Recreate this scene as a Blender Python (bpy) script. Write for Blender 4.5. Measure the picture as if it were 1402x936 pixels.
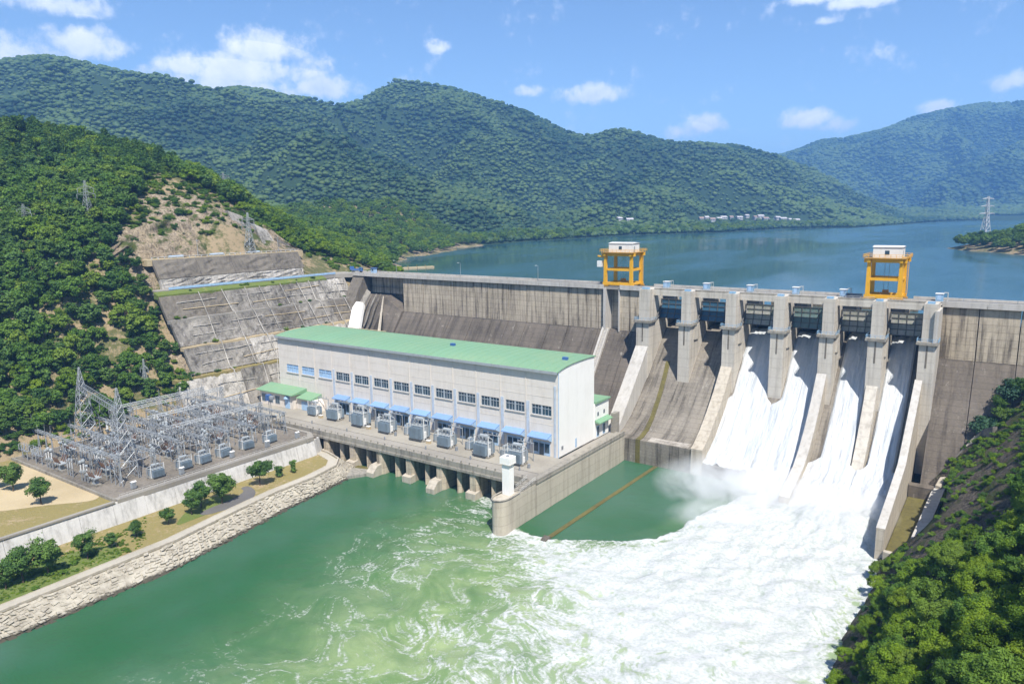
import bpy, math, random
import numpy as np
from mathutils import Vector, Matrix
rnd = random.Random(7)
rng = np.random.default_rng(7)
scene = bpy.context.scene
col = scene.collection
for o in list(bpy.data.objects): bpy.data.objects.remove(o)

# ------------------------------------------------------------------ camera (X along the dam, Y upstream, Z up, Z=0 the river)
FPX = 1000.0; CX, CY = 701.0, 468.0
def _n(v): return v / np.linalg.norm(v)
_V1 = np.array([-760 - CX, 311 - CY, FPX]); _HR = np.array([1400 - CX, 284 - CY, FPX])
_Xw = -_n(_V1); _up = _n(np.cross(_HR, _V1)); _up = _up if _up[1] < 0 else -_up
RW = np.stack([_Xw, _n(np.cross(_up, _Xw)), _up])
CAM = np.array([99.6, -203.7, 78.0])
def ray(px, py): return RW @ np.array([px - CX, py - CY, FPX])
def onz(px, py, z):
    r = ray(px, py); return CAM + (z - CAM[2]) / r[2] * r
def ony(px, py, y):
    r = ray(px, py); return CAM + (y - CAM[1]) / r[1] * r
def onx(px, py, x):
    r = ray(px, py); return CAM + (x - CAM[0]) / r[0] * r
def atd(px, py, d): return CAM + ray(px, py) * d / FPX
cam_data = bpy.data.cameras.new('camera'); cam = bpy.data.objects.new('camera', cam_data); col.objects.link(cam)
cam_data.sensor_width = 36; cam_data.lens = FPX / 1402 * 36; cam_data.clip_start = 1; cam_data.clip_end = 30000
_R = RW @ np.diag([1., -1., -1.])
cam.matrix_world = Matrix([[*_R[0], CAM[0]], [*_R[1], CAM[1]], [*_R[2], CAM[2]], [0, 0, 0, 1]])
scene.camera = cam

# ------------------------------------------------------------------ sun, sky, exposure
SUN = Vector((1.28, -1.12, 2.6)).normalized()
sd = bpy.data.lights.new('sun', 'SUN'); sd.energy = 5.0; sd.angle = math.radians(0.53); sd.color = (1, 0.955, 0.89)
so = bpy.data.objects.new('sun', sd); col.objects.link(so); so.location = (300, -300, 600)
so.rotation_euler = SUN.to_track_quat('Z', 'Y').to_euler()
scene.view_settings.view_transform = 'Standard'; scene.view_settings.look = 'None'
scene.view_settings.exposure = 0.62; scene.view_settings.gamma = 1
scene.view_settings.use_curve_mapping = False
cy = scene.cycles
cy.use_denoising = True; cy.max_bounces = 7; cy.diffuse_bounces = 3; cy.glossy_bounces = 3; cy.transparent_max_bounces = 8
cy.volume_bounces = 4; cy.volume_step_rate = 1.0; cy.caustics_reflective = False; cy.caustics_refractive = False
cy.use_adaptive_sampling = True; cy.adaptive_threshold = 0.02

world = bpy.data.worlds.new('World'); scene.world = world; world.use_nodes = True
def build_world():
    nt = world.node_tree; nt.nodes.clear(); L = nt.links.new
    out = nt.nodes.new('ShaderNodeOutputWorld'); bg = nt.nodes.new('ShaderNodeBackground')
    sky = nt.nodes.new('ShaderNodeTexSky'); sky.sky_type = 'NISHITA'; sky.sun_disc = False
    sky.sun_elevation = math.asin(SUN.z); sky.sun_rotation = math.atan2(SUN.x, SUN.y)
    sky.altitude = 900; sky.air_density = 1.0; sky.dust_density = 0.45; sky.ozone_density = 5.0
    geo = nt.nodes.new('ShaderNodeNewGeometry')
    tc = nt.nodes.new('ShaderNodeTexCoord')
    def math_(op, a, b=None, c=None, clamp=False):
        n = nt.nodes.new('ShaderNodeMath'); n.operation = op; n.use_clamp = clamp
        for k, x in enumerate((a, b, c)):
            if x is None: continue
            if isinstance(x, (int, float)): n.inputs[k].default_value = x
            else: L(x, n.inputs[k])
        return n.outputs[0]
    def vm(op, a, b):
        n = nt.nodes.new('ShaderNodeVectorMath'); n.operation = op
        for k, x in enumerate((a, b)):
            if isinstance(x, (tuple, list)): n.inputs[k].default_value = x
            else: L(x, n.inputs[k])
        return n
    D = tc.outputs['Generated']
    def noise(vec, scale, det, rough):
        n = nt.nodes.new('ShaderNodeTexNoise'); n.inputs['Scale'].default_value = scale; n.inputs['Detail'].default_value = det
        n.inputs['Roughness'].default_value = rough; L(vec, n.inputs['Vector']); return n.outputs['Fac']
    nA = noise(D, 16, 6, 0.62); nB = noise(D, 55, 4, 0.6)
    nz = math_('ADD', math_('MULTIPLY', math_('SUBTRACT', nA, 0.5), 2.3), math_('MULTIPLY', math_('SUBTRACT', nB, 0.5), 1.7))
    clouds = [  # centre pixel, half width, half height (pixels), strength
        (330, 98, 112, 34, 1.0), (358, 70, 62, 36, 1.0), (262, 92, 52, 24, 0.9), (440, 122, 62, 20, 0.8), (118, 62, 62, 30, 0.95), (30, 74, 90, 40, 0.7), (70, 6, 80, 26, 0.85),
        (1180, 2, 48, 14, 0.9), (1110, 0, 44, 12, 0.8), (808, 131, 62, 21, 0.85), (725, 127, 30, 12, 0.6), (972, 171, 30, 18, 0.95),
        (1104, 165, 42, 20, 0.95), (1145, 172, 40, 16, 0.6), (600, 67, 26, 13, 0.5), (1388, 112, 36, 17, 0.8), (1284, 148, 32, 12, 0.6), (1130, 30, 22, 8, 0.6), (930, 182, 40, 14, 0.5), (300, 118, 160, 30, 0.7)]
    r2 = random.Random(3)
    items = []
    for (px, py, w, h, s) in clouds:
        items.append((Vector(_n(ray(px, py))), w / 1000, h / 1000, s))
    base_az = math.atan2(items[0][0].y, items[0][0].x)
    for k in range(12):   # the same fair-weather cumulus goes on round the horizon
        az = base_az + 1.15 + k * (2 * math.pi - 2.3) / 12 + r2.uniform(-.1, .1) - 1.1 * 0
        el = r2.uniform(0.12, 0.32)
        if True:
            items.append((Vector((math.cos(az) * math.cos(el), math.sin(az) * math.cos(el), math.sin(el))), r2.uniform(.04, .1), r2.uniform(.015, .035), .9))
    dens = None; topness = None
    for (c, w, h, s) in items:
        rgt = c.cross(Vector((0, 0, 1))).normalized(); upv = rgt.cross(c)
        u = math_('DIVIDE', vm('DOT_PRODUCT', D, tuple(rgt)).outputs['Value'], w)
        v = math_('DIVIDE', vm('DOT_PRODUCT', D, tuple(upv)).outputs['Value'], h)
        front = math_('GREATER_THAN', vm('DOT_PRODUCT', D, tuple(c)).outputs['Value'], 0.5)
        v2 = math_('MULTIPLY', math_('MAXIMUM', v, math_('MULTIPLY', v, -1.5)), 1.0)   # flatter base
        d = math_('SQRT', math_('ADD', math_('MULTIPLY', u, u), math_('MULTIPLY', v2, v2)))
        val = math_('MULTIPLY', math_('MULTIPLY', math_('SUBTRACT', 1.05, d), s), front)
        val = math_('MAXIMUM', val, -2.0)
        tp = math_('MULTIPLY', v, front)
        if dens is None: dens, topness = val, math_('MULTIPLY', tp, math_('GREATER_THAN', val, 0))
        else:
            topness = math_('MAXIMUM', topness, math_('MULTIPLY', tp, math_('GREATER_THAN', val, 0.0)))
            dens = math_('MAXIMUM', dens, val)
    core = math_('ADD', dens, math_('MULTIPLY', nz, 0.6))
    gate = math_('SMOOTH_MIN', math_('MULTIPLY', math_('ADD', dens, 0.25), 4.0), 1.0, 0.1)
    mr = nt.nodes.new('ShaderNodeMapRange'); mr.interpolation_type = 'SMOOTHSTEP'
    L(core, mr.inputs['Value']); mr.inputs['From Min'].default_value = 0.09; mr.inputs['From Max'].default_value = 0.72
    alpha = math_('MULTIPLY', mr.outputs[0], math_('MAXIMUM', gate, 0.0), clamp=True)
    alpha = math_('MULTIPLY', alpha, 0.93)
    # cloud brightness: sunlit tops, greyer bluish bases
    nC = noise(D, 30, 5, 0.6)
    br = math_('ADD', math_('MULTIPLY', topness, 0.42), math_('ADD', 0.42, math_('MULTIPLY', math_('SUBTRACT', nC, 0.5), 1.6)), clamp=True)
    cr = nt.nodes.new('ShaderNodeMix'); cr.data_type = 'RGBA'
    L(br, cr.inputs[0]); cr.inputs[6].default_value = (4.7, 5.5, 7.0, 1); cr.inputs[7].default_value = (8.2, 8.3, 8.5, 1)
    mx = nt.nodes.new('ShaderNodeMix'); mx.data_type = 'RGBA'
    L(alpha, mx.inputs[0]); L(sky.outputs[0], mx.inputs[6]); L(cr.outputs[2], mx.inputs[7])
    L(mx.outputs[2], bg.inputs[0]); bg.inputs[1].default_value = 0.11
    L(bg.outputs[0], out.inputs[0])
build_world()

# ------------------------------------------------------------------ mesh and object helpers
class MB:
    def __init__(s): s.v = []; s.f = []
    def add(s, vs, fs):
        b = len(s.v); s.v.extend([tuple(map(float, p)) for p in vs]); s.f.extend([tuple(i + b for i in q) for q in fs]); return s
    def hexa(s, a):   # 8 corners: bottom ring 0-3 ccw, top ring 4-7
        return s.add(a, [(3, 2, 1, 0), (4, 5, 6, 7), (0, 1, 5, 4), (1, 2, 6, 5), (2, 3, 7, 6), (3, 0, 4, 7)])
    def box(s, x0, x1, y0, y1, z0, z1):
        return s.hexa([(x0, y0, z0), (x1, y0, z0), (x1, y1, z0), (x0, y1, z0), (x0, y0, z1), (x1, y0, z1), (x1, y1, z1), (x0, y1, z1)])
    def prism_x(s, poly, x0, x1):   # poly of (y,z), extruded along x
        n = len(poly); vs = [(x0, y, z) for y, z in poly] + [(x1, y, z) for y, z in poly]
        fs = [tuple(range(n - 1, -1, -1)), tuple(range(n, 2 * n))] + [(i, (i + 1) % n, n + (i + 1) % n, n + i) for i in range(n)]
        return s.add(vs, fs)
    def prism_y(s, poly, y0, y1):   # poly of (x,z)
        n = len(poly); vs = [(x, y0, z) for x, z in poly] + [(x, y1, z) for x, z in poly]
        fs = [tuple(range(n)), tuple(range(2 * n - 1, n - 1, -1))] + [((i + 1) % n, i, n + i, n + (i + 1) % n) for i in range(n)]
        return s.add(vs, fs)
    def prism_z(s, poly, z0, z1):
        n = len(poly); vs = [(x, y, z0) for x, y in poly] + [(x, y, z1) for x, y in poly]
        fs = [tuple(range(n - 1, -1, -1)), tuple(range(n, 2 * n))] + [(i, (i + 1) % n, n + (i + 1) % n, n + i) for i in range(n)]
        return s.add(vs, fs)
    def tube(s, p, q, r0, r1=None, n=6, caps=True):
        r1 = r0 if r1 is None else r1
        p = Vector(p); q = Vector(q); d = (q - p)
        if d.length < 1e-6: return s
        d.normalize(); a = d.orthogonal().normalized(); b = d.cross(a)
        vs = []
        for (c, r) in ((p, r0), (q, r1)):
            for k in range(n):
                t = 2 * math.pi * k / n + math.pi / n; vs.append(c + a * (r * math.cos(t)) + b * (r * math.sin(t)))
        fs = [(k, (k + 1) % n, n + (k + 1) % n, n + k) for k in range(n)]
        if caps: fs += [tuple(range(n - 1, -1, -1)), tuple(range(n, 2 * n))]
        return s.add(vs, fs)
    def bar(s, p, q, w): return s.tube(p, q, w * 0.7071, None, 4)
    def path(s, pts, r, n=5):
        for a, b in zip(pts[:-1], pts[1:]): s.tube(a, b, r, None, n)
        return s
    def lathe(s, c, prof, n=8):
        vs = []; m = len(prof)
        for (r, z) in prof:
            for k in range(n):
                t = 2 * math.pi * k / n; vs.append((c[0] + r * math.cos(t), c[1] + r * math.sin(t), c[2] + z))
        fs = [(j * n + k, j * n + (k + 1) % n, (j + 1) * n + (k + 1) % n, (j + 1) * n + k) for j in range(m - 1) for k in range(n)]
        fs += [tuple(range(n - 1, -1, -1)), tuple(range((m - 1) * n, m * n))]
        return s.add(vs, fs)
    def mesh(s, name, mat=None, smooth=False):
        me = bpy.data.meshes.new(name); me.from_pydata(s.v, [], s.f); me.update()
        if mat: me.materials.append(mat)
        if smooth:
            me.polygons.foreach_set('use_smooth', [True] * len(me.polygons))
        return me
    def build(s, name, mat, parent=None, smooth=False, loc=None):
        me = s.mesh(name, mat, smooth); o = bpy.data.objects.new(name, me); col.objects.link(o)
        if parent is not None: o.parent = parent
        if loc is not None: o.location = loc
        return o
def tag(o, label=None, cat=None, group=None, kind=None):
    if label: o['label'] = label
    if cat: o['category'] = cat
    if group: o['group'] = group
    if kind: o['kind'] = kind
    return o
def thing(name, label, cat, loc=(0, 0, 0), rz=0.0, group=None):
    o = bpy.data.objects.new(name, None); col.objects.link(o); o.location = loc; o.rotation_euler = (0, 0, rz); o.empty_display_size = 0.5
    return tag(o, label, cat, group)
def struct(o, label=None): o['kind'] = 'structure'; 
def setting(name, mb, mat, label, smooth=False, cat='ground'):
    o = mb.build(name, mat, None, smooth); tag(o, label, cat, None, 'structure'); return o
def setroot(name, label, cat):
    o = bpy.data.objects.new(name, None); col.objects.link(o); return tag(o, label, cat, None, 'structure')
def copy_tree(o, parent=None):
    c = o.copy(); col.objects.link(c); c.parent = parent
    for ch in list(o.children): copy_tree(ch, c)
    return c
def place(o, loc, rz=0.0, sc=1.0):
    o.location = loc; o.rotation_euler = (0, 0, rz)
    o.scale = (sc, sc, sc) if isinstance(sc, (int, float)) else sc
    return o
def np_mesh(name, V, F, mat, smooth=True):
    me = bpy.data.meshes.new(name); V = np.asarray(V, np.float32); F = np.asarray(F, np.int32); k = F.shape[1]
    me.vertices.add(len(V)); me.vertices.foreach_set('co', V.ravel())
    me.loops.add(F.size); me.loops.foreach_set('vertex_index', F.ravel())
    me.polygons.add(len(F)); me.polygons.foreach_set('loop_start', np.arange(0, F.size, k, dtype=np.int32))
    try: me.polygons.foreach_set('loop_total', np.full(len(F), k, np.int32))
    except Exception: pass
    me.update(calc_edges=True); me.validate()
    if smooth: me.polygons.foreach_set('use_smooth', np.ones(len(me.polygons), bool))
    if mat: me.materials.append(mat)
    return me
def np_obj(name, V, F, mat, parent=None, smooth=True):
    o = bpy.data.objects.new(name, np_mesh(name, V, F, mat, smooth)); col.objects.link(o)
    if parent is not None: o.parent = parent
    return o
def grid_faces(nu, nv):
    i = np.arange(nu - 1)[:, None]; j = np.arange(nv - 1)[None, :]
    a = (i * nv + j).ravel(); return np.stack([a, a + nv, a + nv + 1, a + 1], 1)
# smooth value noise for terrain
def vnoise(x, y, seed=0):
    xi = np.floor(x).astype(np.int64); yi = np.floor(y).astype(np.int64); xf = x - xi; yf = y - yi
    u = xf * xf * (3 - 2 * xf); v = yf * yf * (3 - 2 * yf)
    def h(a, b):
        n = (a * 374761393 + b * 668265263 + seed * 1442695041) & 0x7fffffff
        n = ((n ^ (n >> 13)) * 1274126177) & 0x7fffffff
        return ((n ^ (n >> 16)) & 0xffff) / 65535.0
    return (h(xi, yi) * (1 - u) + h(xi + 1, yi) * u) * (1 - v) + (h(xi, yi + 1) * (1 - u) + h(xi + 1, yi + 1) * u) * v
def fbm(x, y, oct=4, seed=0):
    a = 1.0; s = 0; t = 0
    for k in range(oct): s = s + a * (vnoise(x, y, seed + k) - 0.5); t += a; a *= 0.5; x = x * 2.03 + 11.3; y = y * 2.03 + 5.7
    return s / t * 2
def poly_dist(x, y, P):
    """distance to a polyline with attributes: returns (d, interpolated attribute columns)"""
    P = np.asarray(P, float); best = np.full(x.shape, 1e18); att = np.zeros(x.shape + (P.shape[1] - 2,))
    for a, b in zip(P[:-1], P[1:]):
        dx, dy = b[0] - a[0], b[1] - a[1]; L2 = dx * dx + dy * dy + 1e-9
        t = np.clip(((x - a[0]) * dx + (y - a[1]) * dy) / L2, 0, 1)
        d = (x - a[0] - t * dx) ** 2 + (y - a[1] - t * dy) ** 2
        m = d < best; best = np.where(m, d, best)
        if P.shape[1] > 2: att = np.where(m[..., None], a[2:] + t[..., None] * (b[2:] - a[2:]), att)
    return np.sqrt(best), att
def in_poly(x, y, P):
    c = np.zeros(x.shape, bool); n = len(P)
    for i in range(n):
        x0, y0 = P[i][:2]; x1, y1 = P[(i + 1) % n][:2]
        if y0 == y1: continue
        c ^= ((y0 > y) != (y1 > y)) & (x < (x1 - x0) * (y - y0) / (y1 - y0) + x0)
    return c
class RBF:
    def __init__(s, P, smooth=1e-3):
        P = np.asarray(P, float); s.c = P[:, :2]; n = len(P); s.sc = 100.0
        A = s.k(s.c, s.c) + smooth * np.eye(n); Q = np.c_[np.ones(n), s.c / s.sc]
        M = np.block([[A, Q], [Q.T, np.zeros((3, 3))]]); s.w = np.linalg.solve(M, np.r_[P[:, 2], 0, 0, 0])
    def k(s, a, b):
        d = np.sqrt(((a[:, None, :] - b[None, :, :]) ** 2).sum(-1)) / s.sc
        return np.where(d > 1e-9, d * d * np.log(d + 1e-12), 0)
    def __call__(s, x, y):
        sh = x.shape; q = np.c_[np.ravel(x), np.ravel(y)]; out = np.empty(len(q))
        for i in range(0, len(q), 20000):
            b = q[i:i + 20000]; out[i:i + 20000] = s.k(b, s.c) @ s.w[:-3] + s.w[-3] + (b / s.sc) @ s.w[-2:]
        return out.reshape(sh)

# ------------------------------------------------------------------ materials
class NT:
    def __init__(s, name):
        s.m = bpy.data.materials.new(name); s.m.use_nodes = True; s.t = s.m.node_tree; s.b = s.t.nodes['Principled BSDF']; s.out = s.t.nodes['Material Output']
        s.b.inputs['Specular IOR Level'].default_value = 0.25; s.b.inputs['Roughness'].default_value = 0.85
        s._p = None
    def n(s, t): return s.t.nodes.new(t)
    def L(s, a, b): s.t.links.new(a, b)
    def set(s, sock, x):
        if isinstance(x, bpy.types.NodeSocket): s.L(x, sock)
        elif isinstance(x, (tuple, list)) and len(x) == 3 and sock.type == 'RGBA': sock.default_value = (*x, 1)
        else: sock.default_value = x
    def pos(s):
        if s._p is None: s._p = s.n('ShaderNodeNewGeometry').outputs['Position']
        return s._p
    def obj(s): return s.n('ShaderNodeTexCoord').outputs['Object']
    def scl(s, vec, k, off=(0, 0, 0)):
        m = s.n('ShaderNodeMapping'); s.L(vec, m.inputs[0]); m.inputs['Scale'].default_value = k; m.inputs['Location'].default_value = off; return m.outputs[0]
    def noise(s, vec, scale, det=4, rough=0.55, dist=0.0, col=False):
        n = s.n('ShaderNodeTexNoise'); s.L(vec, n.inputs['Vector'])
        for k, x in (('Scale', scale), ('Detail', det), ('Roughness', rough), ('Distortion', dist)): n.inputs[k].default_value = x
        return n.outputs['Color' if col else 'Fac']
    def vor(s, vec, scale, feat='F1', out='Distance', rnd_=1.0):
        n = s.n('ShaderNodeTexVoronoi'); n.feature = feat; s.L(vec, n.inputs['Vector']); n.inputs['Scale'].default_value = scale; n.inputs['Randomness'].default_value = rnd_; return n.outputs[out]
    def math(s, op, a, b=None, c=None, clamp=False):
        n = s.n('ShaderNodeMath'); n.operation = op; n.use_clamp = clamp
        for k, x in enumerate((a, b, c)):
            if x is not None: s.set(n.inputs[k], x)
        return n.outputs[0]
    def sstep(s, x, a, b, lo=0.0, hi=1.0, kind='SMOOTHSTEP'):
        n = s.n('ShaderNodeMapRange'); n.interpolation_type = kind
        for k, v in zip(('Value', 'From Min', 'From Max', 'To Min', 'To Max'), (x, a, b, lo, hi)): s.set(n.inputs[k], v)
        return n.outputs[0]
    def mix(s, f, a, b, mode='MIX'):
        n = s.n('ShaderNodeMix'); n.data_type = 'RGBA'; n.blend_type = mode
        s.set(n.inputs[0], f); s.set(n.inputs[6], a); s.set(n.inputs[7], b); return n.outputs[2]
    def sep(s, v):
        n = s.n('ShaderNodeSeparateXYZ'); s.L(v, n.inputs[0]); return n.outputs
    def comb(s, x, y, z):
        n = s.n('ShaderNodeCombineXYZ')
        for k, q in enumerate((x, y, z)): s.set(n.inputs[k], q)
        return n.outputs[0]
    def attr(s, name):
        n = s.n('ShaderNodeAttribute'); n.attribute_name = name; return n.outputs['Fac']
    def rand(s): return s.n('ShaderNodeObjectInfo').outputs['Random']
    def bump(s, h, st=0.3, dist=0.1):
        n = s.n('ShaderNodeBump'); n.inputs['Strength'].default_value = st; n.inputs['Distance'].default_value = dist
        s.L(h, n.inputs['Height']); s.L(n.outputs[0], s.b.inputs['Normal']); return n.outputs[0]
    def color(s, c): s.set(s.b.inputs['Base Color'], c); return s
def concrete(name, light, dark, stain=0.5, streak=0.5, lift=2.0, liftamt=0.35, fine=0.25, white=0.0, moss=None, rough=0.9, sv=(0.75, 0.75, 0.045)):
    q = NT(name); p = q.pos()
    big = q.noise(p, 0.07, 5, 0.6); st = q.noise(q.scl(p, sv), 1.0, 5, 0.65); fn = q.noise(p, 1.6, 5, 0.65); ff = q.noise(p, 9.0, 3, 0.6)
    f = q.math('ADD', q.math('MULTIPLY', q.sstep(big, 0.3, 0.72), stain), q.math('MULTIPLY', q.sstep(st, 0.42, 0.72), streak))
    f = q.math('ADD', f, q.math('MULTIPLY', q.math('SUBTRACT', fn, 0.5), fine * 2)); f = q.math('ADD', f, q.math('MULTIPLY', q.math('SUBTRACT', ff, 0.5), fine * 1.2), clamp=True)
    c = q.mix(f, light, dark)
    if lift:
        z = q.sep(p)[2]; zz = q.math('ADD', z, q.math('MULTIPLY', fn, 0.12))
        fr = q.math('FRACT', q.math('DIVIDE', zz, lift)); ln = q.math('LESS_THAN', fr, 0.11)
        band = q.noise(q.comb(0.0, 0.0, q.math('FLOOR', q.math('DIVIDE', zz, lift))), 3.7, 0)
        c = q.mix(q.math('MULTIPLY', q.math('SUBTRACT', band, 0.3), liftamt * 0.9, clamp=True), c, dark)
        c = q.mix(q.math('MULTIPLY', ln, liftamt * 0.75), c, dark)
    if white:
        w = q.noise(q.scl(p, (0.5, 0.5, 0.16)), 1.0, 6, 0.72); c = q.mix(q.math('MULTIPLY', q.sstep(w, 0.60, 0.72), white), c, (0.52, 0.49, 0.43))
    if moss: 
        mm = q.noise(p, 0.22, 6, 0.7); c = q.mix(q.math('MULTIPLY', q.sstep(mm, 0.52, 0.68), moss[3]), c, moss[:3])
    q.color(c); q.b.inputs['Roughness'].default_value = rough
    q.bump(q.math('ADD', fn, q.math('MULTIPLY', ff, 0.4)), 0.35, 0.12)
    return q.m
def paint(name, c, rough=0.5, var=0.15, dirt=(0.2, 0.18, 0.15), metal=0.0, spec=0.35, scale=0.8, dirtamt=0.5):
    q = NT(name); p = q.pos(); n = q.noise(p, scale, 5, 0.6); n2 = q.noise(q.scl(p, (1.5, 1.5, 0.15)), 1.0, 4, 0.6)
    f = q.math('MULTIPLY', q.sstep(q.math('ADD', q.math('MULTIPLY', n, 0.5), q.math('MULTIPLY', n2, 0.5)), 0.42, 0.75), dirtamt)
    cc = q.mix(f, c, dirt); cc = q.mix(var, cc, q.mix(q.rand(), tuple(x * 0.7 for x in c), tuple(min(1, x * 1.25) for x in c)))
    q.color(cc); q.b.inputs['Roughness'].default_value = rough; q.b.inputs['Metallic'].default_value = metal; q.b.inputs['Specular IOR Level'].default_value = spec
    return q.m
def simple(name, c, rough=0.7, metal=0.0, var=0.0, spec=0.3):
    q = NT(name); q.b.inputs['Roughness'].default_value = rough; q.b.inputs['Metallic'].default_value = metal; q.b.inputs['Specular IOR Level'].default_value = spec
    if var: q.color(q.mix(q.math('MULTIPLY', q.noise(q.pos(), 2.0, 4), var), c, tuple(x * 0.4 for x in c)))
    else: q.color(c)
    return q.m
def foliage(name, dark, light, yellow, rnd_amt=0.5, scale=0.6, trans=0.25):
    q = NT(name); r = q.rand(); n = q.noise(q.pos(), scale, 3, 0.6)
    c = q.mix(q.sstep(n, *((0.35, 0.68) if scale > .1 else (0.38, 0.62))), dark, light)
    c = q.mix(q.math('MULTIPLY', q.sstep(r, 0.45, 1.0), rnd_amt), c, yellow)
    c = q.mix(q.math('MULTIPLY', q.sstep(r, 0.35, 0.0), rnd_amt * 0.8), c, tuple(x * 0.62 for x in dark))
    q.b.inputs['Roughness'].default_value = 0.62; q.b.inputs['Specular IOR Level'].default_value = 0.2; q.color(c)
    if trans:
        tr = q.n('ShaderNodeBsdfTranslucent'); q.set(tr.inputs[0], q.mix(0.35, c, (0.14, 0.2, 0.02))); ms = q.n('ShaderNodeMixShader'); ms.inputs[0].default_value = trans
        q.L(q.b.outputs[0], ms.inputs[1]); q.L(tr.outputs[0], ms.inputs[2]); q.L(ms.outputs[0], q.out.inputs[0])
    return q.m
MAT = {}
MAT['wall'] = concrete('dam_wall_concrete', (0.570, 0.485, 0.360), (0.105, 0.086, 0.064), 0.3, 0.85, 2.0, 0.4, 0.3)
MAT['slope'] = concrete('dark_weathered_concrete', (0.165, 0.14, 0.112), (0.05, 0.042, 0.034), 0.45, 0.55, 1.6, 0.4, 0.45, white=0.4, sv=(0.55, 0.05, 0.05))
MAT['pier'] = concrete('pier_concrete', (0.576, 0.531, 0.450), (0.225, 0.194, 0.158), 0.22, 0.45, 3.0, 0.22, 0.2)
MAT['chute'] = concrete('chute_concrete', (0.27, 0.24, 0.195), (0.075, 0.064, 0.05), 0.45, 0.75, 1.1, 0.4, 0.45, white=0.35, sv=(0.7, 0.05, 0.05))
MAT['pale'] = concrete('pale_concrete', (0.522, 0.495, 0.446), (0.270, 0.243, 0.203), 0.3, 0.4, 0, 0, 0.18)
MAT['apron'] = concrete('washed_apron_concrete', (0.46, 0.42, 0.36), (0.14, 0.12, 0.095), 0.6, 0.5, 0, 0, 0.6)
MAT['divide'] = concrete('division_wall_concrete', (0.504, 0.450, 0.360), (0.216, 0.180, 0.135), 0.15, 0.5, 2.4, 0.3, 0.2)
MAT['deck'] = concrete('deck_concrete', (0.360, 0.329, 0.270), (0.180, 0.158, 0.126), 0.5, 0.0, 0, 0, 0.3)
MAT['deckside'] = concrete('deck_edge_concrete', (0.342, 0.315, 0.261), (0.117, 0.104, 0.086), 0.3, 0.6, 1.2, 0.3, 0.3)
MAT['road'] = concrete('road_paving', (0.324, 0.297, 0.252), (0.198, 0.180, 0.153), 0.6, 0.0, 0, 0, 0.25)
MAT['pathway'] = concrete('path_concrete', (0.46, 0.42, 0.34), (0.3, 0.27, 0.21), 0.6, 0.0, 0, 0, 0.3)
MAT['asphalt'] = concrete('asphalt_paving', (0.15, 0.14, 0.13), (0.1, 0.095, 0.09), 0.6, 0.0, 0, 0, 0.2)
MAT['shot'] = concrete('sprayed_concrete', (0.30, 0.275, 0.235), (0.085, 0.075, 0.062), 0.8, 0.5, 0, 0, 0.7, white=0.55)
MAT['shotpale'] = concrete('pale_sprayed_concrete', (0.522, 0.486, 0.427), (0.144, 0.131, 0.108), 0.75, 0.5, 0, 0, 0.8)
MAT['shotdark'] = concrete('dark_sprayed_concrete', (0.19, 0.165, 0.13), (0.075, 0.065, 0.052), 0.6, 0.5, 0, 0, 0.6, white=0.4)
MAT['retwall'] = concrete('retaining_wall_concrete', (0.594, 0.576, 0.540), (0.234, 0.221, 0.198), 0.3, 0.55, 0, 0, 0.25)
MAT['yard'] = concrete('yard_gravel', (0.23, 0.2, 0.16), (0.085, 0.074, 0.06), 0.7, 0.0, 0, 0, 0.9)
MAT['bankstone'] = concrete('bank_stone', (0.52, 0.475, 0.39), (0.2, 0.175, 0.135), 0.35, 0.0, 0, 0, 0.8)
def wet_stone():
    q = NT('riprap_stone'); p = q.pos(); n = q.noise(p, 0.9, 6, 0.7); n2 = q.noise(p, 0.12, 4, 0.6); n3 = q.noise(p, 7, 4, 0.65); z = q.sep(p)[2]
    c = q.mix(q.sstep(q.math('ADD', q.math('MULTIPLY', n, 0.6), q.math('MULTIPLY', n2, 0.4)), 0.36, 0.64), (0.56, 0.51, 0.41), (0.3, 0.265, 0.205)); c = q.mix(q.math('MULTIPLY', n3, 0.5), c, (0.2, 0.18, 0.14))
    wz = q.math('ADD', z, q.math('MULTIPLY', n, -0.8)); c = q.mix(q.sstep(wz, 0.35, -0.1), c, (0.075, 0.065, 0.045)); q.color(c); q.b.inputs['Roughness'].default_value = 0.9; q.bump(n3, 0.5, 0.1); return q.m
MAT['riprap'] = wet_stone()
MAT['sand'] = concrete('dry_ground', (0.50, 0.40, 0.245), (0.34, 0.265, 0.15), 0.6, 0.0, 0, 0, 0.35)
MAT['white'] = paint('white_wall_paint', (0.80, 0.785, 0.74), 0.75, 0.03, (0.5, 0.46, 0.4), scale=0.25, dirtamt=0.22)
MAT['panel'] = paint('grey_wall_panel', (0.70, 0.64, 0.565), 0.75, 0.04, (0.47, 0.41, 0.34), scale=0.25, dirtamt=0.5)
MAT['roof'] = paint('green_roof_sheet', (0.175, 0.32, 0.19), 0.75, 0.12, (0.36, 0.38, 0.2), scale=0.05, dirtamt=0.4)
MAT['bluepaint'] = paint('pale_blue_paint', (0.36, 0.52, 0.70), 0.6, 0.1)
MAT['awning'] = paint('blue_awning', (0.19, 0.32, 0.55), 0.55, 0.25)
MAT['pilaster'] = paint('faint_blue_paint', (0.50, 0.56, 0.63), 0.6, 0.1)
MAT['glass'] = simple('window_glass', (0.035, 0.07, 0.1), 0.12, 0, 0, 0.8)
MAT['frame'] = paint('white_frame', (0.36, 0.41, 0.45), 0.5, 0.05)
MAT['yellow'] = paint('crane_yellow', (0.76, 0.40, 0.02), 0.45, 0.05, (0.3, 0.17, 0.04), dirtamt=0.35)
MAT['yellowdark'] = paint('crane_ochre', (0.42, 0.22, 0.02), 0.5, 0.05)
MAT['offwhite'] = paint('machine_house_paint', (0.74, 0.73, 0.69), 0.5, 0.04, dirtamt=0.25)
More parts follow.
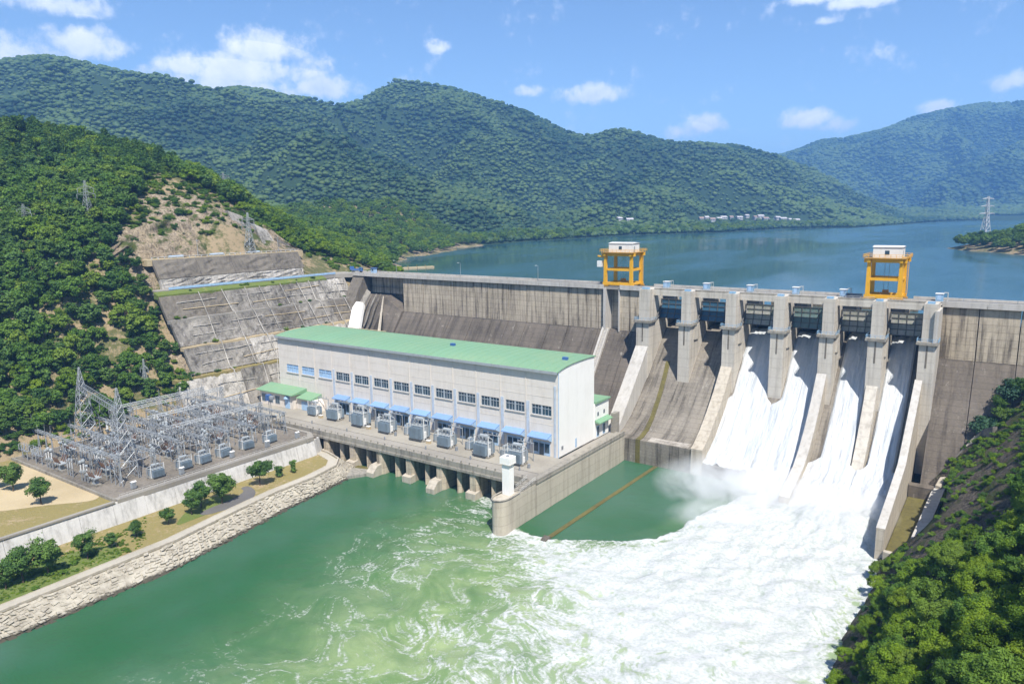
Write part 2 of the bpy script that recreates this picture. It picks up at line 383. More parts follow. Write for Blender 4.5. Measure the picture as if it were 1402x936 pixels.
MAT['steel'] = paint('galvanised_steel', (0.32, 0.34, 0.35), 0.45, 0.3, (0.15, 0.14, 0.12), 0.25, 0.5)
MAT['steeldark'] = paint('grey_steel', (0.22, 0.235, 0.25), 0.5, 0.25)
MAT['tank'] = paint('transformer_grey', (0.34, 0.37, 0.38), 0.45, 0.2, (0.14, 0.13, 0.11))
MAT['fin'] = paint('radiator_grey', (0.20, 0.26, 0.31), 0.45, 0.3, (0.1, 0.09, 0.08))
MAT['porcelain'] = paint('insulator_porcelain', (0.27, 0.29, 0.30), 0.35, 0.4, spec=0.5)
MAT['porcebrown'] = paint('brown_porcelain', (0.16, 0.09, 0.06), 0.3, 0.3, spec=0.6)
MAT['dark'] = simple('dark_opening', (0.012, 0.014, 0.014), 0.9)
MAT['gateblue'] = paint('blue_gate_steel', (0.028, 0.095, 0.16), 0.5, 0.05, (0.06, 0.06, 0.05))
MAT['gategreen'] = paint('green_gate_steel', (0.10, 0.16, 0.15), 0.55, 0.05, (0.2, 0.19, 0.15), dirtamt=0.7)
MAT['gategrey'] = paint('weathered_gate_steel', (0.30, 0.29, 0.25), 0.6, 0.05, (0.1, 0.16, 0.09), dirtamt=0.7)
MAT['gaterib'] = paint('gate_rib_steel', (0.08, 0.08, 0.075), 0.6, 0.1)
MAT['bluebox'] = paint('blue_cabinet', (0.25, 0.42, 0.58), 0.5, 0.2)
MAT['bluedeep'] = paint('deep_blue_paint', (0.05, 0.13, 0.33), 0.5, 0.2)
MAT['pylonsteel'] = paint('weathered_pylon_steel', (0.27, 0.29, 0.285), 0.5, 0.1)
MAT['palesteel'] = paint('pale_galvanised_steel', (0.45, 0.47, 0.48), 0.45, 0.05)
MAT['wire'] = simple('aluminium_wire', (0.45, 0.46, 0.47), 0.5, 0.4)
MAT['mossgreen'] = concrete('algae_strip', (0.15, 0.13, 0.04), (0.06, 0.05, 0.022), 0.5, 0.3, 0, 0, 0.6)
MAT['rail'] = paint('railing_paint', (0.48, 0.47, 0.44), 0.6, 0.15)
MAT['bark'] = simple('bark', (0.11, 0.08, 0.055), 0.9, 0, 0.8)
MAT['leaf'] = foliage('broadleaf_foliage', (0.073, 0.159, 0.024), (0.171, 0.295, 0.040), (0.260, 0.342, 0.042), 0.6, trans=0.38)
MAT['leafdark'] = foliage('dark_foliage', (0.040, 0.103, 0.023), (0.106, 0.207, 0.039), (0.161, 0.241, 0.034), 0.55, trans=0.38)
MAT['leafblue'] = foliage('bluish_foliage', (0.03, 0.075, 0.04), (0.075, 0.15, 0.085), (0.07, 0.15, 0.06), 0.3)
MAT['leafyel'] = foliage('sunlit_yellow_foliage', (0.113, 0.205, 0.016), (0.251, 0.377, 0.026), (0.305, 0.397, 0.029), 0.45, trans=0.42)
MAT['leafmid'] = foliage('bank_tree_foliage', (0.071, 0.147, 0.035), (0.153, 0.266, 0.059), (0.177, 0.277, 0.050), 0.4, trans=0.35)
MAT['canopy'] = foliage('far_forest_canopy', (0.014, 0.043, 0.017), (0.07, 0.115, 0.03), (0.10, 0.135, 0.034), 0.4, 0.0045, 0.0)
def ground_mat(name, grass, grass2, soil, soilamt, sc=0.06):
    q = NT(name); p = q.pos(); a = q.noise(p, sc, 6, 0.65); b = q.noise(p, sc * 9, 5, 0.65); c_ = q.noise(p, 3.0, 4, 0.6)
    g = q.mix(b, grass, grass2); f = q.sstep(q.math('ADD', q.math('MULTIPLY', a, 0.6), q.math('MULTIPLY', b, 0.4)), 0.62 - soilamt * 0.3, 0.72 - soilamt * 0.3)
    c = q.mix(f, g, soil); c = q.mix(q.math('MULTIPLY', c_, 0.5), c, tuple(x * 0.45 for x in soil)); q.color(c); q.b.inputs['Roughness'].default_value = 0.95
    q.bump(q.math('ADD', b, c_), 0.6, 0.5); return q.m
MAT['hill'] = ground_mat('wooded_hill_soil', (0.06, 0.085, 0.02), (0.13, 0.13, 0.045), (0.34, 0.26, 0.155), 0.58)
MAT['forestfloor'] = ground_mat('far_forest_floor', (0.016, 0.042, 0.016), (0.032, 0.062, 0.022), (0.045, 0.07, 0.026), 0.1, 0.004)
MAT['dryslope'] = ground_mat('dry_grass', (0.24, 0.22, 0.06), (0.33, 0.255, 0.1), (0.42, 0.32, 0.18), 0.35, 0.1)
MAT['lawn'] = ground_mat('green_lawn', (0.1, 0.17, 0.025), (0.15, 0.2, 0.04), (0.36, 0.29, 0.13), 0.2, 0.09)
def rock_mat(name, a, b, c, sc=0.35, green=None):
    q = NT(name); p = q.pos(); n = q.noise(q.scl(p, (1, 1, 0.7)), sc * 1.6, 8, 0.72, 0.8); n2 = q.noise(p, 0.09, 4, 0.6); n3 = q.noise(p, sc * 5, 5, 0.7)
    cr = q.noise(q.scl(p, (1.3, 1.3, 0.5)), sc * 1.1, 5, 0.6, 0.6); crack = q.sstep(q.math('ABSOLUTE', q.math('SUBTRACT', cr, 0.5)), 0.05, 0.0)
    cc = q.mix(q.sstep(n, 0.3, 0.7), b, a); cc = q.mix(q.sstep(n2, 0.4, 0.65), cc, c); cc = q.mix(q.math('MULTIPLY', n3, 0.45), cc, tuple(x * 0.5 for x in b)); cc = q.mix(q.math('MULTIPLY', crack, 0.7), cc, tuple(x * 0.35 for x in b))
    if green: cc = q.mix(q.sstep(q.noise(p, 0.14, 5, 0.65), 0.5, 0.6), cc, q.mix(n3, green, tuple(x * 0.5 for x in green)))
    q.color(cc); q.b.inputs['Roughness'].default_value = 0.95; q.bump(q.math('ADD', n, q.math('MULTIPLY', n3, 0.4)), 0.9, 1.0); return q.m
MAT['rock'] = rock_mat('pale_cut_rock', (0.54, 0.45, 0.32), (0.2, 0.15, 0.1), (0.4, 0.32, 0.21), green=(0.1, 0.12, 0.03))
MAT['rockdark'] = rock_mat('dark_netted_rock', (0.27, 0.225, 0.17), (0.045, 0.038, 0.03), (0.16, 0.13, 0.09), 0.8, green=(0.085, 0.1, 0.03))

# ------------------------------------------------------------------ terrain
ZR = 45.5      # reservoir level
def P3(px, py, d): return tuple(atd(px, py, d))
def ter_profile(x):      # terraced cut on the left bank: height against X
    xs = [-186, -178, -173, -168.8, -168, -163, -160.5, -155.5, -154, -148.5, -147, -142, -139, -134]
    zs = [63, 62.3, 62.3, 55, 51.3, 51.3, 49.6, 41.2, 41, 31.8, 31.6, 22.2, 21.8, 9]
    return np.interp(x, xs, zs)
def xz(px, py, X):
    q = onx(px, py, X); return (q[0], q[1], q[2])
LC = [xz(*a) for a in [
    (-60, 560, -160), (-60, 430, -190), (-60, 300, -240), (-60, 175, -330),
    (0, 575, -150), (0, 500, -170), (0, 420, -188), (0, 340, -212), (0, 260, -255), (0, 182, -330),
    (60, 575, -148), (60, 500, -165), (60, 400, -186), (60, 300, -220), (60, 230, -268), (60, 188, -320),
    (120, 560, -148), (120, 480, -163), (120, 400, -178), (120, 320, -200), (120, 250, -240), (120, 196, -305),
    (180, 540, -148), (180, 460, -162), (180, 390, -174), (180, 320, -188), (185, 262, -215), (200, 222, -270),
    (240, 300, -190), (250, 246, -240), (300, 300, -186), (335, 294, -192), (300, 272, -222), (370, 312, -200), (420, 332, -200)]]
LC += [(-450, -60, 95), (-450, 40, 90), (-440, 150, 75), (-420, -200, 110), (-300, -260, 95), (-200, -260, 50), (-150, -260, 14), (-141, -140, 9), (-141, -200, 9), (-141, -90, 9),
       (-186, -30, 63), (-186, 10, 63), (-184, 40, 56), (-172, 52, 52.5), (-162, 60, 50), (-185, 60, 54), (-200, 100, 46.5), (-230, 120, 50), (-257, 167, 46), (-280, 150, 57), (-296, 224, 46), (-340, 220, 62),
       (-357, 354, 46), (-400, 330, 62), (-170, 100, 40), (-200, 180, 37), (-250, 280, 36), (-480, 380, 90), (-300, 420, 36), (-390, 420, 50)]
Lrbf = RBF(LC, 0.02)
def left_h(x, y, detail=True):
    z = Lrbf(x, y)
    if detail: z = z + fbm(x / 28, y / 28, 4, 3) * 3.0 * np.clip((-150 - x) / 40, 0, 1) * np.clip((z - 46) / 10 + 1, 0.2, 1)
    cut = ter_profile(x) - 2.0
    w = np.clip((y + 60) / 8, 0, 1) * np.clip((44 - y) / 6, 0, 1)
    lim = np.where(x > -176, cut, 1e3)
    z = np.where((w > 0.99) & (x > -176), np.minimum(z, lim), np.where((w > 0) & (x > -176), np.minimum(z, lim + (1 - w) * 18), z))
    z = np.where(x > -138, np.minimum(z, 8.5 + (x + 138) * -0.6), z)
    return z
def make_left_hill():
    xs = np.arange(-480, -127, 2.6); ys = np.arange(-330, 421, 2.6); X, Y = np.meshgrid(xs, ys, indexing='ij')
    Z = left_h(X, Y); V = np.stack([X, Y, Z], -1).reshape(-1, 3)
    o = np_obj('left_hill', V, grid_faces(len(xs), len(ys)), MAT['hill']); tag(o, 'steep wooded hillside rising behind the switchyard on the left bank', 'hillside', None, 'structure')
make_left_hill()
# right bank: rises with X; the dam's right end is buried in it
def right_h(x, y):
    shore = 79.5 + fbm(y / 23, y * 0 + 3.1, 3, 9) * 2.2
    z = (x - shore) * 1.12 + fbm(x / 11, y / 11, 4, 5) * 2.6 * np.clip((x - shore) / 8, 0, 1) + fbm(x / 3.2, y / 3.2, 3, 6) * 1.3 * np.clip((x - shore) / 4, 0, 1)
    z = np.where(z > 45, 45 + (z - 45) * 0.5, z)
    up = (x - 113) * 0.5 + ZR + fbm(x / 30, y / 30, 3, 8) * 3
    t = np.clip((y - 40) / 14, 0, 1); z = z * (1 - t) + up * t
    # flat pocket beside the basin wall
    pocket = (y > -33) & (y < 12.5) & (x < 90); z = np.where(pocket, np.minimum(z, 0.9 + np.maximum(x - 87.6, 0) * 2.6), z)
    return np.maximum(z, -4)
def make_right_bank():
    xs = np.arange(70, 400, 1.6); xs = np.concatenate([xs[xs < 140], np.arange(140, 420, 7)]); ys = np.concatenate([np.arange(-420, -150, 6), np.arange(-150, 60, 1.6), np.arange(60, 420, 9)])
    X, Y = np.meshgrid(xs, ys, indexing='ij'); Z = right_h(X, Y); V = np.stack([X, Y, Z], -1).reshape(-1, 3)
    o = np_obj('right_bank', V, grid_faces(len(xs), len(ys)), MAT['rockdark']); tag(o, 'dark rocky right bank rising steeply from the white water', 'river bank', None, 'structure')
    q = o.data.materials[0]
make_right_bank()
# far mountains
SHORE = [(-257, 150), (-296, 224), (-357, 354), (-370, 417), (-380, 516), (-373, 644), (-360, 771), (-285, 894), (-250, 1179), (-150, 1240), (-110, 1585), (-60, 1980), (60, 2150), (220, 2250), (420, 2300), (3500, 2300)]
LANDPOLY = SHORE + [(3500, 9000), (-9000, 9000), (-9000, -900), (-470, -900), (-470, 100)]
RID = [  # polyline in 3D (pixel, distance), side slope
    ([P3(*a) for a in [(-420, 130, 1500), (-200, 115, 1500), (-60, 112, 1500), (0, 104, 1500), (60, 94, 1500), (110, 92, 1500), (160, 103, 1500), (200, 117, 1520), (250, 129, 1560), (330, 137, 1700), (420, 134, 1800), (470, 146, 1850), (505, 130, 1850), (540, 117, 1800), (600, 119, 1780), (650, 133, 1740), (700, 159, 1720), (750, 187, 1700), (800, 193, 1700), (860, 193, 1720), (930, 197, 1800), (1000, 209, 1880), (1060, 215, 1950), (1110, 234, 2000), (1160, 255, 2000), (1210, 279, 1990), (1250, 298, 1980)]], 0.42),
    ([P3(*a) for a in [(200, 112, 1520), (300, 140, 1330), (400, 185, 1180), (500, 235, 1050), (600, 284, 940), (690, 322, 880)]], 0.5),
    ([P3(*a) for a in [(60, 86, 1500), (120, 140, 1250), (220, 200, 1050), (340, 262, 860), (440, 312, 720)]], 0.45),
    ([P3(*a) for a in [(330, 131, 1700), (430, 185, 1450), (540, 240, 1250), (650, 290, 1080)]], 0.5),
    ([P3(*a) for a in [(560, 110, 1790), (640, 190, 1520), (740, 262, 1260), (830, 306, 1120)]], 0.5),
    ([P3(*a) for a in [(700, 152, 1720), (790, 225, 1470), (880, 292, 1200)]], 0.5),
    ([P3(*a) for a in [(860, 188, 1720), (930, 245, 1520), (1000, 300, 1320)]], 0.5),
    ([P3(*a) for a in [(1000, 209, 1880), (1060, 262, 1680), (1100, 302, 1500)]], 0.5),
    ([P3(*a) for a in [(980, 240, 3500), (1065, 213, 3400), (1130, 196, 3400), (1200, 184, 3400), (1260, 160, 3450), (1340, 143, 3500), (1402, 138, 3500), (1500, 132, 3500), (1700, 150, 3500)]], 0.42),
    ([P3(*a) for a in [(1200, 186, 3400), (1220, 230, 3100), (1190, 288, 2750)]], 0.5),
    ([P3(*a) for a in [(1130, 197, 3400), (1120, 250, 3050), (1110, 290, 2750)]], 0.5),
    ([P3(*a) for a in [(1600, 150, 2800), (1402, 205, 2750), (1330, 245, 2700), (1250, 282, 2650), (1180, 299, 2600)]], 0.45)]
def mount_h(x, y, detail=True):
    acc = np.zeros(x.shape); p = 0.045
    wx = fbm(x / 260, y / 260, 3, 21) * 60; wy = fbm(x / 260, y / 260, 3, 31) * 60
    wr = np.full(x.shape, 1e9)
    for ri, (poly, k) in enumerate(RID):
        d, a = poly_dist(x + wx * .5, y + wy * .5, poly) if ri in (0, 8) else poly_dist(x + wx, y + wy, poly)
        if ri in (0, 8): wr = np.minimum(wr, d)
        z = a[..., 0] - k * (np.sqrt(d * d + 30 ** 2) - 30)
        acc = acc + np.exp(np.clip(p * (z - 46), -40, 60))
    z = 46 + np.log(acc + 1e-9) / p
    dsh, _ = poly_dist(x, y, SHORE); land = in_poly(x, y, LANDPOLY); sd = np.where(land, dsh, -dsh)
    plain = ZR + np.clip(sd * 0.14, -14, 4.5) + np.clip(sd - 32, 0, 900) * 0.045
    h = np.maximum(z, plain)
    if detail: h = h + np.clip((h - 55) / 70, 0, 1) * np.clip(wr / 230, .08, 1) * (fbm(x / 150, y / 150, 4, 41) * 24 + (0.27 - np.abs(fbm(x / 290 + 3, y / 290, 3, 43))) * 240 - 34)
    f = np.clip(sd / 90, 0, 1); h = np.where(sd < 90, plain + (h - plain) * f * f, h)
    return h
def make_mountains():
    # nearer range, finer grid
    xs = np.arange(-2300, 520, 15.0); ys = np.concatenate([np.arange(-420, 2420, 15.0)]); X, Y = np.meshgrid(xs, ys, indexing='ij')
    Z = mount_h(X, Y); near = (X > -478) & (Y < 418); Z = np.where(near, -5.2, Z)
    V = np.stack([X, Y, Z], -1).reshape(-1, 3)
    o = np_obj('mountain_range', V, grid_faces(len(xs), len(ys)), MAT['forestfloor']); tag(o, 'forested green mountain range across the reservoir', 'mountain', None, 'structure')
    xs = np.arange(-3600, 3000, 34.0); ys = np.arange(2385, 5600, 34.0); X, Y = np.meshgrid(xs, ys, indexing='ij'); Z = mount_h(X, Y)
    V = np.stack([X, Y, Z], -1).reshape(-1, 3)
    o = np_obj('far_mountain', V, grid_faces(len(xs), len(ys)), MAT['forestfloor']); tag(o, 'hazy blue mountain far beyond the end of the reservoir', 'mountain', None, 'structure')
make_mountains()
# low wooded point on the right shore of the reservoir
ISL = [(48, 500), (60, 474), (75, 455), (101, 418), (150, 380), (300, 350), (420, 420), (420, 700), (250, 680), (130, 600), (70, 540)]
def isl_h(x, y):
    d, _ = poly_dist(x, y, ISL + ISL[:1]); s = np.where(in_poly(x, y, ISL), d, -d)
    return ZR + np.clip(s * 0.28, -6, 30) * (1 - np.clip(s, 0, 90) / 260) + fbm(x / 25, y / 25, 3, 77) * np.clip(s / 20, 0, 1) * 3
def make_point():
    xs = np.arange(20, 440, 5.0); ys = np.arange(330, 720, 5.0); X, Y = np.meshgrid(xs, ys, indexing='ij'); V = np.stack([X, Y, isl_h(X, Y)], -1).reshape(-1, 3)
    o = np_obj('wooded_point', V, grid_faces(len(xs), len(ys)), MAT['hill']); tag(o, 'low wooded point of land jutting into the reservoir', 'land', None, 'structure')
make_point()
def make_base():
    m = MB(); m.add([(-9000, -9000, -6), (9000, -9000, -6), (9000, 9000, -6), (-9000, 9000, -6)], [(0, 1, 2, 3)])
    setting('ground', m, MAT['forestfloor'], 'wide valley ground lying under the hills and water')
make_base()

# ------------------------------------------------------------------ water
def make_reservoir():
    q = NT('reservoir_water'); p = q.pos(); b = q.b
    n1 = q.noise(q.scl(p, (1, 0.55, 1)), 0.35, 4, 0.6); n2 = q.noise(q.scl(p, (0.006, 0.002, 1)), 1.0, 4, 0.6, 0.6); n3 = q.noise(q.scl(p, (0.02, 0.006, 1)), 1.0, 3, 0.6)
    q.color(q.mix(q.sstep(n2, 0.35, 0.65), (0.024, 0.08, 0.085), (0.04, 0.105, 0.13))); b.inputs['Roughness'].default_value = 0.12; b.inputs['IOR'].default_value = 1.33; b.inputs['Specular IOR Level'].default_value = 0.5
    q.set(b.inputs['Roughness'], q.sstep(q.math('ADD', q.math('MULTIPLY', n2, 0.6), q.math('MULTIPLY', n3, 0.4)), 0.38, 0.62, 0.06, 0.26))
    q.bump(n1, 0.3, 0.1)
    xs = np.concatenate([np.arange(-900, 300, 20.0), np.arange(300, 4000, 200.0)]); ys = np.concatenate([np.arange(39, 1200, 20.0), np.arange(1200, 2700, 60.0)]); X, Y = np.meshgrid(xs, ys, indexing='ij')
    o = np_obj('reservoir', np.stack([X, Y, X * 0 + ZR], -1).reshape(-1, 3), grid_faces(len(xs), len(ys)), q.m); tag(o, 'calm blue green reservoir held back behind the dam', 'water', None, 'structure')
make_reservoir()
FOAM = [  # pixel, foam cover, aeration (pale green)
    (300, 800, 0, .05), (120, 900, 0, .1), (240, 930, .2, .3), (400, 740, 0, .05), (480, 690, 0, 0), (430, 800, .2, .35), (350, 850, .13, .3), (560, 660, 0, 0), (600, 690, .12, .25), (650, 690, .5, .5), (665, 672, .45, .4), (640, 672, .1, .2),
    (520, 770, .36, .5), (560, 740, .3, .45), (600, 720, .3, .5), (640, 740, .22, .5), (690, 735, .35, .55), (480, 830, .26, .55), (560, 820, .24, .75), (620, 800, .26, .8), (640, 770, .29, .7), (700, 760, .45, .8), (690, 790, .3, .85), (720, 730, .6, .7), (745, 745, .55, .8),
    (420, 900, .29, .6), (500, 900, .3, .85), (580, 880, .34, .9), (640, 860, .42, .9), (690, 850, .5, 1), (560, 925, .33, .9), (640, 925, .42, .95), (700, 910, .5, 1), (760, 800, .55, 1), (740, 850, .5, 1), (780, 900, .55, 1), (820, 765, .72, 1), (820, 830, .66, 1), (860, 900, .68, 1), (820, 752, .55, .9),
    (900, 762, .93, 1), (950, 740, 1, 1), (900, 840, .86, 1), (960, 900, .82, 1), (1000, 720, 1, 1), (1000, 800, .97, 1), (1060, 760, 1, 1), (1100, 700, 1, 1), (1160, 700, 1, 1), (1160, 760, 1, 1), (1060, 860, .92, 1), (1100, 820, .96, 1), (1140, 840, .7, 1), (1170, 810, .62, .9), (1120, 900, .6, .9), (1060, 930, .84, 1), (1190, 770, .85, 1), (1180, 660, 1, 1), (1010, 690, .95, 1), (980, 712, 1, 1), (1060, 680, 1, 1), (940, 745, .95, 1), (1150, 860, .45, .8),
    (850, 730, 0, 0), (800, 725, 0, 0), (760, 720, 0, 0), (900, 720, 0, .1), (930, 690, 0, .15), (850, 680, 0, 0), (900, 660, 0, 0), (960, 665, .1, .2), (715, 712, 0, 0), (960, 690, .2, .3), (930, 712, .1, .3), (800, 690, 0, 0), (740, 705, .0, 0), (990, 672, .3, .4)]
def make_river():
    C = [(*onz(a, b, 0)[:2], c, d) for a, b, c, d in FOAM] + [(-30, -300, .2, .5), (30, -300, .4, .9), (80, -300, .4, .9), (-50, -250, .05, .2), (60, -150, .6, 1), (0, -180, .35, .9)]
    rf = RBF([c[:3] for c in C], 0.004); ra = RBF([(c[0], c[1], c[3]) for c in C], 0.01)
    xs = np.concatenate([np.arange(-160, -70, 4.0), np.arange(-70, 92, 0.62)]); ys = np.concatenate([np.arange(-700, -180, 8.0), np.arange(-180, 3, 0.62)])
    X, Y = np.meshgrid(xs, ys, indexing='ij'); F = np.clip(rf(X, Y), 0, 1); A = np.clip(ra(X, Y), 0, 1)
    # sharp front between the calm pool and the white water
    edge = [tuple(onz(a, b, 0)[:2]) for a, b in [(676, 733), (704, 727), (724, 731), (748, 738), (790, 737), (830, 738), (862, 741), (900, 738), (930, 728), (960, 708), (1010, 690), (1075, 672)]]
    pool = [tuple(onz(a, b, 0)[:2]) for a, b in [(704, 718), (724, 731), (748, 739), (790, 739), (830, 740), (865, 742), (900, 738), (930, 724), (960, 704)]] + [(45, -8), (45, 2.5), (-3, 2.5), (-3, -60)]
    d, _ = poly_dist(X, Y, edge); ip = in_poly(X, Y, pool)
    F = np.where(ip, np.minimum(F, 0.12 * np.clip((X - 25) / 12, 0, 1)) , F); A = np.where(ip, np.minimum(A, 0.08 + 0.25 * np.clip((X - 22) / 14, 0, 1)), A)
    rim = np.exp(-(d / 1.3) ** 2) * (~ip) * 0.45; F = np.clip(F + rim, 0, 1)
    F = np.where(Y > -180, F, np.clip(F, 0, .4))
    e = 0.35 * A + 0.65 * F; FU0 = np.arctan2(Y - 8, X - 66) * 42; FV0 = np.hypot(X - 66, Y - 8) * .5
    chop = fbm(X / 6.0, Y / 6.0, 5, 51) * (0.1 + 0.9 * e) + fbm(FU0 / 1.6, FV0 / 1.6, 3, 61) * (0.03 + 0.55 * e)
    boil = np.exp(-(((X - 64) / 16) ** 2 + ((Y + 12) / 12) ** 2)) * (2.6 + fbm(X / 7, Y / 7, 3, 53) * 3.2) + F * 0.5 * (~ip)
    Z = chop + boil
    Z = np.where((X > 79.9) & (Y > -32), -2.0, Z)
    deck = (X < 0) & (Y > -54); Z = np.where(deck, Z * 0.3, Z)
    o = np_obj('river', np.stack([X, Y, Z], -1).reshape(-1, 3), grid_faces(len(xs), len(ys)), None); me = o.data
    th = np.arctan2(Y - 8, X - 66); rr = np.hypot(X - 66, Y - 8); sw = fbm(X / 30, Y / 30, 3, 71) * .13
    FU = (th + sw) * 42 + fbm(X / 12, Y / 12, 3, 72) * 1.6; FV = rr * .30 + fbm(X / 10, Y / 10, 2, 73) * .9
    for nm, arr in (('foam', F), ('aer', A), ('flowu', FU), ('flowv', FV)):
        a = me.attributes.new(nm, 'FLOAT', 'POINT'); a.data.foreach_set('value', arr.ravel().astype(np.float32))
    tag(o, 'green river below the dam streaked and whitened with foam', 'water', None, 'structure')
    q = NT('river_water'); p = q.pos(); f = q.attr('foam'); a = q.attr('aer'); b = q.b
    w = q.noise(p, 0.05, 3, 0.55, 0.0, True)
    wp = q.n('ShaderNodeVectorMath'); wp.operation = 'MULTIPLY_ADD'; q.L(w, wp.inputs[0]); wp.inputs[1].default_value = (26, 26, 0); q.L(p, wp.inputs[2]); wp = wp.outputs[0]
    fl = q.comb(q.attr('flowu'), q.attr('flowv'), 0.0)
    r1 = q.noise(fl, 0.27, 6, 0.62, 0.25); r2 = q.noise(fl, 0.75, 6, 0.64, 0.2); r3 = q.noise(p, 1.5, 5, 0.65, 0.3); r4 = q.noise(p, 0.07, 3, 0.5)
    rid1 = q.math('SUBTRACT', 1.0, q.math('MULTIPLY', q.math('ABSOLUTE', q.math('SUBTRACT', r1, 0.5)), 11.0)); rid2 = q.math('SUBTRACT', 1.0, q.math('MULTIPLY', q.math('ABSOLUTE', q.math('SUBTRACT', r2, 0.5)), 8.5))
    fil = q.math('MAXIMUM', rid1, q.math('MULTIPLY', rid2, 0.8)); fil = q.math('MULTIPLY', fil, q.sstep(r3, 0.3, 0.6, 0.65, 1.0))
    lace = q.math('ADD', q.math('MULTIPLY', fil, 0.66), q.math('ADD', q.math('MULTIPLY', r2, 0.28), q.math('MULTIPLY', r3, 0.1)))
    thr = q.math('SUBTRACT', 1.05, q.math('MULTIPLY', f, 1.12))
    patch = q.math('ADD', thr, q.math('MULTIPLY', q.math('SUBTRACT', r4, 0.5), -0.34))
    mask = q.sstep(q.math('SUBTRACT', lace, patch), -0.12, 0.26); mask = q.math('MULTIPLY', mask, q.sstep(f, 0.02, 0.14)); 
    mask = q.math('MAXIMUM', mask, q.math('MULTIPLY', q.sstep(f, 0.78, 1.05), q.sstep(q.math('ADD', r3, f), 1.0, 1.5, 0.78, 1.0)), clamp=True)
    deep = q.mix(q.sstep(q.noise(p, 0.02, 3), 0.35, 0.65), (0.022, 0.1, 0.034), (0.05, 0.125, 0.075))
    aer = q.mix(q.sstep(q.math('ADD', q.math('MULTIPLY', r1, 0.6), q.math('MULTIPLY', r2, 0.4)), 0.35, 0.66), (0.13, 0.215, 0.075), (0.29, 0.36, 0.165))
    am = q.math('MULTIPLY', q.sstep(a, 0.05, 0.95), q.sstep(r4, 0.15, 0.6, 0.62, 1.0))
    aer = q.mix(q.math('MULTIPLY', q.sstep(f, 0.3, 0.75), 0.7), aer, (0.42, 0.48, 0.33)); c = q.mix(am, deep, aer); c = q.mix(mask, c, q.mix(q.sstep(q.math('ADD', q.math('MULTIPLY', r3, 0.55), q.math('MULTIPLY', r2, 0.45)), 0.36, 0.6), (0.37, 0.405, 0.36), (0.545, 0.55, 0.535))); q.color(c)
    q.set(b.inputs['Roughness'], q.sstep(q.math('MAXIMUM', mask, q.math('MULTIPLY', am, 0.45)), 0, 1, 0.13, 0.8)); b.inputs['IOR'].default_value = 1.33; b.inputs['Specular IOR Level'].default_value = 0.45
    hh = q.math('ADD', q.math('MULTIPLY', q.noise(p, 0.9, 4, 0.6), 0.5), q.math('ADD', q.math('MULTIPLY', mask, 0.4), q.math('MULTIPLY', r3, 0.55))); q.bump(q.math('ADD', hh, q.math('MULTIPLY', q.noise(p, 4.0, 4, 0.65), 0.3)), 0.65, 0.25)
    me.materials.append(q.m)
make_river()

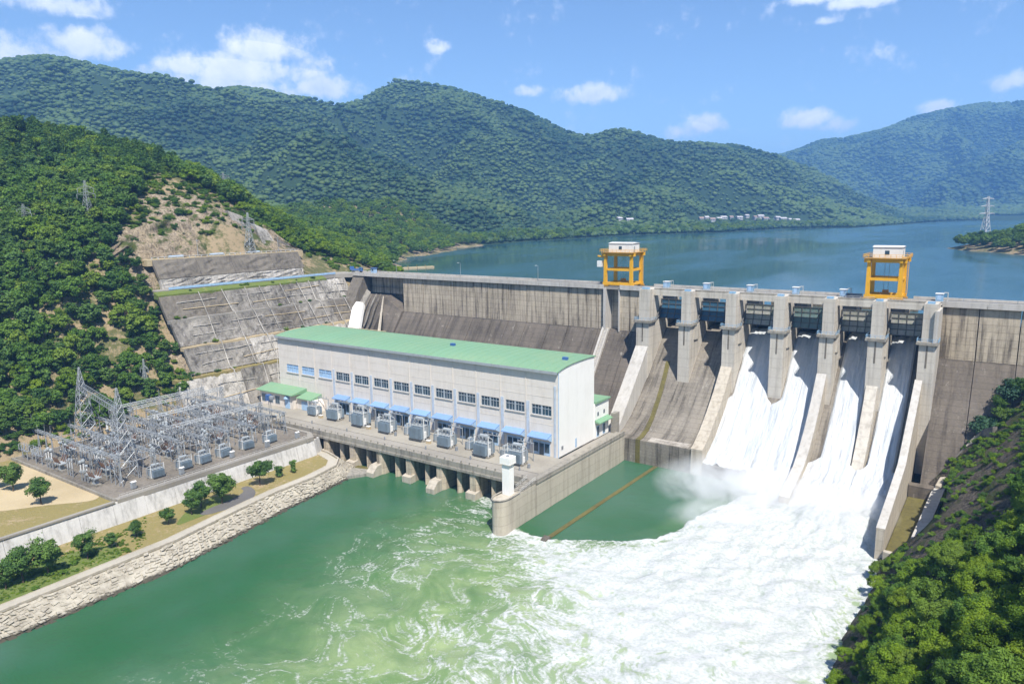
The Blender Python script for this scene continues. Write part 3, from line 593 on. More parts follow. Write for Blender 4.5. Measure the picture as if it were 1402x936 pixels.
# ------------------------------------------------------------------ left bank: terraces cut into the hill
def make_terraces():
    root = setroot('terraced_slope', 'stepped grey sprayed concrete slope between the powerhouse and the hill', 'slope')
    Y0, Y1 = -58.0, 33.0
    def face(name, x0, z0, x1, z1, mat, w, jit=0.25, y0=Y0, y1=Y1, sk=0.0):
        y = y0; r = random.Random(int(abs(x0) * 7))
        while y < y1 - 1:
            ww = min(w * r.uniform(0.75, 1.3), y1 - y); d = r.uniform(0, jit); n = 6; m = 6
            vs = []
            for i in range(n + 1):
                for j in range(m + 1):
                    u = i / n; t = j / m; edge = 1 if (0 < i < n and 0 < j < m) else 0
                    vs.append((x0 + (x1 - x0) * u + d + edge * r.uniform(-0.38, 0.38), y + 0.06 + (ww - 0.12) * t + sk * u, z0 + (z1 - z0) * u + edge * r.uniform(-.15, .15)))
            b = len(vs); fs = [(i * (m + 1) + j, i * (m + 1) + j + 1, (i + 1) * (m + 1) + j + 1, (i + 1) * (m + 1) + j) for i in range(n) for j in range(m)]
            ring = [i * (m + 1) for i in range(n + 1)] + [n * (m + 1) + j for j in range(1, m + 1)] + [i * (m + 1) + m for i in range(n - 1, -1, -1)] + [j for j in range(m - 1, 0, -1)]
            for k in ring: vs.append((vs[k][0] - 1.0, vs[k][1], vs[k][2] - 0.6))
            nr = len(ring); fs += [(ring[k], ring[(k + 1) % nr], b + (k + 1) % nr, b + k) for k in range(nr)]
            mm = mat(r, y, y1) if callable(mat) else mat
            MB().add(vs, fs).build(name, mm, root); y += ww
    def pick(r, y, y1): return MAT['shotpale'] if (y > 4 and r.random() < .75) else (MAT['shot'] if r.random() < 0.7 else MAT['shotdark'])
    def pick2(r, y, y1): return MAT['shotpale'] if r.random() < 0.7 else MAT['shot']
    face('slope_panel', -134, 9, -139, 21.8, pick2, 13, .35, -66, 20)
    face('slope_panel', -142, 22.2, -147, 31.6, lambda r, y, e: MAT['shotpale'] if r.random() < .4 else MAT['shot'], 12)
    face('slope_panel', -148.5, 31.8, -154, 41, pick, 14)
    face('slope_panel', -155.5, 41.2, -160.5, 49.6, pick, 15)
    face('retaining_panel', -168, 51.3, -168.8, 55, MAT['shotpale'], 11, .1, -52, 16)
    face('slope_panel', -168.9, 55.2, -173, 62.2, MAT['shotdark'], 16, .2, -52, 17)
    for (xa, xb, z, y0, y1, mt) in ((-142.2, -138.7, 21.9, -66, Y1, MAT['dryslope']), (-148.8, -146.6, 31.7, Y0, Y1, MAT['sand']), (-155.8, -153.6, 41.1, Y0, Y1, MAT['road']), (-163.2, -160.2, 49.9, Y0, 22, MAT['lawn'])):
        n = 26; m = MB(); r = random.Random(int(z))
        vs = []
        for k in range(n + 1):
            y = y0 + (y1 - y0) * k / n; dz = r.uniform(-.15, .2); vs += [(xa, y, z + dz + (1.2 if z > 49 else 0)), (xb, y, z + dz), (xb, y, z - 1.5), (xa, y, z - 1.5)]
        fs = [(4 * k + a, 4 * k + (a + 1) % 4, 4 * k + 4 + (a + 1) % 4, 4 * k + 4 + a) for k in range(n) for a in range(4)] + [(3, 2, 1, 0), (4 * n, 4 * n + 1, 4 * n + 2, 4 * n + 3)]
        m.add(vs, fs).build('bench_ledge', mt, root)
    rj = random.Random(55)
    for (xa, za, xb, zb) in ((-134, 9, -139, 21.8), (-142, 22.2, -147, 31.6), (-148.5, 31.8, -154, 41), (-155.5, 41.2, -160.5, 49.6)):
        for u in (.36, .7):
            y = -56 + rj.uniform(0, 6)
            while y < 30:
                L = rj.uniform(8, 24); u1 = u + rj.uniform(-.05, .05); u2 = u + rj.uniform(-.05, .05); m = MB(); y2 = min(y + L, 31)
                m.tube((xa + (xb - xa) * u1 + .42, y, za + (zb - za) * u1), (xa + (xb - xa) * u2 + .42, y2, za + (zb - za) * u2), .16, None, 4); m.build('ledge_seam', MAT['shotpale'] if rj.random() < .6 else MAT['sand'], root); y = y2 + rj.uniform(1, 9)
    # grey drain ribs and stair flights running down the slope
    r = random.Random(5)
    for y in (-44, -31, -22, -12, -3, 6, 13, 19, 26):
        m = MB(); pts = [(-133.6, 9.5), (-138.5, 22.2), (-141.6, 22.6), (-146.6, 32.0), (-148.1, 32.2), (-153.6, 41.4), (-155.2, 41.6), (-160.2, 50)]
        yy = y
        for (a, b) in zip(pts[:-1], pts[1:]):
            y2 = yy + r.uniform(-1.0, 1.0); m.tube((a[0] + .2, yy, a[1]), (b[0] + .2, y2, b[1]), r.uniform(.14, .24), None, 4); yy = y2
        m.build('drain_channel', MAT['shotpale'], root)
    for (x, y0, y1, z) in ((-140, -60, 10, 22.0), (-147.4, -50, 12, 31.8)):
        m = MB(); m.tube((x, y0, z + 1.0), (x, y1, z + 1.0), 0.05, None, 4)
        k = y0
        while k < y1: m.tube((x, k, z), (x, k, z + 1.05), .05, None, 4); k += 3
        m.build('ledge_rail', MAT['rail'], root)
make_terraces()
def make_hill_roads():
    r = setroot('hill_road', 'concrete access road along the terraced slope towards the dam crest', 'road')
    m = MB(); m.box(-168, -163.1, -57, 34, 49.6, 51.35); m.build('road_surface', MAT['road'], r)
    m = MB(); m.add([(-163.2, -52, 51.4), (-163, -52, 51.4), (-163, 30, 51.4), (-163.2, 30, 51.4), (-163.2, -52, 52.3), (-163, -52, 52.3), (-163, 30, 52.3), (-163.2, 30, 52.3)], [(0, 1, 5, 4), (1, 2, 6, 5), (2, 3, 7, 6), (3, 0, 4, 7), (4, 5, 6, 7)]); m.build('blue_guard_rail', MAT['bluepaint'], r)
    pts = [(-168, 33), (-163.1, 30), (-158, 36), (-156.5, 36), (-156.5, 46), (-166, 52), (-176, 50), (-182, 40)]
    m = MB(); m.prism_z(pts, 49.6, 51.38); m.build('road_junction', MAT['road'], r)
    r2 = setroot('upper_road', 'narrow upper bench road above the dark retaining slope', 'road')
    MB().box(-179, -173, -54, 20, 60, 62.45).build('road_surface', MAT['sand'], r2)
    m = MB()
    for k in range(27): m.box(-173.4, -173.1, -52 + k * 2.6, -52 + k * 2.6 + 0.3, 62.4, 63.3)
    m.tube((-173.25, -52, 63.2), (-173.25, 18, 63.2), .09, None, 4); m.build('road_rail', MAT['rail'], r2)
make_hill_roads()
def rock_face():
    # blasted rock above the upper road and the concrete nose at its end
    ys = np.arange(-62, 25, 1.2); us = np.linspace(-.35, 1, 22); Yg, U = np.meshgrid(ys, us, indexing='ij')
    top = np.interp(ys, [-62, -56, -40, -20, 0, 12, 20, 25], [66, 72, 76, 79, 80, 74, 66, 62.5])[:, None]
    X = -178.6 - U * (top - 62) * 0.62 + fbm(Yg / 7, U * 5, 5, 13) * 3.0 - 2.2 * np.floor(np.clip(U, 0, 1) * 3.2 + fbm(Yg / 9, U, 2, 3) * .4) * .6; X = np.where(U < 0, np.minimum(X, -178.9), X); Z = 62.3 + U * (top - 62.3) + fbm(Yg / 5 + 9, U * 6, 3, 15) * 1.0 * U
    o = np_obj('rock_face', np.stack([X, Yg, Z], -1).reshape(-1, 3), grid_faces(len(ys), len(us))[:, ::-1], MAT['rock'], None, False); tag(o, 'pale blasted rock face above the upper bench road', 'rock', None, 'structure')
    rt = thing('concrete_buttress', 'grey sprayed concrete nose rising above the upper road beside the lattice pylon', 'buttress', (0, 0, 0))
    for (y0, y1, zt, xt, mt) in ((-6, 4, 80, -191, 'shot'), (4.15, 12, 74, -186.5, 'shotpale'), (12.15, 20, 67.5, -182, 'shotdark')):
        MB().hexa([(-178.2, y0, 62.2), (-178.2, y1, 62.2), (-196, y1, 62.2), (-196, y0, 62.2), (xt + (zt - 62) * 0.05, y0, zt + 1), (xt + (zt - 62) * 0.05, y1 - 1, zt - 2), (-198, y1, zt - 1), (-198, y0, zt)]).build('concrete_panel', MAT[mt], rt)
rock_face()
# loose rock scars among the trees
def scars():
    r = random.Random(44)
    for (px, py, X, w, h) in ((228, 258, -203, 20, 11), (205, 300, -189, 22, 9), (262, 290, -192, 17, 9), (188, 350, -176, 8, 7), (300, 300, -190, 14, 7), (250, 420, -164, 8, 9), (262, 500, -146, 5, 7), (205, 335, -182, 10, 8)):
        c = onx(px, py, X); n = 11; m = 9; vs = []
        ths = [(i / n * 2 - 1, j / m * 2 - 1) for i in range(n + 1) for j in range(m + 1)]
        Yq = np.array([c[1] + a * w * (1 + .2 * math.sin(b * 4 + a * 3)) for a, b in ths]); Xq = np.array([c[0] - b * h * 0.9 for a, b in ths]); Zq = left_h(Xq, Yq)
        off = np.array([1.0 * (1 - max(abs(a), abs(b)) ** 3) - 0.5 for a, b in ths]) + fbm(Xq / 3, Yq / 3, 3, 5) * 0.8
        V = np.stack([Xq + off * .5, Yq, Zq + off], -1)
        o = np_obj('bare_rock_patch', V, grid_faces(n + 1, m + 1)[:, ::-1], MAT['rock'], None, False); tag(o, 'pale bare rock and soil scar among trees on the left hillside', 'rock', 'rock scars on the left hill', 'structure')
scars()

# ------------------------------------------------------------------ left bank: yard level, retaining wall, lower path, riprap
YARD_Z = 9.0
def chaikin(P, it=3):
    for _ in range(it):
        Q = []
        for a, b in zip(P, P[1:] + P[:1]): Q += [a * .75 + b * .25, a * .25 + b * .75]
        P = Q
    return P
def make_bank():
    m = MB(); m.prism_z([(-150, -320), (-79.6, -320), (-79.6, -119.3), (-82, -119.3), (-138, -119.3), (-150, -119)], 4, 8.8)
    setting('upper_bank', m, MAT['dryslope'], 'dry tan ground beside the switchyard above the white wall')
    # sandy track and service road
    m = MB(); pts = chaikin([onz(a, b, 8.85) for a, b in [(-40, 700), (0, 700), (70, 690), (128, 686), (140, 676), (110, 660), (75, 648), (45, 640), (62, 632), (60, 622), (0, 648), (-40, 660)]])
    m.add([(p[0], p[1], 8.83) for p in pts], [tuple(range(len(pts)))]); o = setting('sandy_track', m, MAT['sand'], 'pale sandy track curving beside the switchyard corner', cat='path')
    m = MB(); m.prism_z([(-150, -118.8), (-138.4, -118.8), (-138.4, -55), (-129, -54.5), (-129, -31), (-150, -31)], 4, 8.86); setting('service_road', m, MAT['road'], 'grey service road at the foot of the left hill', cat='road')
    y = thing('switchyard_platform', 'raised concrete platform with kerb carrying the electrical switchyard', 'platform')
    MB().box(-138, -80.4, -119, -55, 3.0, 9.0).build('yard_floor', MAT['yard'], y)
    for b in ((-138.2, -80.0, -119.4, -118.8, 8.5, 9.55), (-138.3, -137.8, -118.75, -75, 8.5, 9.4)): MB().box(*b).build('kerb', MAT['deckside'], y)
    MB().box(-81.2, -79.4, -118.7, -60, 8.2, 9.35).build('walkway_edge', MAT['road'], y)
    MB().prism_z([(-81.2, -59.9), (-79.2, -59.9), (-79.4, -57), (-84, -54.2), (-98, -54), (-98, -55), (-84.5, -55.4), (-81.2, -58)], 8.2, 9.4).build('walkway_edge', MAT['road'], y)
    for (a, b) in (((-79.7, -118, 9.4), (-79.7, -59, 9.4)),):
        m = MB(); n = 30
        for k in range(n + 1): q = Vector(a).lerp(Vector(b), k / n); m.tube(q, q + Vector((0, 0, 1.0)), .045, None, 4)
        for h in (.55, 1.0): m.tube(Vector(a) + Vector((0, 0, h)), Vector(b) + Vector((0, 0, h)), .04, None, 4)
        m.build('edge_railing', MAT['rail'], y)
    w = thing('retaining_wall', 'long white streaked retaining wall below the switchyard and dry bank', 'wall')
    yv = -320.0; k = 0; r = random.Random(2)
    while yv < -57.5:
        L = 8.0; y1 = min(yv + L, -57); zt = 8.72 if yv < -119 else 8.25; d = r.uniform(0, .06)
        MB().hexa([(-78.0 + d, yv + .04, 2.5), (-78.0 + d, y1 - .04, 2.5), (-80.6, y1 - .04, 2.5), (-80.6, yv + .04, 2.5), (-79.55 + d, yv + .04, zt), (-79.55 + d, y1 - .04, zt), (-80.6, y1 - .04, zt), (-80.6, yv + .04, zt)]).build('wall_panel', MAT['retwall'], w); yv = y1
    MB().box(-80.2, -79.2, -320, -119.45, 8.72, 9.15).build('coping', MAT['road'], w)
    MB().hexa([(-79.0, -57, 2.5), (-80.5, -52.6, 2.5), (-99, -52.6, 2.5), (-99, -57, 2.5), (-79.6, -57, 8.2), (-80.6, -53.9, 8.2), (-99, -53.9, 8.2), (-99, -57, 8.2)]).build('wall_panel', MAT['retwall'], w)
    # lower ground
    edge = [(-54, -330), (-55, -200), (-56, -154), (-57, -117.6), (-60.5, -98), (-62.4, -85), (-62.9, -71.7), (-65, -61), (-69.5, -55.8), (-77, -53.4), (-84, -52.7)]
    m = MB(); m.prism_z([(-79, -330)] + edge[:1] + edge[1:] + [(-84, -58), (-79, -58)], -4, 3.5); setting('lower_bank', m, MAT['dryslope'], 'dry grass strip between retaining wall and riverside path')
    # path strip with kerbs
    def offset(poly, d):
        out = []
        for i, p in enumerate(poly):
            a = Vector(poly[max(i - 1, 0)]); b = Vector(poly[min(i + 1, len(poly) - 1)]); t = (b - a).normalized(); nn = Vector((-t.y, t.x)); out.append((p[0] + nn.x * d, p[1] + nn.y * d))
        return out
    def strip(name, d0, d1, z, h, mat, parent, rng_=None, wob=0):
        A = offset(edge, d0); B = offset(edge, d1); m = MB(); n = len(edge)
        vs = []
        for i in range(n):
            wv = wob * math.sin(i * 1.7)
            vs += [(A[i][0], A[i][1], z), (B[i][0] - wv, B[i][1], z), (B[i][0] - wv, B[i][1], z + h), (A[i][0], A[i][1], z + h)]
        fs = [(4 * k + a, 4 * k + 4 + a, 4 * k + 4 + (a + 1) % 4, 4 * k + (a + 1) % 4) for k in range(n - 1) for a in range(4)] + [(0, 1, 2, 3), (4 * n - 1, 4 * n - 2, 4 * n - 3, 4 * n - 4)]
        return m.add(vs, fs).build(name, mat, parent)
    pth = setroot('riverside_path', 'pale concrete path following the top of the stone river bank', 'path')
    strip('path_surface', 0.6, 3.2, 3.3, 0.24, MAT['pathway'], pth); strip('kerb', 3.2, 3.4, 3.3, 0.34, MAT['divide'], pth); strip('parapet', 0.0, 0.45, 3.2, 0.8, MAT['divide'], pth)
    # lawn and branch path
    for i, poly in enumerate(([(62, 812), (0, 838), (-40, 850), (-40, 800), (60, 770), (130, 745), (175, 750), (150, 775)], [(235, 722), (262, 712), (318, 690), (322, 680), (300, 676), (262, 692)])):
        m = MB(); pp = chaikin([onz(a, b, 3.52) for a, b in poly]); m.add([(p[0], p[1], 3.52 + .004 * i) for p in pp], [tuple(range(len(pp)))]); o = setting('lawn', m, MAT['lawn'], 'green grass patch beside the riverside path', cat='grass')
    m = MB(); pp = chaikin([onz(a, b, 3.53) for a, b in [(318, 683), (336, 672), (328, 668), (340, 664), (352, 672), (345, 684), (320, 694), (280, 706), (270, 702)]]); m.add([(p[0], p[1], 3.535) for p in pp], [tuple(range(len(pp)))]); setting('asphalt_turnout', m, MAT['asphalt'], 'dark asphalt turnout joining the riverside path', cat='path')
    # riprap: base slope and separate stones
    A = np.array(edge); B = np.array([(-48, -330), (-50.2, -200), (-51, -150), (-50.3, -122), (-54.5, -98), (-57.5, -82), (-59.2, -70), (-60.8, -60), (-65.5, -51.8), (-75, -49.9), (-84, -49.6)])
    m = MB(); n = len(A); vs = []
    for i in range(n): vs += [(A[i][0], A[i][1], 3.35), (B[i][0], B[i][1], -0.4), (B[i][0] + .6, B[i][1] + .1, -3)]
    m.add(vs, [(3 * i, 3 * i + 1, 3 * i + 4, 3 * i + 3) for i in range(n - 1)] + [(3 * i + 1, 3 * i + 2, 3 * i + 5, 3 * i + 4) for i in range(n - 1)]); base = setting('stone_bank', m, MAT['riprap'], 'pale riprap stone slope dropping from path to green river', cat='river bank')
    st = MB(); r = random.Random(12); segs = []
    for i in range(1, n - 1):
        L = np.linalg.norm(A[i + 1] - A[i]); k = 0.0
        while k < L:
            t = k / L; a = A[i] + (A[i + 1] - A[i]) * t; b = B[i] + (B[i + 1] - B[i]) * t; row = 0; s = r.uniform(-.04, .06)
            while s < 0.99:
                h = r.uniform(0.075, .14); 
                if r.random() < 0.93:
                    p = a + (b - a) * (s + h / 2); z = 3.35 - 3.75 * (s + h / 2); sl = Vector((b[0] - a[0], b[1] - a[1], -3.75)); ln = sl.length; sl.normalize(); tg = Vector((A[i + 1][0] - A[i][0], A[i + 1][1] - A[i][1], 0)).normalized(); nr = tg.cross(sl).normalized(); nr = nr if nr.z > 0 else -nr
                    wd = r.uniform(.3, .95); hh = h * ln * 0.46; tk = r.uniform(.04, .5); c = Vector((p[0], p[1], z)) + tg * r.uniform(-.15, .15)
                    q = r.uniform(-.4, .4); tg2 = (tg + sl * q).normalized(); sl2 = (sl - tg * q).normalized()
                    j = lambda: r.uniform(.82, 1.12)
                    cs = [c + tg2 * (sx * wd * j()) + sl2 * (sy * hh * j()) + nr * (-.25) for sx, sy in ((-1, -1), (1, -1), (1, 1), (-1, 1))] + [c + tg2 * (sx * wd * .82 * j()) + sl2 * (sy * hh * .8 * j()) + nr * (tk * j()) for sx, sy in ((-1, -1), (1, -1), (1, 1), (-1, 1))]
                    st.hexa(cs)
                s += h
            k += r.uniform(1.1, 1.6)
    o = st.build('riprap_stones', MAT['riprap'], base); o['kind'] = 'stuff'
    # low sill across the tailrace corner
    s_ = thing('tailrace_sill', 'low mossy concrete sill between stone bank and deck piers', 'sill')
    MB().hexa([(-61.5, -60.5, -3), (-56, -52.5, -3), (-57.5, -51.5, -3), (-66, -54, -3), (-61.5, -60.5, .9), (-56, -52.5, .9), (-57.5, -51.5, .9), (-66, -54, .9)]).build('sill_wall', MAT['deckside'], s_)
    MB().prism_z([(-66.2, -53.8), (-57.6, -51.6), (-58.5, -49.5), (-68, -51.3)], -2, .62).build('moss_bed', MAT['mossgreen'], s_)
make_bank()

# ------------------------------------------------------------------ the dam
PW = 4.0
PX = [-6.8, 8.4, 23.2, 38.2, 52.4, 65.6, 78.5]     # left faces of the seven piers
PROF12 = [(46, 39), (42, 38.6), (39, 37.2), (36, 34.6), (30, 28.4), (24, 22.0), (18, 16.4), (12, 11.8), (7, 8.9), (3, 7.7), (0, 7.5)]
PROF34 = [(46, 39), (42, 38.6), (39, 37.0), (36, 33.8), (30, 27.2), (24, 20.6), (18, 14.8), (12, 9.6), (6, 5.6), (2.5, 4.1), (0, 3.7)]
PROF56 = [(46, 39), (42, 38.6), (39, 37.0), (36, 33.8), (30, 27.2), (24, 20.6), (18, 14.6), (12, 9.2), (6, 4.8), (1, 1.9), (-5, -0.6), (-14, -2)]
def make_dam():
    D = thing('dam', 'long weathered concrete gravity dam with a gated spillway across the valley', 'dam')
    r = random.Random(9)
    # left wall blocks: vertical crest wall and dark downstream slope, one monolith at a time
    xs = [-126, -114.1, -98.4, -86.6, -77.9, -68.6, -59.9, -49.1, -40.6, -32.7, -27.8, -24.2]
    xs2 = [-19.4, -15.1, -8.5]
    blocks = list(zip(xs[:-1], xs[1:])) + list(zip(xs2[:-1], xs2[1:])) + [(82.5, 91.5), (91.5, 101.2), (101.2, 112), (112, 124)]
    for (a, b) in blocks:
        d = r.uniform(0, 0.16)
        MB().prism_x([(36 - d, 35.6), (44.5, 35.6), (44.5, 50.4), (36 - d, 50.4)], a + .13, b - .13).build('wall_block', MAT['wall'], D)
        rr = MB(); e = r.uniform(-.08, .12)
        rr.prism_x([(36.6, 35.55), (44.4, 35.55), (44.4, -6), (4, -6), (9.2 - e, -.1), (36.0 - e, 35.55)], a + .09, b - .09); rr.build('slope_slab', MAT['slope'], D)
    # deep slot with a pale frame below the first crane
    MB().box(-24.2, -19.4, 39.5, 44.5, 20, 50.4).build('slot_back', MAT['wall'], D)
    MB().box(-25.2, -24.25, 34.6, 40, 35.0, 50.8).build('slot_jamb', MAT['pale'], D); MB().box(-19.35, -18.9, 35.2, 40, 35.0, 50.8).build('slot_jamb', MAT['pale'], D)
    MB().prism_x([(36.2, 35.5), (40, 35.5), (40, -6), (9.2, -6), (9.2, -.1)], -24.2, -19.4).build('slot_slope', MAT['slope'], D)
    m = MB(); m.prism_x([(34.9, 36.6), (36.8, 36.6), (12, 3.5), (10.1, 3.5)], -25.6, -24.8)
    m.prism_x([(35.2, 35.9), (36.4, 35.9), (12, 3.2), (10.8, 3.2)], -24.8, -23.2)
    for k in range(66):
        t = k / 66; m.box(-24.8, -23.6, 35.2 - 24.5 * t - .2, 35.2 - 24.5 * t + .15, 35.5 - 32.7 * t, 35.95 - 32.7 * t)
    m.build('slope_stair', MAT['pale'], D)
    # left abutment: recess under the bridge, stepped slopes, gully and white chute
    A = thing('abutment', 'shadowed concrete recess and gully slopes at the left end of the dam', 'abutment')
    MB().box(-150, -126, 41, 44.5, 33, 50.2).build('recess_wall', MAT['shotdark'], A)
    for x0, x1 in ((-149.6, -138.2), (-137.8, -126.2)): MB().box(x0, x1, 40.2, 41.0, 42.6, 50.2).build('recess_panel', MAT['wall'], A)
    MB().prism_x([(36, 41.5), (41, 42.4), (41, 20), (8, -2), (20, 20)], -149.9, -136).build('recess_slope', MAT['slope'], A)
    MB().hexa([(-136.1, 33, 39), (-126.1, 22, 18), (-126.1, 41, 18), (-136.1, 41, 39), (-136.1, 34, 41.8), (-126.1, 34.5, 35.6), (-126.1, 41, 36), (-136.1, 41, 42.2)]).build('recess_slope', MAT['slope'], A)
    MB().hexa([(-136, 32.4, 38.4), (-135.2, 32, 38.4), (-127.6, 18, 16), (-128.6, 18, 16), (-136, 33.2, 42.2), (-135.2, 33, 42), (-127.6, 20.5, 19), (-128.6, 20.5, 19)]).build('rib_wall', MAT['divide'], A)
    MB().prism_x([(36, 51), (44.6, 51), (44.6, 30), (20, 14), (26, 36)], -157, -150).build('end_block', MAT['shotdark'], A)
    Q = [ony(475, 457, 17), ony(490, 457, 17), ony(497, 414, 30), ony(484, 412, 30)]; MB().hexa([(q[0], q[1] + 1.2, q[2] - 1.5) for q in Q] + [tuple(q) for q in Q]).build('white_chute', MAT['white'], A)
    MB().hexa([(-150.8, 10, 12), (-147, 10, 12), (-147.6, 37, 36), (-151.4, 37, 36), (-150.8, 11, 15), (-147, 11, 14), (-147.6, 37, 43), (-151.4, 37, 45)]).build('gully_side', MAT['shot'], A)
    for k in range(3):
        m = MB(); x = -146.2 + k * 2.9; m.path([(x, 36.5, 42.2), (x + 1.2, 31, 37), (x + 3, 26, 31), (x + 3.6, 20, 24), (x + 4.4, 13, 15)], .3 + .12 * k, 5); m.build('gully_rib', MAT['shot'] if k % 2 else MAT['shotdark'], A)
    # crest road and parapets
    MB().box(-157, -8, 35.2, 45.4, 50.45, 51.3).build('crest_road', MAT['road'], D); MB().box(82.4, 126, 35.2, 45.4, 50.45, 51.3).build('crest_road', MAT['road'], D)
    MB().box(-8.02, 82.42, 39.5, 45.4, 50.3, 51.28).build('crest_road', MAT['road'], D)
    for (x0, x1) in ((-157, -25.3), (-18.8, -8), (82.4, 126)):
        n = max(1, int((x1 - x0) / 9)); w = (x1 - x0) / n
        for k in range(n):
            MB().box(x0 + k * w + .06, x0 + (k + 1) * w - .06, 34.9, 35.25, 50.5, 52.15).build('parapet_panel', MAT['pale'], D)
    for (x0, x1) in ((-157, -28), (-10, 60), (74, 126)):
        n = max(1, int((x1 - x0) / 12)); w = (x1 - x0) / n
        for k in range(n): MB().box(x0 + k * w + .06, x0 + (k + 1) * w - .06, 45.1, 45.5, 50.5, 52.1).build('parapet_panel', MAT['pale'], D)
    for y in (35.9, 44.0):
        MB().box(-60, 110, y - .08, y + .08, 51.3, 51.5).build('crane_rail', MAT['steeldark'], D)
    # spillway piers
    for i, x in enumerate(PX):
        w = PW if i else 4.6
        p = MB().prism_x([(24.0, 4), (24.0, 41.4), (46.5, 41.4), (48.5, 38), (48.5, 10), (30, 4)], x, x + w).build('pier', MAT['pier'], D)
        MB().prism_x([(25.2, 41.4), (25.2, 52.2), (33, 52.2), (33, 50.9), (46, 50.9), (46, 41.4)], x + .35, x + w - .35).build('pier_column', MAT['pier'], p)
        m = MB(); m.box(x - .7, x + w + .7, 23.2, 28.6, 41.0, 41.7); m.build('bracket', MAT['deckside'], p)
        m = MB()
        for (a, b) in (((x - .6, 23.3), (x + w + .6, 23.3)), ((x + w + .6, 23.3), (x + w + .6, 28.5)), ((x - .6, 23.3), (x - .6, 28.5))):
            for h in (.5, 1.0): m.tube((*a, 41.7 + h), (*b, 41.7 + h), .045, None, 4)
            for k in range(5): t = k / 4; m.tube((a[0] + (b[0] - a[0]) * t, a[1] + (b[1] - a[1]) * t, 41.7), (a[0] + (b[0] - a[0]) * t, a[1] + (b[1] - a[1]) * t, 42.75), .045, None, 4)
        m.build('platform_rail', MAT['bluebox'], p)
        m = MB(); m.box(x + 1.1, x + w - 1.1, 25.6, 27.0, 52.2, 52.8); m.build('winch_box', MAT['bluebox'], p)
        m = MB(); m.box(x + w * .5 - .22, x + w * .5 + .22, 23.93, 24.4, 34.5, 40.8); m.build('drain_slot', MAT['shotdark'], p)
        if i in (1, 2, 3, 4, 5):
            m = MB(); m.box(x + w - .02, x + w + .45, 27.5, 31, 36, 41); m.build('trunnion_block', MAT['pier'], p)
    # front and rear bridge beams, seen through them the reservoir
    for i in range(6):
        a = PX[i] + (PW if i else 4.6) - .35; b = PX[i + 1] + .35
        MB().box(a, b, 28.6, 31.0, 50.0, 51.9).build('bridge_beam', MAT['pier'], D)
        MB().box(a, b, 28.75, 29.0, 51.9, 52.5).build('bridge_kerb', MAT['deckside'], D)
        m = MB()
        for h in (.6, 1.1): m.tube((a, 28.8, 51.9 + h), (b, 28.8, 51.9 + h), .05, None, 4)
        k = a
        while k < b: m.tube((k, 28.8, 51.9), (k, 28.8, 53.0), .05, None, 4); k += 2
        m.build('bridge_rail', MAT['rail'], D)
        MB().box(a, b, 35.4, 36.6, 50.2, 51.3).build('bridge_beam', MAT['deckside'], D)
        MB().box(a + .1, a + 3.6, 37.5, 39.2, 46.8, 50.2).build('hoist_box', MAT['steeldark'], D); MB().box(a + 3.7, a + 4.8, 37.2, 39.4, 44, 50.2).build('guide_column', MAT['pier'], D)
        # radial gate: curved skin plate with ribs and two pairs of arms
        mat = (MAT['gateblue'], MAT['gateblue'], MAT['gategrey'], MAT['gategreen'], MAT['gategrey'], MAT['gategrey'])[i]
        arc = [(32.6 + 1.9 * t + .55 * math.sin(math.pi * t), 41.9 + 6.3 * t) for t in [k / 8 for k in range(9)]]
        g = MB().prism_x(arc + [(y + .4, z) for y, z in arc[::-1]], a + .15, b - .15).build('spillway_gate', mat, D)
        for k in range(5):
            xx = a + .5 + (b - a - 1.0) * k / 4; MB().prism_x([(y - .3, z) for y, z in arc] + [(y - .01, z) for y, z in arc[::-1]], xx - .08, xx + .08).build('gate_rib', MAT['gaterib'], g)
        for k in (0, 2, 4, 6, 8):
            c_ = arc[k]; MB().box(a + .2, b - .2, c_[0] - .22, c_[0] - .01, c_[1] - .1, c_[1] + .1).build('gate_beam', MAT['gaterib'], g)
        for xx in (a + .5, b - .5):
            for k in (2, 6): MB().bar((xx, arc[k][0] - .1, arc[k][1]), (xx, 28.0, 40.6), .4).build('gate_arm', MAT['gaterib'], g)
    # chutes
    def chute(name, prof, x0, x1, mat):
        poly = [(y, z) for y, z in prof] + [(prof[-1][0], -6), (46, -6)]
        return MB().prism_x(poly[::-1], x0, x1).build(name, mat, D)
    MB().box(PX[2] + 3.3, PX[4] - .1, -.35, -.02, -4, 3.5).build('lip_wall', MAT['slope'], D)
    c12 = chute('chute', PROF12, PX[0] + 4.2, PX[2] + .5, MAT['chute']); chute('chute', PROF34, PX[2] + 3.2, PX[4] + .5, MAT['chute']); chute('chute', PROF56, PX[4] + 2.4, PX[6] + .5, MAT['chute'])
    MB().prism_x([(y - .02, z + .03) for y, z in [(.6, 7.52), (3.2, 7.75), (5.4, 8.3), (5.4, 8), (.6, 7)]], 8.6, 21.8).build('pale_apron', MAT['apron'], c12)
    # algae strip down the first chute and its face
    m = MB(); P = [(29, 27.4, 3.0), (24, 22.05, 3.7), (18, 16.45, 4.4), (12, 11.9, 5.0), (7, 9.0, 5.4), (3, 7.8, 5.5), (-.12, 7.6, 5.6), (-.12, -.5, 5.6)]
    vs = []
    for (y, z, x) in P: vs += [(x - .75, y, z + .12), (x + .75, y, z + .12), (x + .75, y + .3, z - .4), (x - .75, y + .3, z - .4)]
    m.add(vs, [(4 * k + a, 4 * k + 4 + a, 4 * k + 4 + (a + 1) % 4, 4 * k + (a + 1) % 4) for k in range(len(P) - 1) for a in range(4)]); m.build('algae_strip', MAT['mossgreen'], c12)
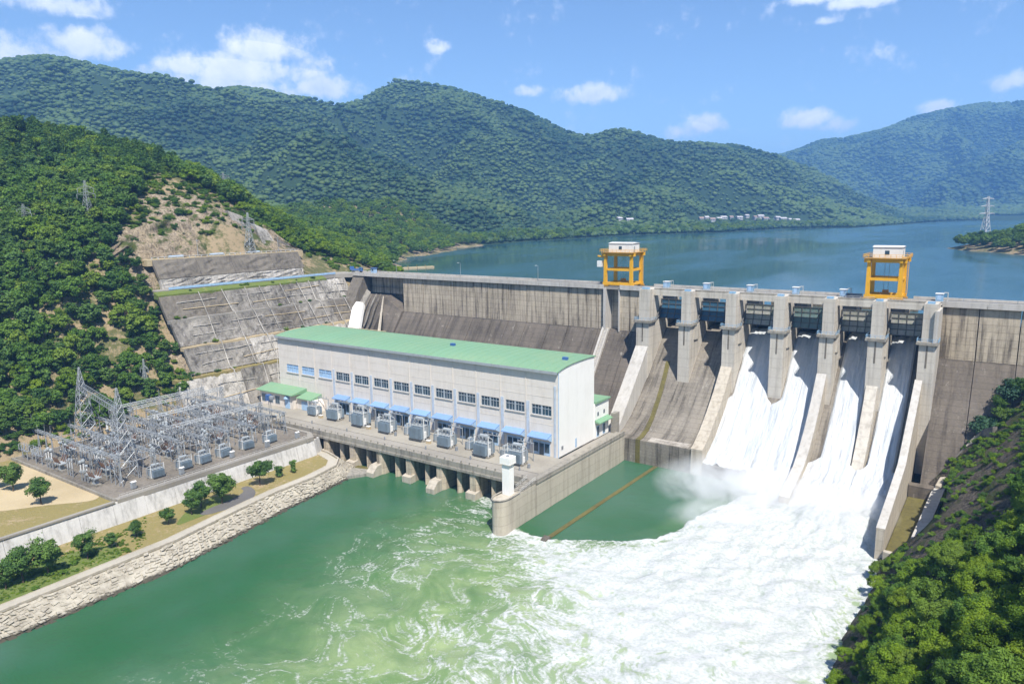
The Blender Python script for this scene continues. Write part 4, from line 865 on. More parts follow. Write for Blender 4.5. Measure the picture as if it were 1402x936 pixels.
    # training walls
    def twall(x0, x1, top, mat, cap=None):
        ys = [p[0] for p in top]; poly = top + [(top[-1][0], -6), (top[0][0], -6)]
        o = MB().prism_x(poly[::-1], x0, x1).build('training_wall', mat, D)
        if cap:
            pl = [(y, z + .03) for y, z in top] + [(y + .05, z - .4) for y, z in top[::-1]]
            MB().prism_x(pl[::-1], x0 - .08, x1 + .08).build('wall_cap', cap, o)
        return o
    twall(PX[0], PX[0] + 4.3, [(24.1, 33), (12, 19.6), (4, 11.0), (0.3, 8.0), (-.4, 7.6)], MAT['pale'], MAT['pale'])
    twall(PX[2], PX[2] + 3.4, [(24.1, 29), (18, 22), (12, 16.4), (6, 11.6), (2, 9.0), (-.5, 8.0)], MAT['divide'], MAT['divide'])
    twall(PX[4], PX[4] + 2.6, [(24.1, 30), (18, 22), (12, 15.6), (6, 10.6), (1, 7.6), (-6, 5.6), (-13, 3.6)], MAT['divide'], MAT['pale'])
    twall(PX[5] + .4, PX[5] + 3.4, [(24.1, 28), (20, 22), (15, 15.2), (10, 9.6), (7, 6.6)], MAT['pier'])
    twall(PX[6] - .2, PX[6] + 1.5, [(24.1, 31), (12, 22), (0, 13.5), (-15, 10.6), (-31, 7.8)], MAT['divide'], MAT['pale'])
    MB().prism_x([(24.2, 2), (24.2, 50.4), (36, 50.4), (36, 2)], PX[6] + 3.2, PX[6] + 4.2).build('pier_rib', MAT['pale'], D)
    return D
dam = make_dam()

# ------------------------------------------------------------------ falling water
def make_spill():
    q = NT('white_spill_water'); p = q.pos(); b = q.b
    s1 = q.noise(q.scl(p, (1.1, 0.045, 0.045)), 1.0, 5, 0.65); s2 = q.noise(q.scl(p, (3.0, 0.16, 0.16)), 1.0, 5, 0.7, 0.3); s3 = q.noise(p, 0.9, 4, 0.6)
    w = q.sstep(q.math('ADD', q.math('MULTIPLY', s1, 0.6), q.math('MULTIPLY', s2, 0.4)), 0.34, 0.58)
    up = q.attr('up'); w = q.math('MULTIPLY', w, q.sstep(up, 0.0, 1.0, 1.0, 0.55))
    c = q.mix(w, (0.38, 0.415, 0.43), (0.57, 0.575, 0.57)); c = q.mix(q.math('MULTIPLY', q.sstep(s2, 0.56, 0.74), q.attr('thin')), c, (0.46, 0.43, 0.37)); q.color(c); b.inputs['Roughness'].default_value = 0.55
    q.bump(q.math('ADD', s2, q.math('ADD', s3, s1)), 0.6, 0.35)
    def sheet(prof, x0t, x1t, x0b, x1b, thick, label, thin, ysplit=24, ymin=None, seed=0, shift=0.0):
        py = np.array([a for a, _ in prof][::-1]); pz = np.array([c for _, c in prof][::-1])
        ys = np.arange(py[0], 42.01, .35); us = np.linspace(0, 1, 46); Yg, U = np.meshgrid(ys, us, indexing='ij')
        t = np.clip((ysplit - Yg) / 2.5, 0, 1); t = t * t * (3 - 2 * t)
        a = x0t + (x0b - x0t) * t; bb = x1t + (x1b - x1t) * t; X = a + (bb - a) * U
        th = thick(Yg) if callable(thick) else thick
        Z = np.interp(Yg, py, pz) + th + fbm(X / 1.6, Yg / 9, 4, 80 + seed) * .5 + fbm(X / .7, Yg / 2.6, 3, 90 + seed) * .26 + fbm(X / 2.2, Yg / 3.5, 4, 95 + seed) * .9 * np.clip((10 - Yg) / 12, 0, 1) - np.clip(np.abs(U - .5) * 2 - .86, 0, 1) * 7.5 * np.minimum(th, 1.0) * (1 - 0.75 * t)
        o = np_obj('falling_water', np.stack([X, Yg, Z], -1).reshape(-1, 3), grid_faces(len(ys), len(us)), q.m); me = o.data
        at = me.attributes.new('up', 'FLOAT', 'POINT'); at.data.foreach_set('value', np.clip((Yg - 30) / 10, 0, 1).ravel().astype(np.float32))
        at = me.attributes.new('thin', 'FLOAT', 'POINT'); at.data.foreach_set('value', np.full(Yg.size, thin, np.float32)); tag(o, label, 'water', None, 'structure')
    ext34 = PROF34 + [(-1.5, 3.3), (-4, 1.6), (-6.5, -0.8)]; ext56 = PROF56
    sheet(PROF34[:-1] + [(0.15, 3.3)], PX[2] + 4.0, PX[3], PX[2] + 3.3, PX[3] + 2.0, .75, 'thin white water sheet below the third spillway gate from the powerhouse', .35, seed=1)
    sheet(ext34, PX[3] + 4.0, PX[4], PX[3] + 2.0, PX[4] + .1, .8, 'white water sheet below the fourth gate beside the long middle training wall', .3, seed=2)
    sheet(ext56, PX[4] + 5.0, PX[5], PX[4] + 2.6, PX[5] + 2.0, lambda y: 1.5 + np.clip((12 - y) / 14, 0, 1) * 2.6 - np.clip((-3 - y) / 6, 0, 1) * 5.5, 'thick white torrent below the fifth gate', .0, ysplit=9, seed=3)
    sheet(ext56, PX[5] + 4.0, PX[6] - 2.0, PX[5] + 2.0, PX[6] + .1, lambda y: 1.5 + np.clip((12 - y) / 14, 0, 1) * 2.6 - np.clip((-3 - y) / 6, 0, 1) * 5.5, 'thick white torrent below the sixth gate along the right basin wall', .0, ysplit=9, seed=4)
make_spill()
def make_basin():
    B = thing('side_channel', 'small dry side channel with mossy floor beside the right basin wall', 'channel')
    MB().prism_z([(80.2, -31), (84.4, -29), (86.2, 10), (80.2, 11)], -3, 1.9).build('channel_floor', MAT['mossgreen'], B)
    MB().hexa([(84.2, -33, -3), (86.6, -35, -3), (88.6, 14, -3), (85.8, 14, -3), (84.2, -33, 3.6), (86.6, -35, 3.8), (88.6, 14, 5.2), (85.8, 14, 5.0)]).build('channel_wall', MAT['pale'], B)
    MB().hexa([(80.1, -32.2, -3), (84.5, -33.4, -3), (84.4, -31.8, -3), (80.1, -30.9, -3), (80.1, -32.2, 3.0), (84.5, -33.4, 3.2), (84.4, -31.8, 3.2), (80.1, -30.9, 3.0)]).build('end_wall', MAT['divide'], B)
    MB().hexa([(80.2, 9.5, 1), (86, 9.5, 1), (86, 11.6, 1), (80.2, 11.6, 1), (80.2, 9.6, 5.2), (86, 9.6, 5.0), (86, 11.6, 5.4), (80.2, 11.6, 5.4)]).build('head_wall', MAT['slope'], B)
    for k, (y, z) in enumerate(((-6, 4.1), (5, 4.7))): pass
    S = thing('bank_steps', 'broken concrete walkway climbing the right bank beside the dark slope', 'steps')
    r = random.Random(3); pts = [(86.8, 11, 5.8), (88.4, 14.4, 9.2), (90.2, 17.2, 12.2), (92.2, 19.4, 15.2), (94.0, 20.6, 18), (95.6, 19.6, 20.4), (98, 16, 22.6)]
    for k, (a, b) in enumerate(zip(pts[:-1], pts[1:])):
        a = Vector(a); b = Vector(b); t = (b - a).normalized(); s = Vector((-t.y, t.x, 0)).normalized() * (.55 + .3 * r.random())
        MB().hexa([a - s - Vector((0, 0, 3)), a + s - Vector((0, 0, 3)), b + s - Vector((0, 0, 3)), b - s - Vector((0, 0, 3)), a - s, a + s, b + s, b - s]).build('step_slab', MAT['shot'] if k % 3 else MAT['divide'], S)
make_basin()
def make_weir():
    W = thing('sunken_weir', 'mossy brown concrete guide wall lying awash across the calm pool', 'weir')
    a = onz(748, 738, 0); b = onz(897, 639, 0)
    MB().hexa([(a[0] - .9, a[1], -3), (a[0] + .9, a[1], -3), (b[0] + .9, 0, -3), (b[0] - .9, 0, -3), (a[0] - .6, a[1], .2), (a[0] + .6, a[1], .2), (b[0] + .6, 0, .1), (b[0] - .6, 0, .1)]).build('weir_wall', MAT['mossgreen'], W)
    MB().hexa([(a[0] - 1, a[1] - 2.2, -3), (a[0] + 1, a[1] - 2.2, -3), (a[0] + 1, a[1] + .5, -3), (a[0] - 1, a[1] + .5, -3), (a[0] - .7, a[1] - 1.4, .5), (a[0] + .7, a[1] - 1.4, .5), (a[0] + .9, a[1] + .5, .8), (a[0] - .9, a[1] + .5, .8)]).build('weir_nose', MAT['shotdark'], W)
make_weir()

# ------------------------------------------------------------------ gantry cranes on the crest
def make_crane(x0, x1, label, extra):
    z = 51.5; y0, y1 = 35.9, 44.0; H = 11.0; cx_ = (x0 + x1) / 2
    C = thing('gantry_crane', label, 'crane', (cx_, (y0 + y1) / 2, z), 0, 'yellow gantry cranes on the dam crest')
    def bld(m, n, mt): 
        m.v = [(a - cx_, b - (y0 + y1) / 2, c - z) for a, b, c in m.v]; return m.build(n, mt, C)
    for y in (y0, y1):
        m = MB(); m.box(x0 - .9, x1 + .9, y - .45, y + .45, z + .5, z + 1.5); bld(m, 'sill_beam', MAT['yellow'])
        for x in (x0, x1):
            m = MB(); m.hexa([(x - .6, y - .45, z + 1.5), (x + .6, y - .45, z + 1.5), (x + .6, y + .45, z + 1.5), (x - .6, y + .45, z + 1.5), (x - .5, y - .5, z + H), (x + .5, y - .5, z + H), (x + .5, y + .5, z + H), (x - .5, y + .5, z + H)]); bld(m, 'leg', MAT['yellow'])
            m = MB(); m.box(x - 1.5, x + 1.3, y - .55, y + .55, z + .02, z + .52); w_ = bld(m, 'wheel_bogie', MAT['yellowdark'])
        m = MB(); m.box(x0 - .2, x1 + .2, y - .28, y + .28, z + 5.7, z + 6.5); bld(m, 'cross_beam', MAT['yellow'])
        m = MB(); m.box(x0 - 1.4, x1 + 1.4, y - .5, y + .5, z + H, z + H + 1.15); bld(m, 'main_girder', MAT['yellow'])
    for x in (x0, x1):
        m = MB(); m.box(x - .28, x + .28, y0 + .5, y1 - .5, z + 5.7, z + 6.4); bld(m, 'side_beam', MAT['yellow'])
        m = MB(); m.box(x - .3, x + .3, y0 + .5, y1 - .5, z + .65, z + 1.35); bld(m, 'side_beam', MAT['yellow'])
        m = MB(); m.box(x - .45, x + .45, y0 - 1.2, y1 + 1.2, z + H + .1, z + H + 1.05); bld(m, 'end_girder', MAT['yellow'])
    m = MB(); m.box(x0 - 1.2, x1 + 1.2, y0 - 1.5, y1 + 1.5, z + H + 1.15, z + H + 1.35); bld(m, 'platform', MAT['yellowdark'])
    m = MB(); cs = [(x0 - 1.6, y0 - 1.6), (x1 + 1.6, y0 - 1.6), (x1 + 1.6, y1 + 1.6), (x0 - 1.6, y1 + 1.6)]
    for k in range(4):
        a, b = cs[k], cs[(k + 1) % 4]
        for h in (.55, 1.05): m.tube((*a, z + H + 1.35 + h), (*b, z + H + 1.35 + h), .05, None, 4)
        for t in range(9): m.tube((a[0] + (b[0] - a[0]) * t / 8, a[1] + (b[1] - a[1]) * t / 8, z + H + 1.3), (a[0] + (b[0] - a[0]) * t / 8, a[1] + (b[1] - a[1]) * t / 8, z + H + 2.4), .05, None, 4)
    bld(m, 'platform_rail', MAT['yellow'])
    m = MB(); hx0, hx1, hy0, hy1 = x0 + .6, x1 - .2, y0 + 1.2, y1 - 1.2; zz = z + H + 1.38
    m.box(hx0, hx1, hy0, hy1, zz, zz + 3.1); h = bld(m, 'machine_house', MAT['offwhite'])
    m = MB(); m.prism_x([(hy0 - .25, zz + 3.12), (hy1 + .25, zz + 3.12), ((hy0 + hy1) / 2, zz + 3.5)], hx0 - .25, hx1 + .25); m.v = [(a - cx_, b - (y0 + y1) / 2, c - z) for a, b, c in m.v]; m.build('house_roof', MAT['offwhite'], h)
    m = MB(); m.box((hx0 + hx1) / 2 - .7, (hx0 + hx1) / 2 + .5, hy0 - .06, hy0 + .05, zz + .9, zz + 2.1); m.v = [(a - cx_, b - (y0 + y1) / 2, c - z) for a, b, c in m.v]; m.build('house_window', MAT['glass'], h)
    m = MB(); m.box(hx1 - .05, hx1 + .06, hy0 + 1, hy0 + 1.9, zz + .1, zz + 2.1); m.v = [(a - cx_, b - (y0 + y1) / 2, c - z) for a, b, c in m.v]; m.build('house_door', MAT['tank'], h)
    m = MB(); m.box(cx_ - 1.4, cx_ + 1.4, 39, 41, z + 1.0, z + 1.9); m.box(cx_ - .8, cx_ + .8, 39.4, 40.6, z + 1.9, z + 2.7); bld(m, 'lifting_beam', MAT['yellowdark'])
    m = MB()
    for dx in (-.6, .6): m.tube((cx_ + dx, 40, z + 2.6), (cx_ + dx, 40, z + H + .3), .05, None, 4)
    bld(m, 'hoist_rope', MAT['steeldark'])
    m = MB()
    for t in range(14): m.bar((x1 + .55, y1 - .4 - .2 * (t % 2), z + 1.5 + t * .7), (x1 + 1.0, y1 - .4, z + 1.5 + t * .7), .08)
    m.tube((x1 + 1.0, y1 - .7, z + 1.2), (x1 + 1.0, y1 - .7, z + H), .05, None, 4); m.tube((x1 + 1.0, y1 - .1, z + 1.2), (x1 + 1.0, y1 - .1, z + H), .05, None, 4); bld(m, 'ladder', MAT['yellow'])
    if extra:
        m = MB(); m.box(x0 - 3.0, x0 - 1.3, y0 - 1.0, y0 + .6, z + 7.0, z + 9.2); cb = bld(m, 'operator_cab', MAT['offwhite'])
        m = MB(); m.tube((x0 - 1, y0, z + 10.6), (x0 - 3.2, y0, z + 10.9), .3, None, 6); bld(m, 'hose_arm', MAT['yellow'])
make_crane(-25.0, -14.7, 'yellow gantry crane above the dark slot in the plain dam wall', True)
make_crane(62.7, 71.3, 'yellow gantry crane over the spillway gates near the right end', False)
def cabinets():
    for i, (x, dx) in enumerate(((-3.5, 0), (11.2, 0), (26.3, 0), (41.0, 0), (55.3, 0), (81.4, 0))):
        c = thing('hoist_cabinet', ['gate hoist cabinet on the crest beside the plain wall end', 'gate hoist cabinet on the crest behind the second pier from the powerhouse', 'gate hoist cabinet on the crest behind the third pier from the powerhouse', 'gate hoist cabinet on the crest behind the middle pier', 'gate hoist cabinet on the crest left of the crane over the gates', 'gate hoist cabinet on the crest right of the crane over the gates'][i], 'cabinet', (x, 42.6, 51.3), 0, 'gate hoist cabinets on the crest')
        MB().box(-1.3, .6, -1, 1, .02, 2.1).build('cabinet_body', MAT['bluebox'], c); MB().box(-1.45, .75, -1.15, 1.15, 2.1, 2.3).build('cabinet_roof', MAT['offwhite'], c)
        m = MB()
        for y in (-.9, .9): m.path([(.7, y, .02), (1.7, y, .02 + .05), (1.7, y, 2.5), (.7, y, 2.5)], .06, 4)
        m.tube((1.7, -.9, 2.5), (1.7, .9, 2.5), .06, None, 4); m.tube((1.7, -.9, 1.2), (1.7, .9, 1.2), .05, None, 4); m.build('frame', MAT['rail'], c)
        MB().box(-.9, .1, -1.06, -1.0, .4, 1.8).build('cabinet_door', MAT['bluepaint'], c)
    # lamp posts on the crest road
    for k, x in enumerate((-60, -100, -138)):
        l = thing('street_lamp', 'slim grey lamp post standing on the plain dam crest road', 'lamp post', (x, 44.6, 51.3), 0, 'lamp posts on the crest road'); MB().tube((0, 0, 0), (0, 0, 6), .11, .07, 6).build('pole', MAT['steel'], l); MB().path([(0, 0, 5.9), (0, -.8, 6.2), (0, -1.3, 6.2)], .06).build('arm', MAT['steel'], l); MB().box(-.18, .18, -1.9, -1.2, 6.1, 6.25).build('lamp_head', MAT['offwhite'], l)
cabinets()
# dark log boom floating just behind the crest
def boom():
    for k, (x0, x1, y0, y1) in enumerate(((29, 52, 58, 60), (54, 74, 60, 62), (76, 94, 62, 63.5))):
        b = thing('log_boom', ['dark floating boom behind the middle spillway piers', 'dark floating boom behind the right hand crane', 'dark floating boom behind the last gate'][k], 'boom', (0, 0, 0), 0, 'floating booms behind the crest')
        n = 6
        for j in range(n):
            a = (x0 + (x1 - x0) * j / n, y0 + (y1 - y0) * j / n); c = (x0 + (x1 - x0) * (j + .96) / n, y0 + (y1 - y0) * (j + .96) / n)
            MB().hexa([(a[0], a[1] - .9, ZR - .5), (c[0], c[1] - .9, ZR - .5), (c[0], c[1] + .9, ZR - .5), (a[0], a[1] + .9, ZR - .5), (a[0], a[1] - .9, ZR + 1.1), (c[0], c[1] - .9, ZR + 1.1), (c[0], c[1] + .9, ZR + 1.1), (a[0], a[1] + .9, ZR + 1.1)]).build('float', MAT['shotdark'], b)
boom()

# ------------------------------------------------------------------ powerhouse
FX0, FX1, FY, BY = -127.0, -4.3, -32.1, -10.7; PZ0, PZ1 = 9.0, 34.3
WIN_PX = [741.4, 705.2, 671.1, 639.1, 607.9, 578.2, 549.6, 522.0, 495.3, 469.6, 445.7, 422.2, 401.3]
BAYX = []
def make_powerhouse():
    H = thing('powerhouse', 'long pale powerhouse with green curved roof and row of blue framed windows', 'building')
    for px in WIN_PX: BAYX.append(float(ony(px, 568 - (741 - px) * .165, FY)[0]))
    edges = [FX1] + [(a + b) / 2 for a, b in zip(BAYX[:-1], BAYX[1:])] + [FX0]
    # wall panels per bay, with the window opening left free
    for i, x in enumerate(BAYX):
        a, b = edges[i + 1], edges[i]; wz0, wz1 = 20.9, 23.9; w = 3.35
        if i == 0: a = edges[1]
        m = MB()
        def pnl(x0, x1, z0, z1): m.box(x0, x1, FY, FY + .5, z0, z1)
        pnl(a + .02, b - .02, wz1, 29.0); pnl(a + .02, b - .02, PZ0, wz0); pnl(a + .02, x - w, wz0, wz1); pnl(x + w, b - .02, wz0, wz1); m.build('wall_panel', MAT['panel'], H)
        MB().box(a + .02, b - .02, FY, FY + .5, 29.04, PZ1).build('wall_panel', MAT['panel'], H)
        # window
        blue = i >= 10
        f = thing('window', None, None); f.parent = H
        m = MB(); m.box(x - w, x + w, FY + .28, FY + .34, wz0, wz1); m.build('pane', MAT['glass'] if not blue else MAT['bluepaint'], f)
        m = MB(); nb = 6
        for k in range(nb + 1):
            xx = x - w + 2 * w * k / nb; t = .08 if k in (0, nb) else (.26 if k == nb // 2 else .04); m.box(xx - t, xx + t, FY + .1, FY + .27, wz0, wz1)
        for zz in (wz0 + .06, wz1 - .06, (wz0 + wz1) / 2 + .5): m.box(x - w, x + w, FY + .12, FY + .26, zz - .05, zz + .05)
        m.build('frame', MAT['frame'] if not blue else MAT['bluepaint'], f)
        MB().box(x - w - .2, x + w + .2, FY - .25, FY - .003, wz0 - .35, wz0 - .05).build('sill', MAT['pale'], f)
        # pale blue pilaster strip below the window line
        if i < 10: MB().box(a - .5, a + .5, FY - .18, FY - .003, 10, 24.6).build('pilaster', MAT['pilaster'], H)
        m = MB(); m.tube((a - .75, FY - .1, 9.2), (a - .75, FY - .1, PZ1 - .5), .09, None, 5); m.build('downpipe', MAT['panel'], H)
        m = MB(); m.box(a + .02, b - .02, FY - .05, FY - .002, 26.4, 26.5); m.box(a + .02, b - .02, FY - .05, FY - .002, 18.3, 18.4); m.build('wall_joint', MAT['panel'], H)
        # awning, door and ground floor opening
        if i < 10:
            aw = MB(); aw.prism_x([(FY - .004, 15.8), (FY - 2.6, 14.9), (FY - 2.6, 14.65), (FY - .004, 15.45)], x - 3.4, x + 3.4); ao = aw.build('awning', MAT['awning'], H)
            m = MB(); m.prism_x([(FY - .01, 15.4), (FY - 2.3, 14.7), (FY - .01, 13.4)], x - 3.45, x - 3.3); m.prism_x([(FY - .01, 15.4), (FY - 2.3, 14.7), (FY - .01, 13.4)], x + 3.3, x + 3.45); m.build('awning_bracket', MAT['bluepaint'], ao)
            d = MB().box(x - 2.9, x + 2.9, FY - .05, FY - .004, 9.05, 13.2).build('doorway', MAT['bluepaint'], H)
            for k in range(3):
                xx = x - 1.9 + 1.9 * k; MB().box(xx - .75, xx + .75, FY - .1, FY - .052, 9.9 if k != 1 else 9.1, 12.6).build('glazing', MAT['glass'], d)
    # corner, right side and rear walls
    MB().box(FX1 - 1.2, FX1 - .55, FY - .2, FY - .004, PZ0, 30).build('corner_strip', MAT['pilaster'], H)
    arch = [(FY, PZ1 - .1), (-30, 34.6), (-27.5, 34.95), (-24, 35.2), (-20, 35.3), (-15, 35.3), (-12.5, 35.2), (BY, 35.1)]
    n = 4; 
    for k in range(n):
        y0 = FY + .52 + (BY - FY - .52) * k / n + (.02 if k else 0); y1 = FY + .52 + (BY - FY - .52) * (k + 1) / n - .02
        top = [(y, z) for y, z in arch if y0 < y < y1]; zi = lambda y: float(np.interp(y, [a[0] for a in arch], [a[1] for a in arch]))
        MB().prism_x([(y0, PZ0), (y1, PZ0), (y1, zi(y1))] + top[::-1] + [(y0, zi(y0))], FX1 - .5, FX1).build('side_wall_panel', MAT['white'], H)
        MB().prism_x([(y0, PZ0), (y1, PZ0), (y1, zi(y1))] + top[::-1] + [(y0, zi(y0))], FX0, FX0 + .5).build('side_wall_panel', MAT['white'], H)
    MB().box(FX0 + .5, FX1 - .5, BY - .5, BY, PZ0, PZ1 + .7).build('rear_wall', MAT['panel'], H)
    # roof in sheets, with eave fascia and ridge vents
    ov = [(FY - .95, PZ1 - .12), (-30, 34.8), (-27.5, 35.17), (-24, 35.42), (-20, 35.52), (-15, 35.52), (-12.5, 35.42), (BY + .7, 35.26)]
    poly = ov + [(y, z - .22) for y, z in ov[::-1]]
    nr = 13; w = (FX1 + .3 - (FX0 - .5)) / nr; R_ = None
    for k in range(nr): R_ = MB().prism_x(poly[::-1], FX0 - .5 + k * w + .012, FX0 - .5 + (k + 1) * w - .012).build('roof_sheet', MAT['roof'], H)
    for k in range(40):
        x = FX0 + k * (FX1 - FX0) / 40 + 1.5; MB().prism_x([(y, z + .06) for y, z in ov] + [(y, z + .002) for y, z in ov[::-1]], x - .04, x + .04).build('roof_seam', MAT['roof'], H)
    MB().box(FX0 - .5, FX1 + .3, FY - 1.05, FY - .96, PZ1 - .75, PZ1 + .02).build('fascia', MAT['tank'], H); MB().box(FX0 - .5, FX1 + .3, FY - .95, FY - .01, PZ1 - .42, PZ1 - .34).build('soffit', MAT['tank'], H)
    for px, py in ((620, 471), (774, 490)):
        p = onz(px, py, 36); MB().box(p[0] - .8, p[0] + .8, p[1] - .5, p[1] + .5, 35.2, 36.3).build('roof_vent', MAT['bluedeep'], H)
    m = MB(); m.tube((-112, BY + .4, 35.5), (-92, BY + .4, 35.5), .14, None, 5); m.build('roof_pipe', MAT['sand'], H)
    # small things on the right wall
    MB().box(FX1 + .003, FX1 + .08, -22.2, -21.4, 9.5, 12.2).build('wall_cabinet', MAT['bluepaint'], H); MB().box(FX1 + .003, FX1 + .15, -30.2, -29.3, 11, 12).build('vent_grille', MAT['steeldark'], H)
    m = MB(); m.tube((FX1 + .1, FY + .2, 9), (FX1 + .1, FY + .2, 34), .11, None, 6); m.build('drain_pipe', MAT['bluepaint'], H)
    # rear annex with green roof
    A = thing('annex', 'small white annex with green roofs behind the powerhouse end wall', 'building')
    MB().box(-14, -4.0, BY + .02, -1.5, 9, 20.2).build('wall', MAT['white'], A); MB().hexa([(-14.4, BY + .05, 20.2), (-3.5, BY + .05, 20.2), (-3.5, -1, 20.2), (-14.4, -1, 20.2), (-14.4, BY + .05, 20.9), (-3.5, BY + .05, 20.9), (-3.5, -1, 20.6), (-14.4, -1, 20.6)]).build('roof', MAT['roof'], A)
    MB().hexa([(-4, BY + .1, 14.2), (-2.2, BY + .1, 14.0), (-2.2, -2, 14.0), (-4, -2, 14.2), (-4, BY + .1, 15), (-2.2, BY + .1, 14.3), (-2.2, -2, 14.3), (-4, -2, 15)]).build('canopy', MAT['roof'], A)
    for y in (-8.6, -4.6):
        f = MB().box(-4.0, -3.92, y - .8, y + .8, 9.4, 12.8).build('window', MAT['bluepaint'], A); MB().box(-3.92, -3.88, y - .6, y + .6, 9.8, 12.5).build('pane', MAT['glass'], f)
        MB().box(-4.0, -3.93, y - .4, y + .4, 16, 17.2).build('window', MAT['glass'], A)
    MB().box(-3.3, -1.9, -1.2, 2, 4, 15.2).build('buttress', MAT['deckside'], A)
    # low office with green roof at the left end
    O = thing('control_office', 'low pale office with green roof at the left end of the powerhouse', 'building')
    MB().box(-131.5, -113, -38.0, FY - .3, 9, 14.2).build('wall', MAT['panel'], O); MB().hexa([(-132.5, -39.2, 14.2), (-112, -39.2, 14.2), (-112, FY - .02, 14.2), (-132.5, FY - .02, 14.2), (-132.5, -39.2, 14.5), (-112, -39.2, 14.5), (-112, FY - .02, 15.8), (-132.5, FY - .02, 15.8)]).build('roof', MAT['roof'], O)
    MB().box(-112.8, -104.5, -36.4, FY - .3, 9, 13.2).build('wall', MAT['panel'], O); MB().hexa([(-111.9, -37.4, 13.2), (-104, -37.4, 13.2), (-104, FY - .02, 13.2), (-111.9, FY - .02, 13.2), (-111.9, -37.4, 13.45), (-104, -37.4, 13.45), (-104, FY - .02, 14.7), (-111.9, FY - .02, 14.7)]).build('roof', MAT['roof'], O)
    for x in (-129.3, -125.4, -121.5):
        f = MB().box(x - 1.3, x + 1.3, -38.1, -38.0, 10, 13).build('window', MAT['frame'], O); MB().box(x - 1.1, x - .08, -38.14, -38.1, 10.2, 12.8).build('pane', MAT['glass'], f); MB().box(x + .08, x + 1.1, -38.14, -38.1, 10.2, 12.8).build('pane', MAT['glass'], f)
    d = MB().box(-117.2, -114.6, -38.1, -38.0, 9.02, 12.8).build('door', MAT['bluepaint'], O); MB().lathe((-115.9, -38.05, 12.8), [(.01, 0), (1.3, .01), (1.2, .3), (.9, .8), (.4, 1.1), (.01, 1.15)], 12).build('arch', MAT['bluepaint'], O)
    d = MB().box(-110, -106.5, -36.5, -36.4, 9.02, 12.2).build('door', MAT['bluepaint'], O)
    m = MB(); m.prism_y([(-104.3 + 2.4 * math.cos(t), 9 + 4.3 * max(0.0, math.sin(t))) for t in [math.pi * k / 8 for k in range(9)]], -36, FY - .4); m.build('arched_porch', MAT['panel'], O)
make_powerhouse()

# ------------------------------------------------------------------ tailrace deck
def make_deck():
    D = thing('tailrace_deck', 'concrete transformer deck on dark water piers in front of powerhouse', 'deck')
    y0 = -51.6; x0, x1 = -107, -1.9
    n = 9; w = (x1 - x0) / n
    for k in range(n): MB().box(x0 + k * w + .04, x0 + (k + 1) * w - .04, -45.6, FY - .02, 7.4, 9.0).build('deck_slab', MAT['deck'], D)
    for k in range(n): MB().box(x0 + k * w + .04, x0 + (k + 1) * w - .04, y0 + .4, -45.7, 7.4, 8.9).build('road_slab', MAT['road'], D)
    MB().box(x0 - 25, x0 - .02, -54, FY - .3, 7.4, 8.95).build('deck_slab', MAT['deck'], D)
    for k in range(18): MB().box(x0 + k * w / 2 + .03, x0 + (k + 1) * w / 2 - .03, y0 - .1, y0 + .39, 7.9, 9.5).build('edge_beam', MAT['deckside'], D)
    for k in range(18): MB().box(x0 + k * w / 2, x0 + (k + 1) * w / 2 - .2, y0 - .5, y0 + .1, 7.15, 7.9).build('corbel_beam', MAT['deckside'], D)
    m = MB()
    for k in range(36): x = x0 + k * 2.95; m.box(x, x + .25, y0 + .05, y0 + .3, 9.5, 10.15)
    m.tube((x0, y0 + .18, 10.1), (x1, y0 + .18, 10.1), .06, None, 4); m.build('deck_rail', MAT['deckside'], D)
    for k in range(6):
        m = MB(); x = x0 + 14 + k * 17; m.tube((x, -46.2, 8.9), (x, -46.2, 9.9), .25, .22, 8); m.build('bollard', MAT['steeldark'], D)
    big = [-104.2, -92.2, -80.1, -68.1, -56.2, -44.1, -32.2, -20.1, -8]; thin = [-98.4, -86.3, -74.3, -62.3, -50.2, -38.2, -26.2, -14.1]
    for i, x in enumerate(big):
        p = MB().prism_z([(x - 1.5, y0 + 1.0), (x - 1.0, y0 - .1), (x + 1.0, y0 - .1), (x + 1.5, y0 + 1.0), (x + 1.5, -34), (x - 1.5, -34)], -5, 7.38).build('pier', MAT['wall'], D)
        if i in (2, 4, 6): MB().prism_x([(-50.5, -4), (-50.5, 3.4), (-53.5, 3.2), (-55.4, 1.4), (-55.4, -4)], x - 2, x + 1.0).build('buttress_block', MAT['divide'], p)
        elif i in (3, 5, 7, 1): MB().prism_x([(-50.5, -4), (-50.5, 2.4), (-52.9, 1.9), (-52.9, -4)], x - 1.7, x + 1.7).build('pier_foot', MAT['divide'], p)
    for x in thin: MB().prism_z([(x - .8, y0 + 1.6), (x, y0 + .6), (x + .8, y0 + 1.6), (x + .8, -34), (x - .8, -34)], -5, 7.38).build('pier', MAT['wall'], D)
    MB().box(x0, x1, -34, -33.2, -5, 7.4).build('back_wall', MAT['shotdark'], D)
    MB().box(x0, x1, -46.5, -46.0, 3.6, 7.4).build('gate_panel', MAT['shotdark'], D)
make_deck()
